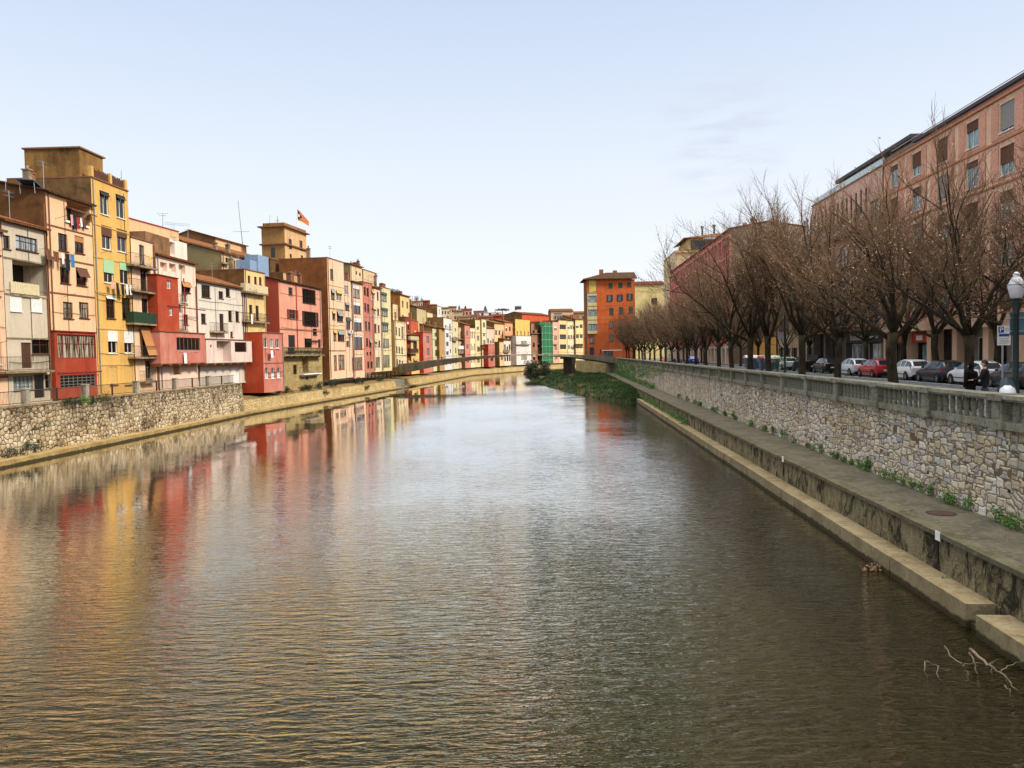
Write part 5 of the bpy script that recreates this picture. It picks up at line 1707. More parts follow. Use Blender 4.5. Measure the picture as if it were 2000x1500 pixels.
    def hh(label, px, py, wpx, hpx, dist, col, roof='tile_red', cols=3, turn=0.0, name='hill_house'):
        c = at_y(px, py + hpx, dist)
        W = wpx * dist / F
        top = at_y(px, py, dist).z
        e = V((math.cos(turn), math.sin(turn), 0))
        P0, P1 = c - e * W / 2, c + e * W / 2
        nr = max(1, int((top - c.z) / 3.2))
        zs = [c.z + 1.0 + (top - c.z) * q / nr for q in range(nr)]
        zs = [z for z in zs if z + 1.3 < top]
        house(name, label, 0, 0, 0, c.z - 14, col, plane=(P0, P1), ztop=top, dep=W * .8, roof=roof, fine=False, rise=.3, group='houses on the hillside',
              items=[('grid', zs, cols, min(1.1, W / cols * .5), 1.4, 'bd', None)] if zs else [])
    L = [
        (771, 572, 26, 22, 300, 'd7b27a', 'tile', 'ochre hill house just behind the arched cream house'),
        (806, 590, 16, 18, 330, 'd9a98c', 'tile_red', 'pinkish hill house below the dark round pine'),
        (819, 589, 14, 14, 360, 'e6d6c4', 'tile', 'white gabled hill house beside the dark round pine'),
        (832, 588, 13, 16, 350, '9a4a34', 'tile_red', 'brick red hill house behind the white gabled one'),
        (845, 596, 14, 16, 340, 'a85a40', 'tile_red', 'rust coloured hill house with a flat front'),
        (849, 605, 20, 22, 310, 'dcc8a0', 'tile', 'cream hill house over the olive cream wall'),
        (870, 602, 16, 16, 350, 'e2d0ac', 'tile', 'cream hill house behind the white turret'),
        (884, 600, 16, 14, 380, 'd8a880', 'tile_red', 'orange tiled hill house right of the white turret'),
        (895, 608, 18, 20, 340, 'd2bf94', 'tile', 'sand coloured hill house above the cream green house'),
        (912, 605, 20, 14, 380, 'c98a68', 'tile_red', 'terracotta hill house below the two small firs'),
        (905, 620, 26, 16, 310, 'e4c9a0', 'tile', 'wide cream hill house with long tiled roof'),
        (934, 609, 18, 12, 390, 'dfd6cc', 'tile_red', 'grey white hill house beside the lone fir'),
        (925, 617, 24, 14, 340, 'e3bd98', 'tile', 'peach hill house under the grey white one'),
        (957, 611, 44, 10, 370, 'e8ddd0', 'flat', 'long low white hill building near the umbrella pine'),
        (948, 620, 30, 14, 330, 'cf8e6a', 'tile_red', 'orange brick hill house below the long white building'),
        (975, 617, 30, 16, 335, 'b8523a', 'tile_red', 'dark red hill house below the umbrella pine'),
        (1000, 618, 34, 14, 345, 'a84a36', 'tile_red', 'red hill house in front of the grey metal roof'),
        (1015, 604, 52, 18, 420, 'c3c6cc', 'metal', 'wide building with a pale grey metal roof on the hill'),
        (1098, 608, 44, 20, 350, 'd8b888', 'tile', 'cream building with chimneys behind the yellow banded house'),
        (1128, 612, 34, 16, 360, 'cfa77a', 'tile', 'tan building with low gable behind the cream yellow house'),
        (1090, 612, 16, 16, 335, 'a09a92', 'flat', 'grey block behind the pink narrow house'),
        (1148, 624, 18, 14, 345, 'c86a50', 'tile_red', 'coral roofed block beside the orange building'),
    ]
    for px, py, w, h, dist, col, roof, lab in L:
        if roof == 'metal':
            c = at_y(px, py + h, dist); W = w * dist / F
            top = at_y(px, py, dist).z
            root = empty('metal_roofed_building', c, lab, 'building')
            Fm = Face(c - V((W / 2, 0, 0)), c + V((W / 2, 0, 0)))
            b = MB(); fbox(b, Fm, 0, W, c.z - 16, c.z + (top - c.z) * .35, -12, 0); b.build('wall', stucco('b9a890'), root)
            b = MB()
            z0 = c.z + (top - c.z) * .36
            b.prism([Fm.pt(-.5, z0, .6), Fm.pt(W * .42, top, -3), Fm.pt(W * .55, top, -3), Fm.pt(W + .5, z0, .6)], Fm.n * -10)
            b.build('roof', plain('roof_metal', lin('a9b0ba'), .45, .2), root)
            b = MB()
            for q in range(4):
                x = W * (.36 + .06 * q); b.lathe(Fm.pt(x, top - 1.0, -4), [(.5, 0), (.5, 2.4), (.8, 2.5), (.1, 3.2)], 8)
            b.build('vent', plain('vent_dark', lin('5c5654'), .6), root)
        else:
            hh(lab, px, py, w, h, dist, col, roof if roof != 'flat' else 'flat', turn=RN.uniform(-.15, .25))
def text_mesh(name, body, size, mt, parent, origin, e, n, up=V((0, 0, 1)), depth=.01):
    """lettering as a real mesh standing on the plane with x axis e and normal n"""
    cu = bpy.data.curves.new(name, 'FONT')
    cu.body = body; cu.size = size; cu.extrude = depth; cu.resolution_u = 2
    o = bpy.data.objects.new(name, cu)
    COL.objects.link(o)
    dg = bpy.context.evaluated_depsgraph_get()
    dg.update()
    me = bpy.data.meshes.new_from_object(o.evaluated_get(dg))
    bpy.data.objects.remove(o)
    off = ORG.get(parent.name, V((0, 0, 0)))
    o = bpy.data.objects.new(name, me)
    COL.objects.link(o)
    me.materials.clear(); me.materials.append(mt)
    o.parent = parent
    p = V(origin) - off
    o.matrix_local = Matrix(((e.x, up.x, n.x, p.x), (e.y, up.y, n.y, p.y), (e.z, up.z, n.z, p.z), (0, 0, 0, 1)))
    return o


def rface(p, t_far, t_near):
    return PT(p, t_far), PT(p, t_near)


def right_buildings():
    Z = 4.3
    P_ = 29.0
    brick = masonry('brick_panel', [lin('e6a88e'), lin('ecb49c'), lin('de9c82'), lin('f0bea8')], lin('b08a74'), 7.0, .05, (1, 1, 2.2), .01, rnd=.25)
    # --- big orange apartment block, nearest
    t1, t0 = t_at(1726, 29, 500), 12
    r, Fc, zt = house('apartment_block', 'big orange apartment block with brick panels, nearest on the tree lined street', 0, 0, 0, Z + 3.6, 'f0c49e', plane=rface(P_, t1, t0), ztop=23.0, dep=14, roof='flat', coping='pipe_brown', items=[
        ('grid', [8.9, 11.8, 14.8, 17.7, 20.5], 14, 1.6, 1.85, 'wt', [('roll', 'shade_brown', .35), ('roll', 'shade_grey', .9), ('roll', 'shade_brown', .2), ('roll', 'shade_brown', .6), ('roll', 'shade_brown', .95)])])
    b = MB()      # brick panels around the windows, set slightly proud, and string courses
    W = Fc.W
    for i in range(14):
        c = W * (i + .5) / 14
        for z in (8.6, 11.5, 14.5, 17.5, 20.2):
            for s in (-1, 1):
                x = c + s * 1.35
                fbox(b, Fc, x - .45, x + .45, z, z + 2.3, .003, .05)
            fbox(b, Fc, c - .85, c + .85, z, z + .2, .003, .05)
    b.build('brick_panel', brick, r)
    b = MB()
    for z in (11.2, 14.2, 17.2, 20.0): fbox(b, Fc, .02, W - .02, z - .07, z + .07, .002, .10)
    fbox(b, Fc, .02, W - .02, 22.75, 22.95, .002, .16)
    b.build('string_course', M['trim_salmon'], r)
    b = MB()      # penthouse floor and its thin roof edge
    fbox(b, Fc, .3, W - 2, zt, zt + 1.74, -11, -3.2)
    fbox(b, Fc, .5, W - .5, zt + .95, zt + 1.0, -.5, -.45)
    b.build('penthouse', stucco('b9b2ae'), r)
    b = MB(); fbox(b, Fc, .0, W, zt + 1.75, zt + 2.0, -11.5, -2.4); b.build('penthouse_roof', plain('roof_edge_plum', lin('3a2b38'), .6), r)
    # ground floor: recessed shopfronts between pillars
    b = MB()
    bays = [0, 4.2, 8.6, 12.6, 16.8, 21.0, 25.5, 30, 34.5, 39, 43.5, 48, W]
    for x in bays: fbox(b, Fc, max(0, x - .35), min(W, x + .35), Z, Z + 3.6, -1.0, 0)
    fbox(b, Fc, 0, W, Z + 3.55, Z + 4.3, .004, .35)
    b.build('pillar', stucco('f0c49e'), r)
    b = MB(); fbox(b, Fc, 0, W, Z, Z + 3.6, -1.6, -1.4); b.build('shop_wall', stucco('5d5148'), r)
    for i, (x, x2) in enumerate(zip(bays, bays[1:])):
        if i in (0, 1):
            o = window(Fc, (x + .5, x2 - .5, Z + .1, Z + 2.5), r, 'ds', None, -1.0, .2, True, 'shopfront', False)
        elif i in (2,): o = door(Fc, (x + .9, x2 - .5, Z + .05, Z + 3.2), r, 'frame_dark', -1.0, 'entrance_door')
        else: o = window(Fc, (x + 1.1, x2 - 1.1, Z + .5, Z + 2.9), r, 'wd', None, -1.0, .2, True, 'window', False)
    b = MB()
    for i, (x, x2) in enumerate(zip(bays[3:], bays[4:])): fbox(b, Fc, x + .36, x2 - .36, Z, Z + 3.5, -1.35, -1.21)
    b.build('stone_cladding', concrete('cladding_grey', lin('a8a596'), lin('8d8a7d'), lin('77756a')), r)
    # red signs with pale lettering over the souvenir shop
    for k, (x, x2) in enumerate(((1.0, 3.6), (4.7, 7.9))):
        root = empty('shop_sign', Fc.pt(x, Z + 2.9, -.2), ('red shop sign with yellow script lettering' if k == 0 else 'dark red shop sign with a white panel and edge stripe'), 'sign')
        b = MB(); fbox(b, Fc, x, x2, Z + 2.62, Z + 3.4, -.6, -.42); b.build('panel', plain('sign_red', lin('b8321e'), .5), root)
        if k == 0: text_mesh('lettering', 'Mons', .62, plain('sign_yellow', lin('f0b040'), .5), root, Fc.pt(x + .5, Z + 2.82, -.41), Fc.e, Fc.n)
        else:
            b = MB(); fbox(b, Fc, x + .8, x + 1.9, Z + 2.8, Z + 3.2, -.415, -.40); fbox(b, Fc, x2 - .4, x2 - .15, Z + 2.72, Z + 3.3, -.415, -.40)
            b.build('white_panel', M['white'], root)
    root = empty('hanging_flag', Fc.pt(4.1, Z + 2.5, -.1), 'orange and yellow flag hanging limp at the souvenir shop', 'flag')
    b = MB()
    for i in range(6):
        x, x2 = 3.75 + .12 * i, 3.75 + .12 * (i + 1)
        b.prism([Fc.pt(x, Z + .9 + .16 * i, .05 * math.sin(i * 2)), Fc.pt(x2, Z + .9 + .16 * (i + 1), .05 * math.sin(i * 2 + 2)), Fc.pt(x2, Z + 2.5, .05 * math.sin(i * 2 + 2)), Fc.pt(x, Z + 2.5, .05 * math.sin(i * 2))], Fc.n * .01, i % 2)
    b.build('cloth', [plain('flag_orange', lin('e0641c'), .8), plain('flag_amber', lin('e8b03c'), .8)], root)
    # --- grey white modern block with the shopfront
    r, Fm, zm = house('apartment_block', 'grey white modern apartment block with thin balcony bars and glass roof railing', 0, 0, 0, Z + 3.9, 'deb09a', plane=rface(P_, t_at(1586, 29, 500), t_at(1726, 29, 500) + .2), ztop=22.9, dep=13, roof='flat', coping='slab', fine=True, items=[
        ('grid', [9.0, 12.0, 15.0, 18.2], 5, 2.0, 2.0, 'kw', [None, ('roll', 'shade_white', .5), None])])
    for k, z in enumerate((8.7, 11.7, 14.7, 17.9)):
        balcony(Fm, .4, Fm.W - .4, z, r, 'iron', 1.2, 0, 1.1, 'slab', False, False)
    b = MB()
    for i in range(16): fbox(b, Fm, .6 + i * 1.2, .72 + i * 1.2, 19.0, 21.2, 1.0, 1.12)
    b.build('slat_screen', M['iron'], r)
    b = MB(); fbox(b, Fm, .2, Fm.W, zm + .13, zm + .75, -.12, -.10); b.build('glass_railing', plain('railing_glass', lin('b9cdd0'), .1), r)
    b = MB(); fbox(b, Fm, 1.6, Fm.W - .1, zm, zm + 2.39, -11, -3.2); b.build('penthouse', stucco('b3b9ba'), r)
    b = MB(); fbox(b, Fm, .6, Fm.W - .01, zm + 2.4, zm + 2.75, -11.5, -2.4); b.build('penthouse_roof', plain('roof_edge_dark', lin('2c2426'), .6), r)
    b = MB()
    for x in (.0, 4.0, 10.2, 14.9, Fm.W - .45): fbox(b, Fm, x, x + .42, Z, Z + 3.9, -.8, -.01)
    fbox(b, Fm, .0, Fm.W, Z, Z + 3.9, -1.4, -1.2)
    b.build('shop_wall', stucco('6f675c'), r)
    s0, _ = Fm.px(1656, 690); s1, _ = Fm.px(1688, 690); s2, _ = Fm.px(1696, 690); s3, _ = Fm.px(1730, 690)
    s3 = min(s3, Fm.W - .1)
    window(Fm, (s0, s1, Z + .1, Z + 2.6), r, 'ws', None, -.3, .2, True, 'shopfront', False)
    window(Fm, (s2, s3, Z + .1, Z + 2.6), r, 'ws', None, -.3, .2, True, 'shopfront', False)
    root = empty('shop_sign', Fm.pt((s0 + s3) / 2, Z + 3, 0), 'long black shop sign reading bubbles in white letters', 'sign')
    b = MB(); fbox(b, Fm, s0 - .3, s3, Z + 2.75, Z + 3.85, -.2, .05); b.build('panel', M['frame_dark'], root)
    text_mesh('lettering', 'bubbles', 1.0, M['white'], root, Fm.pt(s0 + .75, Z + 3.0, .055), Fm.e, Fm.n)
    b = MB()
    q = s2 + .5
    while q < s3 - .9:
        w = RN.uniform(.10, .26); fbox(b, Fm, q, q + w, Z + 3.15, Z + 3.34, .052, .06); q += w + .06
    b.build('small_print', M['white'], root)
    # --- older low buildings behind the trees
    house('old_town_building', 'beige old building with tall shutters between the modern block and the yellow one', 0, 0, 0, Z, 'a8906c', plane=rface(P_ + .3, 107, t_at(1586, 29, 500) + .3), ztop=17.5, dep=12, roof='tile', fine=False, items=[('grid', [4.5, 8.4, 11.6, 14.6], 5, 1.2, 2.2, 'dk', [('shut', 'frame_dark', .7), None])])
    house('old_town_building', 'saffron yellow building seen between the tree trunks', 0, 0, 0, Z, 'd9a22c', plane=rface(P_ + .1, 121, 107.2), ztop=14.5, dep=12, roof='tile', fine=False, items=[('grid', [8.2, 11.4], 4, 1.2, 2.0, 'dk', [('shut', 'frame_dark', .7)])])
    # --- pink red arcaded building with grey gable
    t1, t0 = 190, 122.5
    pw = 26.5
    r, Fp, zp = house('arcade_building', 'long pink red building with grids of tall windows and a bare grey gable', 0, 0, 0, Z, 'd66a64', plane=rface(pw, t1, t0), ztop=25.4, dep=11.5, roof='tile_red', rise=.16, fine=False, sidem=stained('a08c7a', '75665a', .6), items=[
        ('grid', [8.0, 11.4, 14.8, 18.2, 21.6], 22, 1.6, 2.5, 'rd', [None])])
    b = MB()
    for i in range(23):
        x = Fp.W * i / 22
        fbox(b, Fp, max(0, x - .25), min(Fp.W, x + .25), 7.2, 24.8, .004, .28)
    for z in (7.2, 10.8, 14.2, 17.6, 21.0, 24.3): fbox(b, Fp, .0, Fp.W, z, z + .32, .003, .34)
    b.build('facade_grid', stucco('dc7c78'), r)
    b = MB()
    holed(b, Fp, 0, Fp.W, Z, 7.15, [(x + .4, x + 2.4, Z + .1, Z + 2.5, .5) for x in [Fp.W * i / 22 for i in range(22)]], .36, deep=0)
    b.build('arcade_base', stucco('d2c3a8'), r)
    b = MB()
    for i in range(22): fbox(b, Fp, Fp.W * i / 22 + .42, Fp.W * i / 22 + 2.38, Z + .1, Z + 2.48, -.13, -.12)
    b.build('arcade_door', M['frame_dark'], r)
    b = MB()
    for x in (Fp.W - 3, Fp.W - 8): b.lathe(Fp.pt(x, zp + .6, -4), [(.25, 0), (.25, 1.0), (.45, 1.15), (.32, 1.5), (.1, 1.6)], 8)
    b.build('roof_vent', M['terracotta'], r)
    # --- cream upper building beyond
    P0, P1 = PT(28, 214), PT(28, 192)
    r, Fq, zq = house('corner_building', 'tall cream corner building with tiled eaves and a glazed attic', 0, 0, 0, Z, 'd9bf92', plane=(P0, P1), ztop=31.0, dep=22, roof='flat', fine=False, sidem=stucco('d6be8e'), items=[('grid', [22.5, 26.5], 4, 1.2, 2.0, 'kw', None)])
    Fside = Face(PT(28, 192), PT(50, 192))
    b = MB()
    for z in (22.3, 30.6, 26.3): fbox(b, Fside, -.2, 22, z, z + .25, .004, .3)
    b.build('string_course', M['shade_ochre'], r)
    b = MB()
    fbox(b, Fside, 3.5, 20, 31, 34.2, -18, -2.5); b.build('attic', stucco('dcc07c'), r)
    b = MB(); b.prism([Fside.pt(2.3, 34.2, -1.4), Fside.pt(2.3, 34.2, -19), Fside.pt(12, 36.3, -10)], V((0, 0, .2)))
    b.prism([Fside.pt(2.3, 34.2, -1.4), Fside.pt(12, 36.3, -10), Fside.pt(21, 34.2, -1.4)], V((0, 0, .2)))
    b.build('attic_roof', M['tile'], r)
    window(Fside, (4.2, 10.5, 31.5, 33.8), r, 'k4', None, -2.4, .05, False, 'attic_window')
    for x in (2.5, 6.5): window(Fside, (x, x + 1.3, 23.5, 26.0), r, 'kw', None, .12, .12, False)
    b = MB()
    for x, z in ((8, 37.5), (11, 37.8)): b.lathe(Fside.pt(x, z - 2.5, -8), [(.25, 0), (.25, 2.6), (.45, 2.7), (.45, 3.1)], 8)
    b.build('chimney', M['frame_green'], r)
    # --- yellow building behind the orange one
    a, c = at_y(1238, 650, 232), at_y(1300, 650, 232)
    house('old_town_building', 'pale yellow building with streaked upper wall behind the orange block', 0, 0, 0, Z, 'd8bf74', plane=(a, c), ztop=at_y(1268, 556, 232).z, dep=10, roof='tile_red', fine=False, front=stained('dcc88e', 'a8966a', .5), items=[('grid', [20.5], 1, 1.8, 2.0, 'dk', None, 5.0, 7.5)])
    # --- orange block by the bridge
    Yd = 193
    a, c = at_y(1147, 650, Yd), at_y(1241, 650, Yd)
    sh = ('shut', 'frame_teal', 1.0)
    r, Fo, zo = house('apartment_block', 'bright orange block beside the bridge with teal shutters and cream glazed galleries', 0, 0, 0, 1.0, 'c65c36', plane=(a, c), ztop=at_y(1195, 546, Yd).z, dep=8, side='8a6038', roof=None, fine=True, items=[
        ('w', 1192.5, 557.6, 8, 9.5, 'gn', ('roll', 'shade_darkgreen', 1.0)), ('w', 1211.7, 556.5, 8, 9.5, 'gn', ('roll', 'shade_darkgreen', 1.0)), ('w', 1229, 555.5, 8, 9.5, 'gn', ('roll', 'shade_darkgreen', 1.0)),
        ('w', 1191, 582.5, 6, 13, 'tl', sh), ('w', 1210.6, 581.7, 6, 13, 'tl', sh), ('w', 1230, 580, 6, 13, 'tl', sh),
        ('w', 1194, 608, 8.5, 13, 'tl', ('roll', 'shade_darkgreen', 1.0)), ('w', 1213, 606.6, 8.5, 13, 'tl', ('roll', 'shade_darkgreen', 1.0)), ('w', 1232, 605, 8.5, 13, 'tl', ('roll', 'shade_darkgreen', 1.0)),
        ('w', 1194, 634, 8, 13, 'tl'), ('w', 1213, 633, 8, 13, 'tl'), ('w', 1194, 660, 8, 13, 'tl'), ('w', 1213, 660, 8, 13, 'tl'),
        ('w', 1156, 664, 8, 12, 'tl'), ('d', 1156, 686, 9, 15, 'frame_teal'),
        ('bay', 1147.5, 1166, 572, 652, .5, 'd3bd84', [('w', 1157, 584, 18, 13, 'tl'), ('w', 1157.5, 611, 18, 13, 'tl'), ('w', 1158, 639, 18, 13, 'tl'), ('band', 1157, 598, 'coping'), ('band', 1157, 625, 'coping')], {'trim': 'slab'}),
        ('w', 1162, 562, 8, 14, 'tl')])
    b = MB()
    fbox(b, Fo, .6, 2.4, zo - 3.4, zo - .1, .004, .06)
    b.build('yellow_panel', stucco('dcb850'), r)
    b = MB()
    D = 8
    up = V((0, 0, .22))
    A, B_, C, Dd = Fo.pt(-.9, zo, .9), Fo.pt(Fo.W + .4, zo, .9), Fo.pt(Fo.W + .4, zo, -D - .6), Fo.pt(-.9, zo, -D - .6)
    R1, R2 = Fo.pt(Fo.W * .45, zo + 1.9, -3.8), Fo.pt(Fo.W * .45, zo + 1.9, -D + 3.8)
    R3 = Fo.pt(Fo.W + .4, zo + 1.9, -3.8)
    for q in ([A, B_, R3, R1], [A, R1, R2, Dd], [Dd, R2, C], [R1, R3, C, R2]): b.prism(q, up)
    for i in range(34):
        u = i / 33
        p = A.lerp(B_, u); q = R1.lerp(R3, max(0, (u * (Fo.W + 1.3) - Fo.W * .45 - .9) / (Fo.W * .55 + .4)))
        if u * (Fo.W + 1.3) < Fo.W * .45 + .9: q = A.lerp(R1, u * (Fo.W + 1.3) / (Fo.W * .45 + .9))
        b.tube([p + up, q + up], .1, 4)
    b.build('roof', M['tile_dark'], r)
    b = MB()
    for x, d_ in ((3.6, -3), (7.5, -6)): fbox(b, Fo, x, x + 1.0, zo + .8, zo + 2.9, d_ - .8, d_)
    b.build('chimney', M['terracotta'], r)


# -------------------------------------------------------------------- trees
def make_tree(seed, H=12.5, spread=4.3, trunk_h=3.0, leaves=1500, lean=0.0):
    dense_ = leaves > 4000
    rn = random.Random(seed)
    tr, cr, lf = MB(), MB(), MB()

    def wander(p, d, L, n, tropism, jit):
        pts = [V(p)]
        d = V(d).normalized()
        for _ in range(n):
            d = (d + V((rn.gauss(0, jit), rn.gauss(0, jit), rn.gauss(0, jit) + tropism))).normalized()
            pts.append(pts[-1] + d * (L / n))
        return pts, d

    tp = [V((0, 0, -.15)), V((0, 0, .25))]
    p = V((0, 0, .25))
    for k in range(3):
        p = p + V((rn.gauss(lean, .06), rn.gauss(0, .06), (trunk_h - .25) / 3)); tp.append(V(p))
    r0 = rn.uniform(.17, .23)
    tr.tube(tp, [r0 * 1.5, r0 * 1.12, r0, r0 * .95, r0 * 1.12], 9)
    ends = []
    tips = []

    def along(pts, u):
        x = u * (len(pts) - 1); i = min(int(x), len(pts) - 2)
        return pts[i].lerp(pts[i + 1], x - i), (pts[i + 1] - pts[i]).normalized()

    def side(d, ang):
        a = V((rn.uniform(-1, 1), rn.uniform(-1, 1), rn.uniform(-.5, .9)))
        a = (a - d * a.dot(d))
        if a.length < .05: a = V((0, 0, 1)) - d * d.z
        a.normalize()
        return (d * math.cos(ang) + a * math.sin(ang)).normalized()

    def twig(p, d, L, r):
        pts, _ = wander(p, d, L, 2, .10, .12)
        cr.tube(pts, [r, r * .75, r * .4], 3, cap=False)
        tips.append(pts[-1]); tips.append(pts[1])

    def sub(p, d, L, r, level):
        pts, dd = wander(p, d, L, 4 if level < 2 else 3, .09, .14)
        m = tr if level < 2 else cr
        n = len(pts)
        m.tube(pts, [r * (1 - .62 * k / (n - 1)) for k in range(n)], 6 if level == 0 else (4 if level == 1 else 3), cap=(level == 0))
        if level == 0: kids, a = (8 if dense_ else 7), .8
        elif level == 1: kids, a = (8 if dense_ else 6), .75
        else: kids, a = (6 if dense_ else 5), .7
        for k in range(kids):
            u = .22 + .78 * (k + rn.random() * .8) / kids
            q, qd = along(pts, min(u, .99))
            d2 = side(qd, rn.uniform(.45, 1.0) * a)
            if level == 0: sub(q, d2, L * rn.uniform(.42, .62) * (1.15 - .35 * u), r * .30, 1)
            elif level == 1: sub(q, d2, L * rn.uniform(.4, .6), r * .42, 2)
            else: twig(q, d2, rn.uniform(.4, .8), .0075)
        if level < 2: sub(pts[-1], dd, L * .5, r * .38, level + 1)
        else: twig(pts[-1], dd, rn.uniform(.4, .7), .0075)

    top = tp[-1]
    n = rn.choice((5, 6))
    az0 = rn.uniform(0, 6.28)
    for k in range(n):
        az = az0 + 2 * math.pi * k / n + rn.uniform(-.3, .3)
        el = rn.uniform(.45, 1.15)
        d = V((math.cos(az) * math.cos(el), math.sin(az) * math.cos(el), math.sin(el)))
        sub(top - V((0, 0, rn.uniform(0, .5))), d, rn.uniform(.8, 1.1) * spread, r0 * .52, 0)
    for k in range(2):
        d = V((rn.gauss(0, .32), rn.gauss(0, .32), 1)).normalized()
        sub(top, d, (H - trunk_h) * rn.uniform(.46, .56), r0 * .56, 0)
    for _ in range(leaves):
        q = rn.choice(tips)
        if q.z > H * (.8 if dense_ else .58) and rn.random() < .93: continue
        q = q + V((rn.gauss(0, .1), rn.gauss(0, .1), rn.gauss(-.06, .1)))
        s = rn.uniform(.025, .05)
        a = V((rn.uniform(-1, 1), rn.uniform(-1, 1), rn.uniform(-1, .3))).normalized() * s
        c = a.cross(V((rn.uniform(-1, 1), rn.uniform(-1, 1), rn.uniform(-1, 1)))).normalized() * s * .6
        lf.face([q - a, q - c, q + a, q + c], 1 if rn.random() < .38 else 0)
    return tr, cr, lf


def tree_materials():
    t = NT('bark_dark')
    P = t.pos((1, 1, .35))
    n = t.noise(P, 7, 6, .7)
    c = t.mix(t.ramp(n, .4, .65), lin('41372b'), lin('221c15'))
    n2 = t.noise(t.pos(), 1.3, 4)
    c = t.mix(t.math('MULTIPLY', t.ramp(n2, .5, .7), .6), c, lin('55543a'))
    M['bark'] = t.fin(Base_Color=c, Roughness=.95, Specular_IOR_Level=.15, Normal=t.bump(n, 1.0, .03))
    M['twig'] = plain('twig_brown', lin('745c46'), .9, spec=.15, var=.3)


def street_trees():
    tree_materials()
    protos = []
    for k, (H, sp, th, lv) in enumerate(((12.6, 4.2, 2.9, 3000), (12.0, 4.6, 2.7, 3600), (13.2, 4.0, 3.1, 2600), (11.6, 4.4, 2.8, 3800), (12.2, 5.0, 2.7, 4600), (12.6, 4.8, 2.9, 4600))):
        tr, cr, lf = make_tree(40 + k, H, sp, th, lv)
        zmax = max(v[2] for v in cr.v)
        protos.append((tr, cr, lf, zmax))
    built = {}

    def place(pos, k, H, rz, label, group):
        tr, cr, lf, zm = protos[k]
        root = empty('street_tree', pos, label, 'tree', group, rz)
        s = H / zm
        root.scale = (s * RN.uniform(.95, 1.06), s * RN.uniform(.95, 1.06), s)
        if k not in built:
            a = tr.build('trunk', M['bark'], root, smooth='all', world=False)
            b = cr.build('crown', M['twig'], root, smooth='all', world=False)
            c = lf.build('dead_leaves', [M['leaf_dry'], M['leaf_pale']], root, world=False)
            built[k] = (a, b, c)
        else:
            for o in built[k]:
                c = o.copy(); COL.objects.link(c); c.parent = root
        return root

    near = [(t_at(1890, 14.2) - 6.1, 'bare tree nearest the camera by the lamp post, trunk beyond the frame'), (t_at(1890, 14.2), 'bare tree whose trunk rises behind the person in black at the balustrade'), (t_at(1743, 14.2), 'bare tree with the thickest trunk, hiding the front of the white hatchback'),
            (t_at(1640, 14.2), 'bare tree with forked trunk between the silver and the red hatchback'), (t_at(1565, 14.2), 'bare tree standing in front of the dark van'), (t_at(1505, 14.2), 'bare tree with a two pronged fork in front of the green hedge bin'),
            (t_at(1470, 14.2), 'bare tree in front of the grey bins with red lids'), (t_at(1433, 14.2), 'bare tree before the yellow building at the first grey bin'), (t_at(1405, 14.2), 'bare tree on the balustrade side just before the yellow building begins')]
    t = t_at(1405, 14.2) + 6.2
    k = 0
    for t_, lab in near:
        place(PT(14.2 + RN.uniform(-.15, .15), t_, 4.32), ((k * 3 + 1) % 4 if k < 3 else 4 + k % 2), (10.3, 11.4, 10.6, 11.8, 13.0, 13.4, 13.4, 12.8, 12.6)[k], RN.uniform(0, 6.28) + (math.pi if k == 1 else 0), lab, 'street trees along the promenade'); k += 1
    while t < 176:
        place(PT(14.2 + RN.uniform(-.2, .2), t, 4.32), 4 + k % 2, RN.uniform(9.8, 11.2), RN.uniform(0, 6.28), 'bare brown tree in the dense far row along the balustrade', 'far street trees'); k += 1
        t += 6.2
    for j, (t_, lab) in enumerate(((t_at(1949, 26.7), 'bare tree by the facade behind the white hatchback and the parking sign'), (t_at(1829, 26.7), 'bare tree by the orange facade behind the dark navy hatchback'), (t_at(1690, 26.7), 'bare tree by the kerb in front of the bubbles shopfront'), (t_at(1630, 26.7), 'bare tree by the kerb behind the black two door car'), (t_at(1765, 26.7), 'bare tree by the kerb in front of the red shop sign'),
                                   (t_at(1949, 26.7) - 7, 'bare tree by the facade behind the lamp post'))):
        place(PT(26.7, t_, 4.32), (j * 3 + 2) % 4, RN.uniform(11.5, 13), RN.uniform(0, 6.28), lab, 'street trees by the facades')
    t = t_at(1630, 26.7) + 8
    while t < 172:
        place(PT(RN.uniform(24.5, 26.0) if t > 100 else 26.7, t, 4.32), 4 + k % 2, RN.uniform(9.6, 11.0), RN.uniform(0, 6.28), 'bare tree in the far row along the facades', 'far street trees by the facades'); k += 1
        t += 8.5


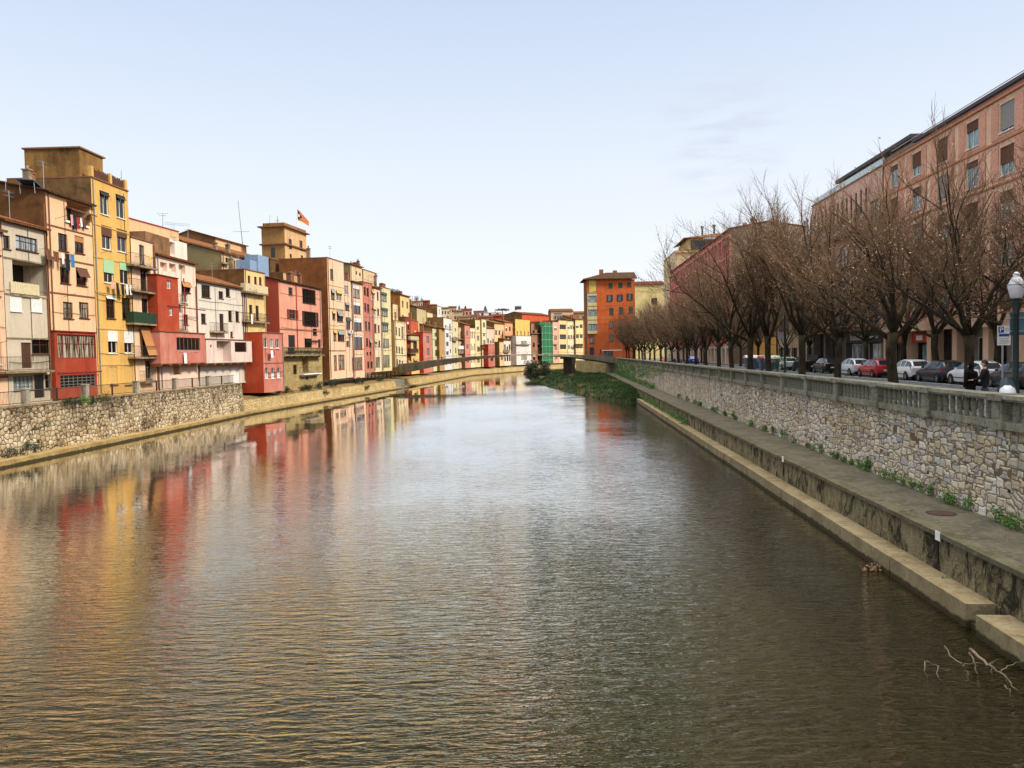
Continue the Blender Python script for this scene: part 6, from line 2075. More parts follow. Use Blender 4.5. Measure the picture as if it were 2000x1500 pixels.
def evergreen(name, label, px, py_base, py_top, wpx, dist, kind, group=None):
    base, top = at_y(px, py_base, dist), at_y(px, py_top, dist)
    H = top.z - base.z
    W = wpx * dist / F
    root = empty(name, base, label, 'tree', group)
    b = MB(); b.tube([base - V((0, 0, 6)), base + V((0, 0, H * .7))], [max(.12, W * .04), max(.08, W * .025)], 6); b.build('trunk', M['bark'], root)
    b = MB()
    if kind == 'umbrella':
        for i in range(60):
            a, r_ = RN.uniform(0, 6.28), W * .5 * math.sqrt(RN.random())
            z = base.z + H * (.58 + .36 * math.sqrt(max(0, 1 - (r_ / (W * .52)) ** 2)) * RN.uniform(.2, 1))
            drop_leaves(b, (base.x + r_ * math.cos(a), base.y + r_ * math.sin(a), z), W * .10, 34, W * .022, RN.random(), 0, .6)
    elif kind == 'round':
        for i in range(50):
            q = V((RN.gauss(0, 1), RN.gauss(0, 1), RN.gauss(0, 1))).normalized() * RN.uniform(.3, 1)
            drop_leaves(b, (base.x + q.x * W * .42, base.y + q.y * W * .42, base.z + H * .58 + q.z * H * .36), W * .15, 34, W * .03, RN.random())
    else:
        n = 16
        for i in range(n):
            u = i / n
            r_ = W * .5 * (1 - u) * (1.0 if kind == 'fir' else .9) + W * .04
            for j in range(7 if kind == 'fir' else 5):
                a = 6.28 * j / 7 + i * .9
                q = r_ * RN.uniform(.5, 1)
                drop_leaves(b, (base.x + q * math.cos(a), base.y + q * math.sin(a), base.z + H * (.08 + .92 * u)), r_ * .38 + W * .02, 18, W * .05, RN.random(), 0, .5)
    b.build('crown', M['leaf_dark'], root)


def hill_trees():
    evergreen('umbrella_pine', 'broad dark umbrella pine on the skyline behind the arched house', 768, 592, 562, 34, 300, 'umbrella')
    evergreen('pine_tree', 'dark round pine standing alone on the hill skyline', 814, 596, 575, 13, 390, 'round')
    evergreen('pine_tree', 'small dark round bush pine beside the lone round pine', 824, 594, 581, 9, 390, 'round')
    evergreen('fir_tree', 'small pointed dark fir, first of the pair on the skyline', 897, 606, 596, 6, 430, 'fir')
    evergreen('fir_tree', 'small pointed fir, second of the pair on the skyline', 909, 607, 597, 7, 430, 'fir')
    evergreen('fir_tree', 'lone pointed fir above the long white hill building', 948, 611, 597, 9, 420, 'fir')
    evergreen('cypress', 'slim dark cypress beside the umbrella pine on the hill', 967, 611, 602, 3, 420, 'cyp')
    evergreen('umbrella_pine', 'wide flat umbrella pine over the red tiled roofs', 981, 613, 602, 26, 400, 'umbrella')
# --------------------------------------------------------------------- cars
def paint(name, hexc, metallic=.0):
    return plain('car_' + name, lin(hexc), .28, metallic, .5, .02, .6)


SHAPES = {
    'hatch': (1.70, [(0, .60, .34, .58, .58, .52), (.10, .76, .24, .68, .69, .62), (.5, .83, .2, .80, .82, .68), (1.02, .85, .19, .91, .93, .70), (1.72, .85, .19, .94, 1.38, .60), (2.18, .85, .19, .95, 1.455, .60), (2.26, .85, .19, .95, 1.458, .60),
                     (2.95, .85, .19, .96, 1.44, .595), (3.02, .85, .19, .96, 1.435, .595), (3.52, .83, .22, .98, 1.34, .57), (3.86, .80, .26, .99, 1.0, .66), (3.98, .76, .34, .88, .89, .64)]),
    'small': (1.62, [(0, .58, .34, .60, .60, .52), (.10, .74, .24, .70, .71, .60), (.4, .80, .2, .84, .86, .66), (.85, .82, .19, .94, .96, .68), (1.45, .82, .19, .97, 1.40, .58), (1.95, .82, .19, .98, 1.48, .58), (2.03, .82, .19, .98, 1.48, .58),
                     (2.6, .82, .19, .99, 1.46, .57), (2.66, .82, .19, .99, 1.455, .57), (3.1, .80, .22, 1.0, 1.34, .55), (3.42, .77, .26, 1.0, 1.01, .62), (3.54, .72, .34, .88, .89, .6)]),
    'van': (1.8, [(0, .66, .36, .74, .74, .58), (.12, .82, .26, .86, .87, .70), (.6, .88, .22, 1.0, 1.02, .75), (1.0, .9, .21, 1.1, 1.12, .77), (1.65, .9, .21, 1.13, 1.62, .70), (2.2, .9, .21, 1.14, 1.74, .70), (2.28, .9, .21, 1.14, 1.74, .70),
                  (3.1, .9, .21, 1.14, 1.75, .70), (3.18, .9, .21, 1.14, 1.75, .70), (4.0, .89, .24, 1.14, 1.70, .69), (4.25, .86, .28, 1.14, 1.2, .76), (4.36, .82, .36, .98, 1.0, .72)]),
}


def wheel_mesh(R_, Wd, tyre_m, rim_m, parent, pos, sgn):
    b = MB()
    n = 20
    prof = [(-Wd / 2, R_ * .62), (-Wd / 2, R_ * .93), (-Wd * .36, R_), (Wd * .36, R_), (Wd / 2, R_ * .93), (Wd / 2, R_ * .62)]
    for i in range(n):
        w, w2 = 2 * math.pi * i / n, 2 * math.pi * (i + 1) / n
        for (x, r1), (x2, r2) in zip(prof, prof[1:]):
            b.face([(x, r1 * math.cos(w), r1 * math.sin(w)), (x, r1 * math.cos(w2), r1 * math.sin(w2)), (x2, r2 * math.cos(w2), r2 * math.sin(w2)), (x2, r2 * math.cos(w), r2 * math.sin(w))])
    root = empty('wheel', pos); root.parent = parent
    o = b.build('tyre', tyre_m, root, smooth=True, world=False)
    b = MB()
    f = Wd * .42 * sgn
    ring = lambda r_, x: [(x, r_ * math.cos(2 * math.pi * i / n), r_ * math.sin(2 * math.pi * i / n)) for i in range(n)]
    b.face(ring(R_ * .62, f * .35))
    o1, i1 = ring(R_ * .63, f), ring(R_ * .54, f)
    for i in range(n):
        j = (i + 1) % n
        b.face([o1[i], o1[j], i1[j], i1[i]])
    for k in range(5):
        w = 2 * math.pi * k / 5
        c, s = math.cos(w), math.sin(w)
        b.box((f * .9, -s * .03, c * .03), (f * .1, 0, 0), (0, c * R_ * .56, s * R_ * .56), (0, s * .06, -c * .06))
    b.tube([(f * .6, 0, 0), (f * 1.04, 0, 0)], R_ * .14, 8)
    b.build('rim', rim_m, root, world=False)
    return root


def make_car(shape, paint_m, label, pos, rz, group='cars parked along the kerb', plate=True, tail='tail_red'):
    wd, st = SHAPES[shape]
    L = st[-1][0]
    root = empty('parked_car', pos, label, 'car', group, rz)
    sec = []
    for x, hw, zb, belt, roof, rh in st:
        y = L / 2 - x
        sec.append([(-hw * .93, y, zb), (-hw, y, zb + .16), (-hw * 1.01, y, (zb + belt) / 2 + .05), (-hw * .985, y, belt - .05), (-hw * .95, y, belt), (-max(rh, 0) - (.02 if roof - belt > .1 else 0), y, max(roof - .06, belt + .002)), (-rh * .82, y, max(roof, belt + .004)),
                    (rh * .82, y, max(roof, belt + .004)), (max(rh, 0) + (.02 if roof - belt > .1 else 0), y, max(roof - .06, belt + .002)), (hw * .95, y, belt), (hw * .985, y, belt - .05), (hw * 1.01, y, (zb + belt) / 2 + .05), (hw, y, zb + .16), (hw * .93, y, zb)])
    body, glass_b = MB(), {'windscreen': MB(), 'rear_window': MB(), 'side_window': MB(), 'side_window2': MB()}
    n = len(sec[0])
    ws, rw = 3, len(st) - 3
    verts = [p for s in sec for p in s]
    body.v = verts
    for k in range(len(sec) - 1):
        for j in range(n - 1):
            q = (k * n + j, (k + 1) * n + j, (k + 1) * n + j + 1, k * n + j + 1)
            pts = [verts[i] for i in q]
            cab = ws <= k <= rw
            pillar = k in (5, 7)
            if cab and j in (4, 8) and not pillar: glass_b['side_window' if j == 4 else 'side_window2'].face(pts)
            elif k == ws and j in (5, 6, 7): glass_b['windscreen'].face(pts) if j == 6 else body.f.append(q)
            elif k == rw and j in (5, 6, 7): glass_b['rear_window'].face(pts) if j == 6 else body.f.append(q)
            else: body.f.append(q)
    body.f.append(tuple(range(n)))
    body.f.append(tuple((len(sec) - 1) * n + j for j in reversed(range(n))))
    body.m = [0] * len(body.f)
    body.build('body', paint_m, root, smooth=True, world=False)
    for k, g in glass_b.items(): g.build('side_window' if k.startswith('side') else k, M['car_glass'], root, world=False)
    b = MB()
    hw = st[6][1]
    for s in (-1, 1):
        b.box((s * hw * 1.0 - .012, -L * .36, .42), (.03, 0, 0), (0, L * .72, 0), (0, 0, .05))
    for y in (L / 2 - .02, -L / 2 - .02): b.box((-hw * .78, y, .27), (hw * 1.56, 0, 0), (0, .05, 0), (0, 0, .14))
    b.box((-hw * .9, -L * .46, .16), (hw * 1.8, 0, 0), (0, L * .92, 0), (0, 0, .12))
    b.build('lower_trim', M['car_black'], root, world=False)
    for s in (-1, 1):
        b = MB(); x = s * hw
        b.box((x * .64, -L / 2 + .03, .74), (s * hw * .29, 0, 0), (0, .16, 0), (0, .05, .24)); b.build('tail_light', M[tail], root, world=False)
        b = MB(); b.box((x * .55, L / 2 - .2, .56), (s * hw * .3, -.03, 0), (0, .12, 0), (0, -.06, .14)); b.build('headlight', M['car_lamp'], root, world=False)
        b = MB(); b.box((x * 1.0, L / 2 - st[3][0] - .52, .93), (s * .17, -.03, 0), (0, .08, 0), (0, 0, .12)); b.build('wing_mirror', paint_m, root, world=False)
    b = MB(); b.box((-.26, -L / 2 - .028, .52), (.52, 0, 0), (0, .02, 0), (0, 0, .11)); b.build('number_plate', M['white'], root, world=False)
    R_ = .30
    for s in (-1, 1):
        for y in (L / 2 - .72, -L / 2 + .72):
            b = MB()
            c = s * (hw * 1.012)
            b.face([(c, y + .36 * math.cos(2 * math.pi * i / 18), max(.2, .31 + .36 * math.sin(2 * math.pi * i / 18))) for i in range(18)])
            b.build('wheel_arch', M['car_black'], root, world=False)
            wheel_mesh(R_, .19, M['tyre'], M['alloy'], root, V((s * (hw - .055), y, R_)), s)
    return root


def cars():
    M['car_glass'] = glass('car_glass', lin('22303a'), .04, .9)
    M['car_black'] = plain('car_trim_black', lin('141414'), .6)
    M['tail_red'] = plain('tail_light_red', lin('b01818'), .25)
    M['tail_pale'] = plain('tail_light_pale', lin('d9d3cf'), .25)
    M['car_lamp'] = plain('lamp_clear', lin('c9d2d6'), .15)
    M['tyre'] = plain('tyre_rubber', lin('161616'), .85)
    M['alloy'] = plain('alloy_rim', lin('a9adb0'), .35, .7)
    rz = -math.atan2(AX.x, AX.y)
    white, red = paint('white', 'e4e6ea'), paint('red', 'b51a22')
    lst = [('hatch', paint('charcoal', '23282b'), 'dark grey hatchback partly hidden by the lamp post', 1990, 0),
           ('hatch', white, 'white hatchback with a black side strip behind the two people', 1903, 0),
           ('hatch', paint('navy', '131c2a'), 'dark navy hatchback between two white cars', 1833, 0),
           ('hatch', white, 'white estate-backed hatchback with red tail light behind the thick trunk', 1772, 0),
           ('hatch', red, 'bright red hatchback parked in front of the shop windows', 1706, 0),
           ('hatch', paint('silver', 'cfd3d8'), 'silver white hatchback parked just ahead of the red one', 1661, 0),
           ('small', paint('black', '0d0e10'), 'small rounded black two door car with pale tail lights', 1608, 1),
           ('van', paint('dark_olive', '14160f'), 'dark people carrier with a red tail light', 1569, 0),
           ('hatch', white, 'white small hatchback beside the hedge bin', 1529, 0)]
    for sh, pm, lab, px, pale in lst:
        t = t_at(px, 24.2, 735)
        c = make_car(sh, pm, lab, PT(24.9, t + 1.2, 4.222), rz + RN.uniform(-.02, .02), tail='tail_pale' if pale else 'tail_red')
    make_car('hatch', paint('blue', '1f4fae'), 'bright blue hatchback far down the street', PT(22.4, t_at(1352, 22.4), 4.222), rz)


# ------------------------------------------------------------------- people
def skin_figure(joints, edges, radii, name, parent, mats_, assign, root_i=0, levels=1):
    me = bpy.data.meshes.new(name)
    me.from_pydata([tuple(j) for j in joints], edges, [])
    o = bpy.data.objects.new(name, me)
    COL.objects.link(o)
    md = o.modifiers.new('skin', 'SKIN')
    if not me.skin_vertices: me.attributes  # layer is made with the modifier
    sv = me.skin_vertices[0].data if me.skin_vertices else None
    if sv is None: return None
    for i, r_ in enumerate(radii):
        sv[i].radius = (r_, r_) if not isinstance(r_, tuple) else r_
        sv[i].use_root = (i == root_i)
    s = o.modifiers.new('sub', 'SUBSURF'); s.levels = s.render_levels = levels
    dg = bpy.context.evaluated_depsgraph_get(); dg.update()
    m2 = bpy.data.meshes.new_from_object(o.evaluated_get(dg))
    bpy.data.objects.remove(o)
    o = bpy.data.objects.new(name, m2)
    COL.objects.link(o)
    m2.materials.clear()
    for q in mats_: m2.materials.append(q)
    for p in m2.polygons:
        p.material_index = assign(p.center)
        p.use_smooth = True
    o.parent = parent
    return o


def person(label, pos, rz, H, jacket, trousers, hair, pose='stand', turn=0.0, coat=False, hood=False, skin_c='c99a7c'):
    """x to the figure's side, y forward"""
    root = empty('person', pos, label, 'person', None, rz)
    k = H / 1.75
    J, E, R_ = [], [], []
    def add(p, r_, par=None):
        J.append(V(p) * k); R_.append(tuple(q * k for q in r_) if isinstance(r_, tuple) else r_ * k)
        if par is not None: E.append((par, len(J) - 1))
        return len(J) - 1
    st = .0 if pose == 'stand' else .26
    pel = add((0, 0, .95), (.15, .11))
    bk = 1.3 if pose in ('lean',) or coat else 1.0
    w = add((0, 0, 1.10), (.14 * bk, .11 * bk), pel)
    ch = add((0, .01, 1.30), (.17 * bk, .125 * bk), w)
    sh = add((0, 0, 1.42), (.14 * bk, .09 * bk), ch)
    nk = add((0, .01, 1.50), .052, sh)
    hd0 = add((0, .03, 1.58), (.068, .078), nk)
    hd1 = add((0, .03, 1.66), (.076, .092), hd0)
    add((0, .02, 1.735), (.045, .055), hd1)
    nose = None
    for s in (-1, 1):
        hp = add((s * .10, 0, .90), (.085, .09), pel)
        kn = add((s * .11, .02 + st * s * .6, .50), .058, hp)
        an = add((s * .11, -.02 + st * s * (1.1 if s > 0 else 1.5), .09 + (.05 if st and s < 0 else 0)), .040, kn)
        add((s * .125, .14 + st * s * 1.2, .035), (.042, .03), an)
        so = add((s * .185 * (1 + (bk - 1) * .5), 0, 1.40), .062 * bk, sh)
        if pose == 'lean':
            el = add((s * .29, .10, 1.17), .06, so); wr = add((s * .19, .32, 1.10), .032, el); fd = V((-.35 * s, 1, -.15)).normalized()
        elif pose == 'walk':
            el = add((s * .24, -.12 * s, 1.15), .044, so); wr = add((s * .25, -.16 * s + .14, .93), .031, el); fd = V((0, .45, -1)).normalized()
        else:
            el = add((s * .25, -.03, 1.14), .05 * bk, so); wr = add((s * .245, .05, .90), .032, el); fd = V((0, .2, -1)).normalized()
        wp = J[wr] / k
        pm = add(wp + fd * .06, (.038, .022), wr)
        sd = V((s, 0, 0))
        ac = V((0, 1, 0)) - fd * fd.y
        for i, (o_, ln) in enumerate(((-.027, .075), (-.009, .085), (.009, .08), (.026, .062))):
            a = add(wp + fd * .105 + ac.normalized() * o_, .009, pm)
            m_ = add(wp + fd * (.105 + ln * .55) + ac.normalized() * o_ - sd * .008, .0085, a)
            add(wp + fd * (.105 + ln) + ac.normalized() * o_ - sd * .022, .007, m_)
        th = add(wp + fd * .045 + ac.normalized() * .045, .011, pm)
        add(wp + fd * .085 + ac.normalized() * .062, .009, th)
    mj, mt, msk, msh = jacket, trousers, plain('skin_' + skin_c, lin(skin_c), .6), M['car_black']
    def assign(c):
        x, y, z = c.x / k, c.y / k, c.z / k
        if z > 1.47 and hood and y < .07: return 0
        if z > 1.56 and y < .0: return 4
        if z > 1.49: return 2
        if z < .075: return 3
        hand = abs(x) > .15 and ((pose == 'lean' and y > .31) or (pose != 'lean' and .55 < z < .895 and abs(x) > .19))
        if hand: return 2
        return 0 if z > (.45 if coat else .88) else 1
    o = skin_figure(J, E, R_, 'body', root, [mj, mt, msk, msh, hair], assign)
    # hair, a cap of strands over the skull
    b = MB()
    rings, seg = 6, 16
    c = V((0, .015, 1.665)) * k
    def hp_(i, j):
        th = math.pi * (.66 if hood else .62) * i / (rings - 1)
        ph = 2 * math.pi * j / seg
        fr = max(0, math.sin(ph))
        r_ = (.098 + .006 * math.sin(ph * 7 + i)) * k
        z = math.cos(th) * .105 * k
        low = th if fr < .25 else th * (1 - .42 * fr)
        return c + V((math.sin(low) * math.cos(ph) * r_ * .92, math.sin(low) * math.sin(ph) * r_ * 1.12, math.cos(low) * .108 * k))
    for i in range(rings - 1):
        for j in range(seg):
            b.face([hp_(i, j), hp_(i + 1, j), hp_(i + 1, j + 1), hp_(i, j + 1)])
    b.build('hood' if hood else 'hair', jacket if hood else hair, root, smooth='all', world=False)
    b = MB()   # face: nose, brow, ears, mouth and eyes
    b.prism([V((-.014, .118, 1.612)) * k, V((.014, .118, 1.612)) * k, V((0, .108, 1.668)) * k], V((0, .022 * k, -.006 * k)))
    for s in (-1, 1): b.box(V((s * .083, .012, 1.615)) * k, V((s * .012, -.006, 0)) * k, V((0, .03, 0)) * k, V((0, 0, .055)) * k)
    b.build('nose_and_ears', msk, root, world=False)
    b = MB()
    for s in (-1, 1): b.box(V((s * .032 - .012, .112, 1.655)) * k, V((.024, 0, 0)) * k, V((0, .012, 0)) * k, V((0, 0, .011)) * k)
    b.box(V((-.024, .112, 1.585)) * k, V((.048, 0, 0)) * k, V((0, .010, 0)) * k, V((0, 0, .008)) * k)
    b.build('eyes_and_mouth', M['cloth_brown'], root, world=False)
    if coat:      # skirts of the long coat
        b = MB()
        pr = [(.165, .12, 1.02), (.18, .135, .85), (.20, .155, .62), (.215, .17, .47)]
        for (a, c_, z), (a2, c2, z2) in zip(pr, pr[1:]):
            for j in range(18):
                w0, w1 = 2 * math.pi * j / 18, 2 * math.pi * (j + 1) / 18
                f0, f1 = 1 + .04 * math.sin(w0 * 5), 1 + .04 * math.sin(w1 * 5)
                b.face([V((a * f0 * math.cos(w0), c_ * f0 * math.sin(w0), z)) * k, V((a2 * f0 * math.cos(w0), c2 * f0 * math.sin(w0), z2)) * k, V((a2 * f1 * math.cos(w1), c2 * f1 * math.sin(w1), z2)) * k, V((a * f1 * math.cos(w1), c_ * f1 * math.sin(w1), z)) * k])
        b.build('coat_skirt', jacket, root, smooth='all', world=False)
    return root


def people(br):
    hair_d = plain('hair_dark', lin('17110d'), .6)
    jb = plain('jacket_black', lin('0b0b0d'), .85, spec=.2, var=.3)
    rz = -math.atan2(AX.x, AX.y)
    t = t_at(1897, 14.9, 730)
    person('person in a long black hooded coat standing at the balustrade by the tree', PT(13.9, t_at(1896, 13.9, 730), 4.35), rz + .35, 1.66, jb, jb, hair_d, 'stand', coat=True, hood=True)
    person('dark haired person in a black padded jacket leaning beside the balustrade', PT(14.1, t_at(1924, 14.1, 730), 4.35), rz + .95, 1.76, plain('jacket_padded', lin('131214'), .7, spec=.3, var=.4), plain('jeans', lin('3a4250'), .85), hair_d, 'lean')
    person('far pedestrian in a pale grey top walking along the balustrade', PT(14.2, t_at(1308, 14.2), 4.35), rz, 1.7, plain('top_grey', lin('a9a29a'), .85), plain('trousers_dark', lin('22232a'), .85), hair_d, 'walk')
    a, d, L, nrm, top = br
    u = .93
    p = V((a.x, a.y, 0)) + d * (L * u) - nrm * 1.2
    p.z = top(u)
    person('tiny pedestrian in dark clothes striding over the footbridge end', p, math.atan2(-d.x, d.y), 1.74, jb, plain('trousers_navy', lin('1c2436'), .85), hair_d, 'walk')


# ------------------------------------------------------- scooters and the rest
def scooter(label, pos, rz, hexc, screen=True, group=None):
    root = empty('scooter', pos, label, 'scooter', group, rz)
    pm = paint('scooter_' + hexc, hexc)
    def ring_loft(secs, name, m):
        b = MB()
        n = 10
        for (y, z, w, h) in secs:
            for j in range(n):
                a = 2 * math.pi * j / n
                b.v.append((w * math.cos(a), y, z + h * math.sin(a)))
        for i in range(len(secs) - 1):
            for j in range(n):
                j2 = (j + 1) % n
                b.f.append((i * n + j, i * n + j2, (i + 1) * n + j2, (i + 1) * n + j)); b.m.append(0)
        b.f.append(tuple(reversed(range(n)))); b.f.append(tuple((len(secs) - 1) * n + j for j in range(n))); b.m += [0, 0]
        return b.build(name, m, root, smooth='all', world=False)
    ring_loft([(.78, .62, .03, .05), (.72, .72, .15, .17), (.60, .80, .23, .26), (.48, .82, .22, .30), (.42, .80, .12, .22)], 'front_fairing', pm)
    ring_loft([(.36, .45, .20, .22), (.0, .36, .20, .09), (-.2, .45, .19, .16), (-.6, .66, .20, .15), (-.95, .72, .08, .08)], 'body', pm)
    ring_loft([(.1, .78, .10, .04), (-.1, .82, .17, .07), (-.5, .86, .18, .07), (-.85, .90, .10, .05)], 'seat', M['car_black'])
    b = MB()
    for s in (-1, 1):
        b.prism([(s * .05, .765, .66), (s * .15, .72, .74), (s * .13, .735, .62)], (0, .02, 0))
    b.build('headlight', plain('lamp_dark', lin('1d2440'), .15), root, world=False)
    b = MB()
    b.tube([(-.34, .36, 1.08), (-.12, .46, 1.04), (.12, .46, 1.04), (.34, .36, 1.08)], .018, 6)
    b.tube([(0, .46, 1.04), (0, .66, .45)], .03, 6)
    b.build('handlebar', M['car_black'], root, world=False)
    for s in (-1, 1):
        b = MB(); b.tube([(s * .26, .4, 1.07), (s * .30, .44, 1.22)], .008, 4); b.box((s * .30 - .06, .43, 1.2), (.12, 0, 0), (0, .03, 0), (0, 0, .08)); b.build('mirror', M['car_black'], root, world=False)
    if screen:
        b = MB()
        for i in range(6):
            x, x2 = -.2 + .4 * i / 6, -.2 + .4 * (i + 1) / 6
            q = lambda x_: .62 - 1.6 * x_ * x_
            b.prism([(x, q(x), .98), (x2, q(x2), .98), (x2 * .8, q(x2) - .16, 1.3 - 2 * x2 * x2), (x * .8, q(x) - .16, 1.3 - 2 * x * x)], (0, .006, 0))
        b.build('windscreen', plain('screen_smoke', lin('3a4a50'), .08), root, world=False)
    for y in (.66, -.62):
        wheel_mesh(.25, .12, M['tyre'], M['alloy'], root, V((0, y, .25)), 1)
    return root


def street_things():
    rz = -math.atan2(AX.x, AX.y)
    scooter('white scooter with smoked screen parked against the balustrade', PT(13.5, t_at(1963, 13.5, 755), 4.35), rz + 2.75, 'e6e8ee')
    scooter('far red and white scooter parked near the walker', PT(15.2, t_at(1294, 15.2), 4.35), rz + 2.9, 'c23a36', True, 'far scooters')
    scooter('far black scooter parked on the road beyond the grey walker', PT(18.5, t_at(1322, 18.5), 4.23), rz + .6, '22242a', False, 'far scooters')
    scooter('far dark scooter with pale panel just before the blue car', PT(19.0, t_at(1336, 19.0), 4.23), rz + .5, '5c5f66', False, 'far scooters')
    # street lamps
    def lamp(label, p, h=4.05, sign=False):
        root = empty('street_lamp', p, label, 'street lamp', 'lamps along the balustrade')
        b = MB(); b.lathe(p, [(.24, 0), (.24, .12), (.19, .18), (.17, .55), (.20, .6), (.11, .75), (.085, 1.1), (.075, h - .5), (.10, h - .46), (.085, h - .4), (.16, h - .12), (.10, h - .08), (.12, h)], 12)
        b.build('post', M['iron_green'], root, smooth=True)
        b = MB(); b.lathe(p + V((0, 0, h)), [(.13, 0), (.17, .06), (.235, .34), (.225, .42), (.13, .62), (.085, .66), (.10, .72), (.06, .78), (.01, .80)], 16)
        b.build('globe', plain('opal_glass', lin('e9e7ee'), .25), root, smooth='all')
        b = MB(); b.lathe(p + V((0, 0, h + .40)), [(.238, 0), (.24, .02), (.23, .03)], 16); b.build('band', M['steel'], root)
    M['iron_green'] = plain('iron_green', lin('22302f'), .5, .3)
    lamp('street lamp with white onion globe at the frame edge', PT(13.6, t_at(1984, 13.6, 700), 4.35), 3.65)
    # blue-grey traffic sign seen from behind on that post
    p = PT(13.6, t_at(1984, 13.6, 700) , 4.35)
    root = empty('traffic_sign', p + V((0, 0, 2.9)), 'back of a blue grey traffic sign fixed beside the lamp post', 'sign')
    b = MB()
    q = p + AX * .14 - NX * .10
    b.box(q + V((0, 0, 2.55)), NX * 1.0, AX * .02, V((0, 0, .7)))
    b.build('panel', plain('sign_back', lin('4f7683'), .5), root)
    b = MB()
    for z in (2.65, 3.05): b.box(q + AX * -.05 + V((0, 0, z)), NX * 1.0, AX * .045, V((0, 0, .05)))
    b.build('bracket', M['steel'], root)
    # parking sign
    tp = t_at(1964, 16.3, 650)
    p = PT(16.2, tp, 4.3)
    root = empty('parking_sign', p, 'white parking sign with blue P panel on a slim post', 'sign')
    b = MB(); b.tube([p, p + V((0, 0, 3.1))], .035, 8); b.build('post', M['steel'], root)
    fc = Face(p - NX * .22 - AX * .06, p + NX * .22 - AX * .12)
    z = 4.3 + 2.3
    b = MB(); fbox(b, fc, 0, .44, z, z + .72, -.03, 0); b.build('panel', M['white'], root)
    b = MB(); fbox(b, fc, .03, .21, z + .46, z + .69, .002, .008); fbox(b, fc, .05, .39, z + .32, z + .42, .002, .008)
    b.build('blue_field', plain('sign_blue', lin('1d3f94'), .5), root)
    text_mesh('letter', 'P', .25, M['white'], root, fc.pt(.06, z + .485, .011), fc.e, fc.n)
    b = MB()
    b.tube([fc.pt(.32 + .045 * math.cos(i * .52), z + .58 + .045 * math.sin(i * .52), .006) for i in range(13)], .010, 4)
    for i in range(4): fbox(b, fc, .06, .37, z + .07 + .055 * i, z + .084 + .055 * i, .002, .006)
    b.build('small_print', plain('sign_ink', lin('8d7a78'), .6), root)
    # slim plain posts far along the balustrade
    p = PT(12.0, t_at(1256, 12.0), 3.0)
    root = empty('wall_post', p, 'slim blue grey pole fixed to the far balustrade', 'pole')
    b = MB(); b.tube([p, p + V((0, 0, 3.6))], .09, 6); b.build('pole', plain('pole_blue', lin('5b7382'), .5), root)
    b = MB(); b.box(p + V((-.2, -.2, 3.3)), (1.4, 0, 0), (0, .3, 0), (0, 0, .12)); b.build('arm', M['steel'], root)
    p = PT(15.2, t_at(1533, 15.2), 4.3)
    root = empty('sign_post', p, 'dark slim post beside the forked tree, before the white car', 'pole')
    b = MB(); b.tube([p, p + V((0, 0, 4.6))], .07, 6); b.build('post', M['iron_green'], root)
    b = MB(); b.box(p + V((-.5, -.05, 3.0)), (.4, 0, 0), (0, .04, 0), (0, 0, .45)); b.build('plate', M['steel'], root)
    # bins
    lids = [('bin_white', 'e0ded8'), ('bin_white', 'e0ded8'), ('bin_red', 'a5404a'), ('bin_white', 'e0ded8')]
    labs = ['grey blue street bin with white lid, farthest of the bin row', 'grey blue street bin with white lid next to the red lidded one', 'grey blue street bin with a dull red lid', 'grey blue street bin with white lid and sticker nearest the hedge']
    for i, (nm, hx) in enumerate(lids):
        p = PT(22.2, t_at(1466 + 14 * i, 22.2, 700), 4.222)
        root = empty('street_bin', p, labs[i], 'bin', 'street bins by the kerb', rz)
        b = MB()
        lo, hi = (.52, .45), (.66, .56)
        vs = [(-lo[0], -lo[1], .16), (lo[0], -lo[1], .16), (lo[0], lo[1], .16), (-lo[0], lo[1], .16), (-hi[0], -hi[1], 1.35), (hi[0], -hi[1], 1.35), (hi[0], hi[1], 1.35), (-hi[0], hi[1], 1.35)]
        b.v = vs; b.f = [(0, 3, 2, 1), (4, 5, 6, 7), (0, 1, 5, 4), (1, 2, 6, 5), (2, 3, 7, 6), (3, 0, 4, 7)]; b.m = [0] * 6
        for k in range(5): b.box((-.55 + .24 * k, -.57, .4), (.05, 0, 0), (0, .06, .0), (0, -.06, .8))
        b.build('body', plain('bin_grey_blue', lin('50647a'), .5), root, world=False)
        b = MB()
        for k in range(6):
            w0, w1 = math.pi * k / 6, math.pi * (k + 1) / 6
            b.prism([(-.7, -.62 * math.cos(w0), 1.36 + .32 * math.sin(w0)), (-.7, -.62 * math.cos(w1), 1.36 + .32 * math.sin(w1)), (-.7, 0, 1.36)], (1.4, 0, 0))
        b.build('lid', plain(nm, lin(hx), .45), root, world=False)
        b = MB(); b.box((-.3, -.585, .95), (.5, 0, 0), (0, .01, 0), (0, -.03, .3)); b.build('sticker', plain('sticker_red', lin('d08080'), .6), root, world=False)
        for sx in (-1, 1):
            b = MB(); b.tube([(sx * .5, -.3, .1), (sx * .42, -.3, .1)], .1, 10); b.build('wheel', M['tyre'], root, world=False)
    p = PT(23.0, t_at(1526, 23.0), 4.22)
    root = empty('hedge_bin', p, 'clipped green hedge clump behind the street bins', 'hedge')
    b = MB()
    for i in range(16): drop_leaves(b, p + V((RN.uniform(-1.1, 1.1), RN.uniform(-.8, .8), RN.uniform(.3, 1.7))), .5, 60, .08, RN.random())
    b.build('leaves', M['leaf_green'], root)
    # bus shelter at the bridge end
    p = at_y(1196, 694, 182); p.z = 4.3
    root = empty('bus_shelter', p, 'pale flat roofed shelter at the far end of the promenade', 'shelter')
    b = MB(); b.box(p + V((-2.4, -1, 2.55)), (4.6, 0, 0), (0, 2, 0), (0, 0, .16)); b.build('roof', M['white'], root)
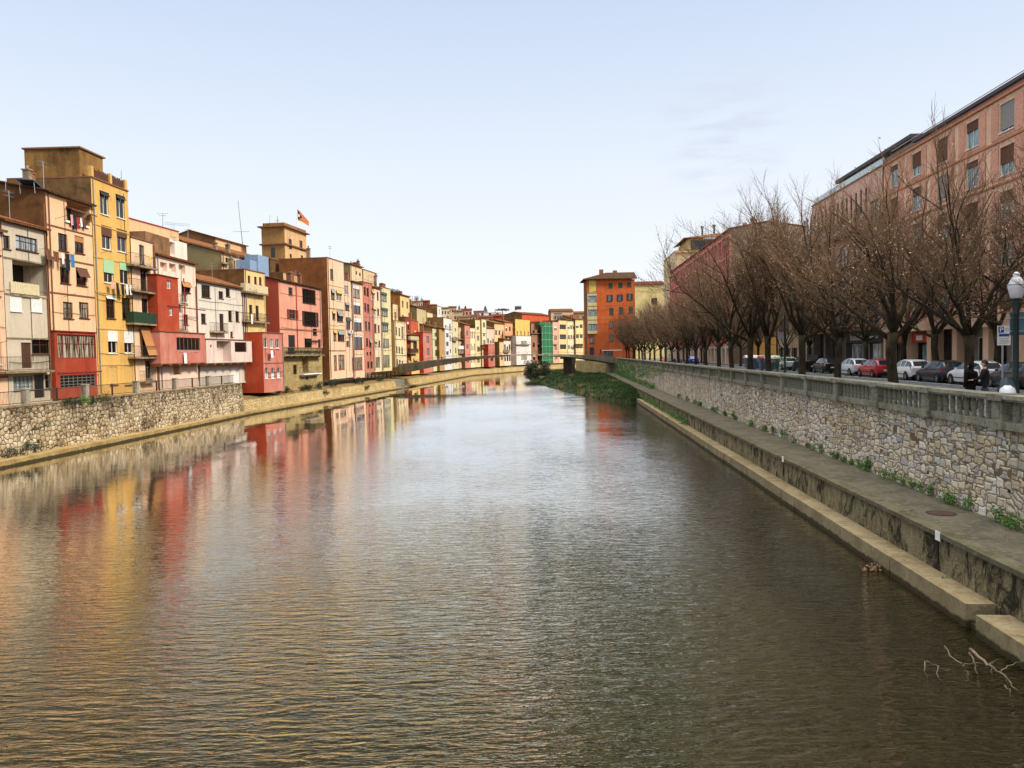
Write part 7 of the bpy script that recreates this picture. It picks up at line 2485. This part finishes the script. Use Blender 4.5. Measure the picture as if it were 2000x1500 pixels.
    b = MB(); b.box(p + V((-1.9, .8, .2)), (2.2, 0, 0), (0, .06, 0), (0, 0, 2.3)); b.build('glass_wall', M['glass_pale'], root)
    for x in (-2.0, 2.0):
        b = MB(); b.tube([p + V((x, .85, 0)), p + V((x, .85, 2.55))], .06, 6); b.build('post', M['steel'], root)
    # little notices on the walkway wall and the manhole cover
    for px, py, lab in ((1833, 1047, 'small white notice plate on the walkway wall nearest the ledge gap'), (1530, 897, 'small white notice plate far along the walkway wall')):
        d = ray(px, py)
        k = -(EYE - PT(10.0, 0)).dot(NX) / d.dot(NX)
        p = EYE + d * k
        root = empty('notice_plate', p, lab, 'plate', 'notice plates')
        b = MB(); b.box(p - AX * .13 - V((0, 0, .12)) - NX * .03, AX * .26, NX * .02, V((0, 0, .25))); b.build('plate', M['white'], root)
        b = MB(); b.tube([p - NX * .015 - V((0, 0, .11)), p - NX * .005 - V((0, 0, .75))], .025, 6); b.build('conduit', M['iron'], root)
    c = at_z(1838, 1003, 1.605)
    root = empty('manhole_cover', c, 'rusty round manhole cover in the riverside walkway', 'manhole cover')
    b = MB(); b.lathe(c, [(.36, 0), (.36, .018), (.33, .022), (.31, .016), (.02, .018)], 24); b.build('lid', plain('rust', lin('4a3426'), .85, var=.4), root)
    b = MB(); b.lathe(c, [(.42, 0), (.42, .010), (.365, .012)], 24); b.build('ring', M['iron_rust'], root)
    # driftwood caught below the ledge
    wood = plain('driftwood', lin('7d6d55'), .9, var=.45)
    root = empty('driftwood', at_z(1925, 1310, 0), 'tangle of bleached driftwood branches half sunk below the ledge', 'driftwood')
    b = MB()
    def stick(pts, r_):
        P = [at_z(x, y, max(z, -.1)) for x, y, z in pts]
        for a_, q in zip(P, pts): a_.z = q[2]
        Q = []
        for a_, c_ in zip(P, P[1:]):
            for q in range(4): Q.append(a_.lerp(c_, q / 4) + (V((RN.gauss(0, .022), RN.gauss(0, .022), RN.gauss(0, .018))) if q or Q else V((0, 0, 0))))
        Q.append(P[-1])
        b.tube(Q, [r_ * (1 - .75 * i / (len(Q) - 1)) for i in range(len(Q))], 6)
    stick([(1895, 1268, .30), (1930, 1298, .26), (1955, 1312, .2), (1990, 1350, .02)], .035)
    stick([(1893, 1275, .22), (1905, 1300, .1), (1912, 1322, -.03)], .025)
    stick([(1845, 1262, .2), (1872, 1298, .08), (1900, 1295, .15), (1940, 1296, .22)], .018)
    stick([(1806, 1292, .16), (1808, 1325, -.02)], .012)
    stick([(1806, 1292, .16), (1835, 1303, .1), (1858, 1312, -.02)], .010)
    stick([(1832, 1300, .14), (1830, 1325, .05), (1854, 1337, -.02)], .010)
    stick([(1885, 1310, .16), (1893, 1318, .12), (1890, 1335, -.02)], .010)
    stick([(1955, 1312, .2), (1975, 1298, .26), (1996, 1290, .3)], .014)
    stick([(1938, 1305, .2), (1940, 1330, -.02)], .012)
    stick([(1958, 1315, .15), (1968, 1335, -.02)], .012)
    stick([(1962, 1338, .06), (1978, 1356, -.03)], .014)
    stick([(1930, 1298, .26), (1955, 1287, .34)], .010)
    b.build('branches', wood, root, smooth='all')
    root = empty('leaf_clump', at_z(1703, 1110, 0), 'clump of dead brown leaves floating against the ledge', 'debris')
    b = MB(); drop_leaves(b, at_z(1700, 1108, .06), .32, 90, .075, 5, 0, .35); b.build('dead_leaves', M['leaf_dry'], root)


# ------------------------------------------------------------------- plants
def tuft(p, r_, h, n, seed, b, m=0):
    rr = random.Random(seed)
    for _ in range(n):
        a = rr.uniform(0, 6.28); q = r_ * math.sqrt(rr.random())
        base = V(p) + V((q * math.cos(a) * .7, q * math.sin(a), 0))
        tip = base + V((math.cos(a) * r_ * rr.uniform(.1, .8), math.sin(a) * r_ * rr.uniform(.1, .8), h * rr.uniform(.4, 1)))
        w = V((-math.sin(a), math.cos(a), 0)) * rr.uniform(.012, .035)
        mid = base.lerp(tip, .5) + V((0, 0, h * .12))
        b.face([base - w, base + w, mid + w * .8, mid - w * .8], m); b.face([mid - w * .8, mid + w * .8, tip], m)


def plants():
    rr = random.Random(5)
    # weeds at the foot of the rubble wall
    i = 0
    spots = [(1985, 1040, .32, .35), (1965, 1030, .2, .2), (1888, 985, .3, .42), (1868, 985, .22, .25), (1805, 963, .22, .28), (1770, 948, .28, .38), (1742, 940, .2, .25), (1720, 920, .18, .5), (1705, 922, .14, .4), (1690, 914, .16, .3),
             (1660, 903, .14, .22), (1643, 897, .12, .25), (1615, 885, .16, .4), (1594, 875, .12, .25), (1564, 858, .18, .5), (1550, 855, .14, .4), (1535, 848, .14, .45), (1520, 842, .14, .3), (1497, 832, .18, .35), (1462, 820, .18, .3), (1455, 818, .2, .5), (1438, 812, .18, .3),
             (1415, 806, .25, .35), (1400, 803, .2, .3), (1375, 793, .25, .35), (1360, 790, .3, .4), (1340, 784, .3, .35), (1320, 778, .3, .4)]
    for k in range(16):
        px = 1990 - 41 * k + rr.uniform(-12, 12)
        spots.append((px, 0, rr.uniform(.12, .26), rr.uniform(.15, .36)))
    for px, py, r_, h in spots:
        r_, h = r_ * 1.35, h * 1.3
        t = t_at(px, 12.3, py) if not py else at_z(px, py, 1.6).dot(AX)
        p = PT(12.34 - r_ * .5, t, 1.6)
        root = empty('weed_tuft', p, 'leafy green weed growing at the foot of the rubble wall', 'weed', 'weeds along the wall foot')
        b = MB()
        sc = 1.0 + max(0, (t - 40) / 60)
        for k in range(5): drop_leaves(b, p + V((rr.uniform(-.3, .1) * r_, rr.uniform(-.9, .9) * r_, h * rr.uniform(.2, .8))), r_ * .55, 30, .038 * sc, rr.random(), 0, 1.0)
        for k in range(3): b.tube([p + V((rr.uniform(-.1, .05), rr.uniform(-.15, .15), -.02)), p + V((rr.uniform(-.1, .05), rr.uniform(-.2, .2), h * .9))], .008, 3)
        b.build('leaves', M['leaf_green'], root)
    # fallen leaves and grit on the walkway and ledge, a few afloat
    b = MB()
    for k in range(900):
        t = 9 + 80 * rr.random() ** 1.5
        p = PT(rr.choice((12.3 - abs(rr.gauss(0, .22)), rr.uniform(10.4, 12.3), 10.05 - abs(rr.gauss(0, .10)), 10.05 - abs(rr.gauss(0, .10)), rr.uniform(9.45, 10.0))), t)
        pp = p.dot(NX)
        p.z = 1.618 if pp > 10.09 else .572
        if 9.9 < pp and p.z < 1: pp = 9.9
        a = rr.uniform(0, 6.28); s = rr.uniform(.015, .045)
        d1, d2 = V((math.cos(a), math.sin(a), rr.uniform(-.2, .3))) * s, V((-math.sin(a), math.cos(a), rr.uniform(-.2, .3))) * s * .6
        b.face([p - d1, p - d2, p + d1, p + d2])
    o = b.build('leaf_litter', M['leaf_dry']); tag(o, 'fallen brown leaves scattered along the walkway and ledge', 'leaves', None, 'stuff')
    # ferns on the lower ledge and the walkway wall
    for px, py, z, lab in ((1845, 1130, .55, 'small fern in the joint of the lower ledge'), (1617, 940, 1.2, 'small fern on the upper face of the walkway wall'), (1851, 1060, 1.2, 'small fern beside the white notice plate'), (1782, 1000, 1.58, 'yellowish sprig on the edge of the walkway')):
        p = at_z(px, py, z)
        root = empty('fern', p, lab, 'fern')
        b = MB(); drop_leaves(b, p, .10, 40, .03, rr.random()); b.build('leaves', M['leaf_green'], root)
    b = MB()
    for k in range(150):
        t = rr.uniform(62, 98)
        drop_leaves(b, PT(rr.uniform(9.75, 10.02), t, .58 + rr.uniform(0, .5)), .22, 22, .06, rr.random())
    o = b.build('ivy', M['leaf_green']); tag(o, 'green weeds spilling down the far walkway wall', 'weeds', None, 'stuff')
    # ivy hanging over the far end of the embankment wall
    b = MB()
    for k in range(360):
        t = 92 + 84 * rr.random() ** .6
        dens = min(1, (t - 90) / 55)
        z = 4.4 - 2.8 * rr.random() * (.25 + .75 * dens)
        drop_leaves(b, PT(12.2, t, z), .35, 16, .11, rr.random(), 0, 1.2)
    for k in range(260):
        t = rr.uniform(100, 175); drop_leaves(b, PT(rr.uniform(11.4, 12.2), t, 1.7 + rr.uniform(0, .4)), .35, 14, .10, rr.random())
    o = b.build('ivy', M['leaf_green']); tag(o, 'green ivy and weeds hanging on the far end of the embankment wall', 'ivy', None, 'stuff')
    # grassy mud bank
    out = [(16.4, 96), (13.2, 104), (10.6, 120), (7.2, 144), (5.2, 168), (4.2, 200), (5.0, 228)]
    b = MB()
    rows = []
    for (x, y) in dense(out, 2.5):
        t = V((x, y, 0)).dot(AX)
        edge = V((x, y, 0)); wall = PT(10.1, t)
        row = []
        for k in range(9):
            u = k / 8
            p = edge.lerp(wall, u)
            z = -.12 + 1.55 * math.sin(min(1, u * 1.9) * math.pi / 2) ** .6 * min(1, (y - 95) / 14) + .10 * math.sin(p.x * 2.1 + p.y * .7) * u
            row.append((p.x + .35 * math.sin(y * .55) * (1 - u), p.y, z))
        rows.append(row)
    n = 9
    for r_ in rows: b.v += r_
    for i in range(len(rows) - 1):
        for j in range(n - 1):
            b.f.append((i * n + j, i * n + j + 1, (i + 1) * n + j + 1, (i + 1) * n + j)); b.m.append(0)
    tag(b.build('mud_bank', concrete('bank_soil', lin('3c4226'), lin('2a3018'), lin('5a5234'), .5), smooth='all'), None, None, None, 'structure')
    g, d = MB(), MB()
    for k in range(9000):
        i = rr.randrange(len(rows) - 1); u = rr.random(); v = rr.random()
        j = min(7, int(u * 8)); f = u * 8 - j
        p = V(rows[i][j]).lerp(V(rows[i][j + 1]), f).lerp(V(rows[i + 1][j]).lerp(V(rows[i + 1][j + 1]), f), v)
        s = 1 + (p.y - 95) / 110
        tuft(p - V((0, 0, .05)), .18 * s, rr.uniform(.18, .5), 5, rr.random(), g)
    for k in range(170):
        i = rr.randrange(1, len(rows) - 1); j = rr.randrange(0, 8)
        p = V(rows[i][j]).lerp(V(rows[i][j + 1]), rr.random())
        sc = 1 + (p.y - 95) / 110
        for q in range(14): tuft(p + V((rr.gauss(0, .35), rr.gauss(0, .6), -.08)), .3 * sc, rr.uniform(.35, .8), 6, rr.random(), g, 2 if k % 14 == 0 else rr.choice((0, 0, 1, 1)))
    tag(g.build('grass', [plain('grass_green', lin('36521f'), .85, var=.5), plain('grass_dark', lin('223815'), .85, var=.5), M['reed_dry']]), 'low green grass and weeds covering the mud bank', 'grass', None, 'stuff')
    for k in range(160):
        x, y = 11.7 + rr.gauss(0, .8), 122 + rr.gauss(0, 3.0)
        tuft((x + .8, y, .1), .3, rr.uniform(.6, 1.2), 7, rr.random(), d)
    o = d.build('dry_reeds', M['reed_dry']); tag(o, 'straw coloured dry reeds at the edge of the mud bank', 'reeds', None, 'stuff')
    # dark bush beside the bridge pier
    p = at_y(1048, 724, 186); p.z = .4
    root = empty('bush', p, 'large dark bush on the bank beside the bridge pier', 'bush')
    b = MB()
    for k in range(150): drop_leaves(b, p + V((rr.uniform(-2.6, 2.9), rr.uniform(-1.8, 1.8), rr.uniform(.2, 4.0))), .75, 40, .17, rr.random())
    b.build('leaves', M['leaf_dark'], root)
    b = MB()
    for k in range(5): b.tube([p + V((rr.uniform(-.4, .4), rr.uniform(-.4, .4), -.4)), p + V((rr.uniform(-1.6, 1.6), rr.uniform(-.8, .8), 3))], .06, 5)
    b.build('stem', M['bark'], root)
    # bushes on the left quay coping and plants on its face
    W = dense(WATER, 2)
    line = [(x - .42, y) for x, y in shift(W, .9)]
    for px, r_, lab in ((121, .32, 'dark green cushion plant on the quay coping, nearest of the clumps'), (138, .32, 'dark green cushion plant on the quay coping, second of the clumps'), (155, .3, 'reddish green cushion plant on the quay coping'), (175, .3, 'small green cushion plant on the quay coping by the big bush'), (199, .55, 'big round green bush hanging over the quay coping')):
        q = meet(line, px, 780)
        p = V((q.x + .35, q.y, 3.72))
        root = empty('wall_plant', p, lab, 'plant')
        b = MB()
        for k in range(12): drop_leaves(b, p + V((rr.uniform(-.2, .35), rr.uniform(-1, 1) * r_, rr.uniform(-.5, .3) * r_ * 1.6)), r_ * .6, 40, .05, rr.random())
        b.build('leaves', M['leaf_green'] if px == 155 else M['leaf_dark'], root)
    Fq = Face(V((-32.85, 40, 0)), V((-31.6, 90, 0)))
    for px, py, hh, lab in ((282, 825, .9, 'small fan leaved plant rooted low on the quay wall'), (343, 815, 1.3, 'taller fan leaved plant rooted low on the quay wall'), (67, 838, .3, 'little plant high on the near quay wall'), (86, 828, .5, 'leafy tuft high on the near quay wall')):
        s, z = Fq.px(px, py, .1)
        p = Fq.pt(s, z, .12)
        root = empty('wall_plant', p, lab, 'plant')
        b = MB(); b.tube([p - V((0, 0, hh)), p], .025, 4)
        b.build('stem', M['bark'], root)
        b = MB(); drop_leaves(b, p + V((.1, 0, .05)), .34 if hh > .4 else .2, 90, .06, rr.random()); b.build('leaves', M['leaf_dark'], root)
    # weeds on the left ledge and terrace
    line = shift(W, .75)
    for px, py, r_, n, lab in ((67, 885, .7, 14, 'dark bush growing on the ledge below the near quay wall'), (40, 890, .5, 8, 'low weeds on the ledge beside the dark bush'), (15, 897, .6, 8, 'low weeds on the ledge at the frame edge')):
        q = meet(line, px, py)
        p = V((q.x, q.y, .5))
        root = empty('ledge_bush', p, lab, 'weed')
        b = MB()
        for k in range(n): drop_leaves(b, p + V((rr.uniform(-.3, .2), rr.uniform(-1, 1) * r_, rr.uniform(.05, .9) * r_)), .25, 40, .06, rr.random())
        b.build('leaves', M['leaf_dark'], root)
    line = shift(W, 1.7)
    for px, r_, h, lab in ((545, .9, .35, 'low weeds on the terrace before the salmon annex'), (562, 1.0, .5, 'round weeds at the foot of the stone based house'), (600, 2.2, .5, 'long strip of weeds on the terrace below the stone base'), (625, 1.2, .9, 'dark shrubs below the stained gable'), (650, 1.6, 1.0, 'shrubs in the gap under the first overhanging house'), (703, 1.8, .9, 'shrubs under the red glazed loggias'), (637, .8, .6, 'bush sprouting from the low bank wall'), (717, .9, .5, 'bush on the ledge below the coral house'), (744, .9, .6, 'shrubs on the terrace under the greenish cream house')):
        q = meet(line, px, 745)
        z = 1.95 if px not in (637, 717) else .9
        if px in (637, 717): q = meet(shift(W, .85), px, 770)
        p = V((q.x, q.y, z))
        root = empty('bank_shrub', p, lab, 'shrub')
        b = MB()
        for k in range(int(12 * r_)): drop_leaves(b, p + V((rr.uniform(-.5, .4), rr.uniform(-1, 1) * r_, rr.uniform(0, 1) * h)), .32, 34, .10, rr.random())
        b.build('leaves', M['leaf_dark'], root)
def main():
    mats()
    sky_and_lens()
    setting()
    railing_fence()
    br = bridge()
    left_houses()
    far_houses()
    skyline()
    right_buildings()
    street_trees()
    hill_trees()
    cars()
    street_things()
    people(br)
    plants()


main()
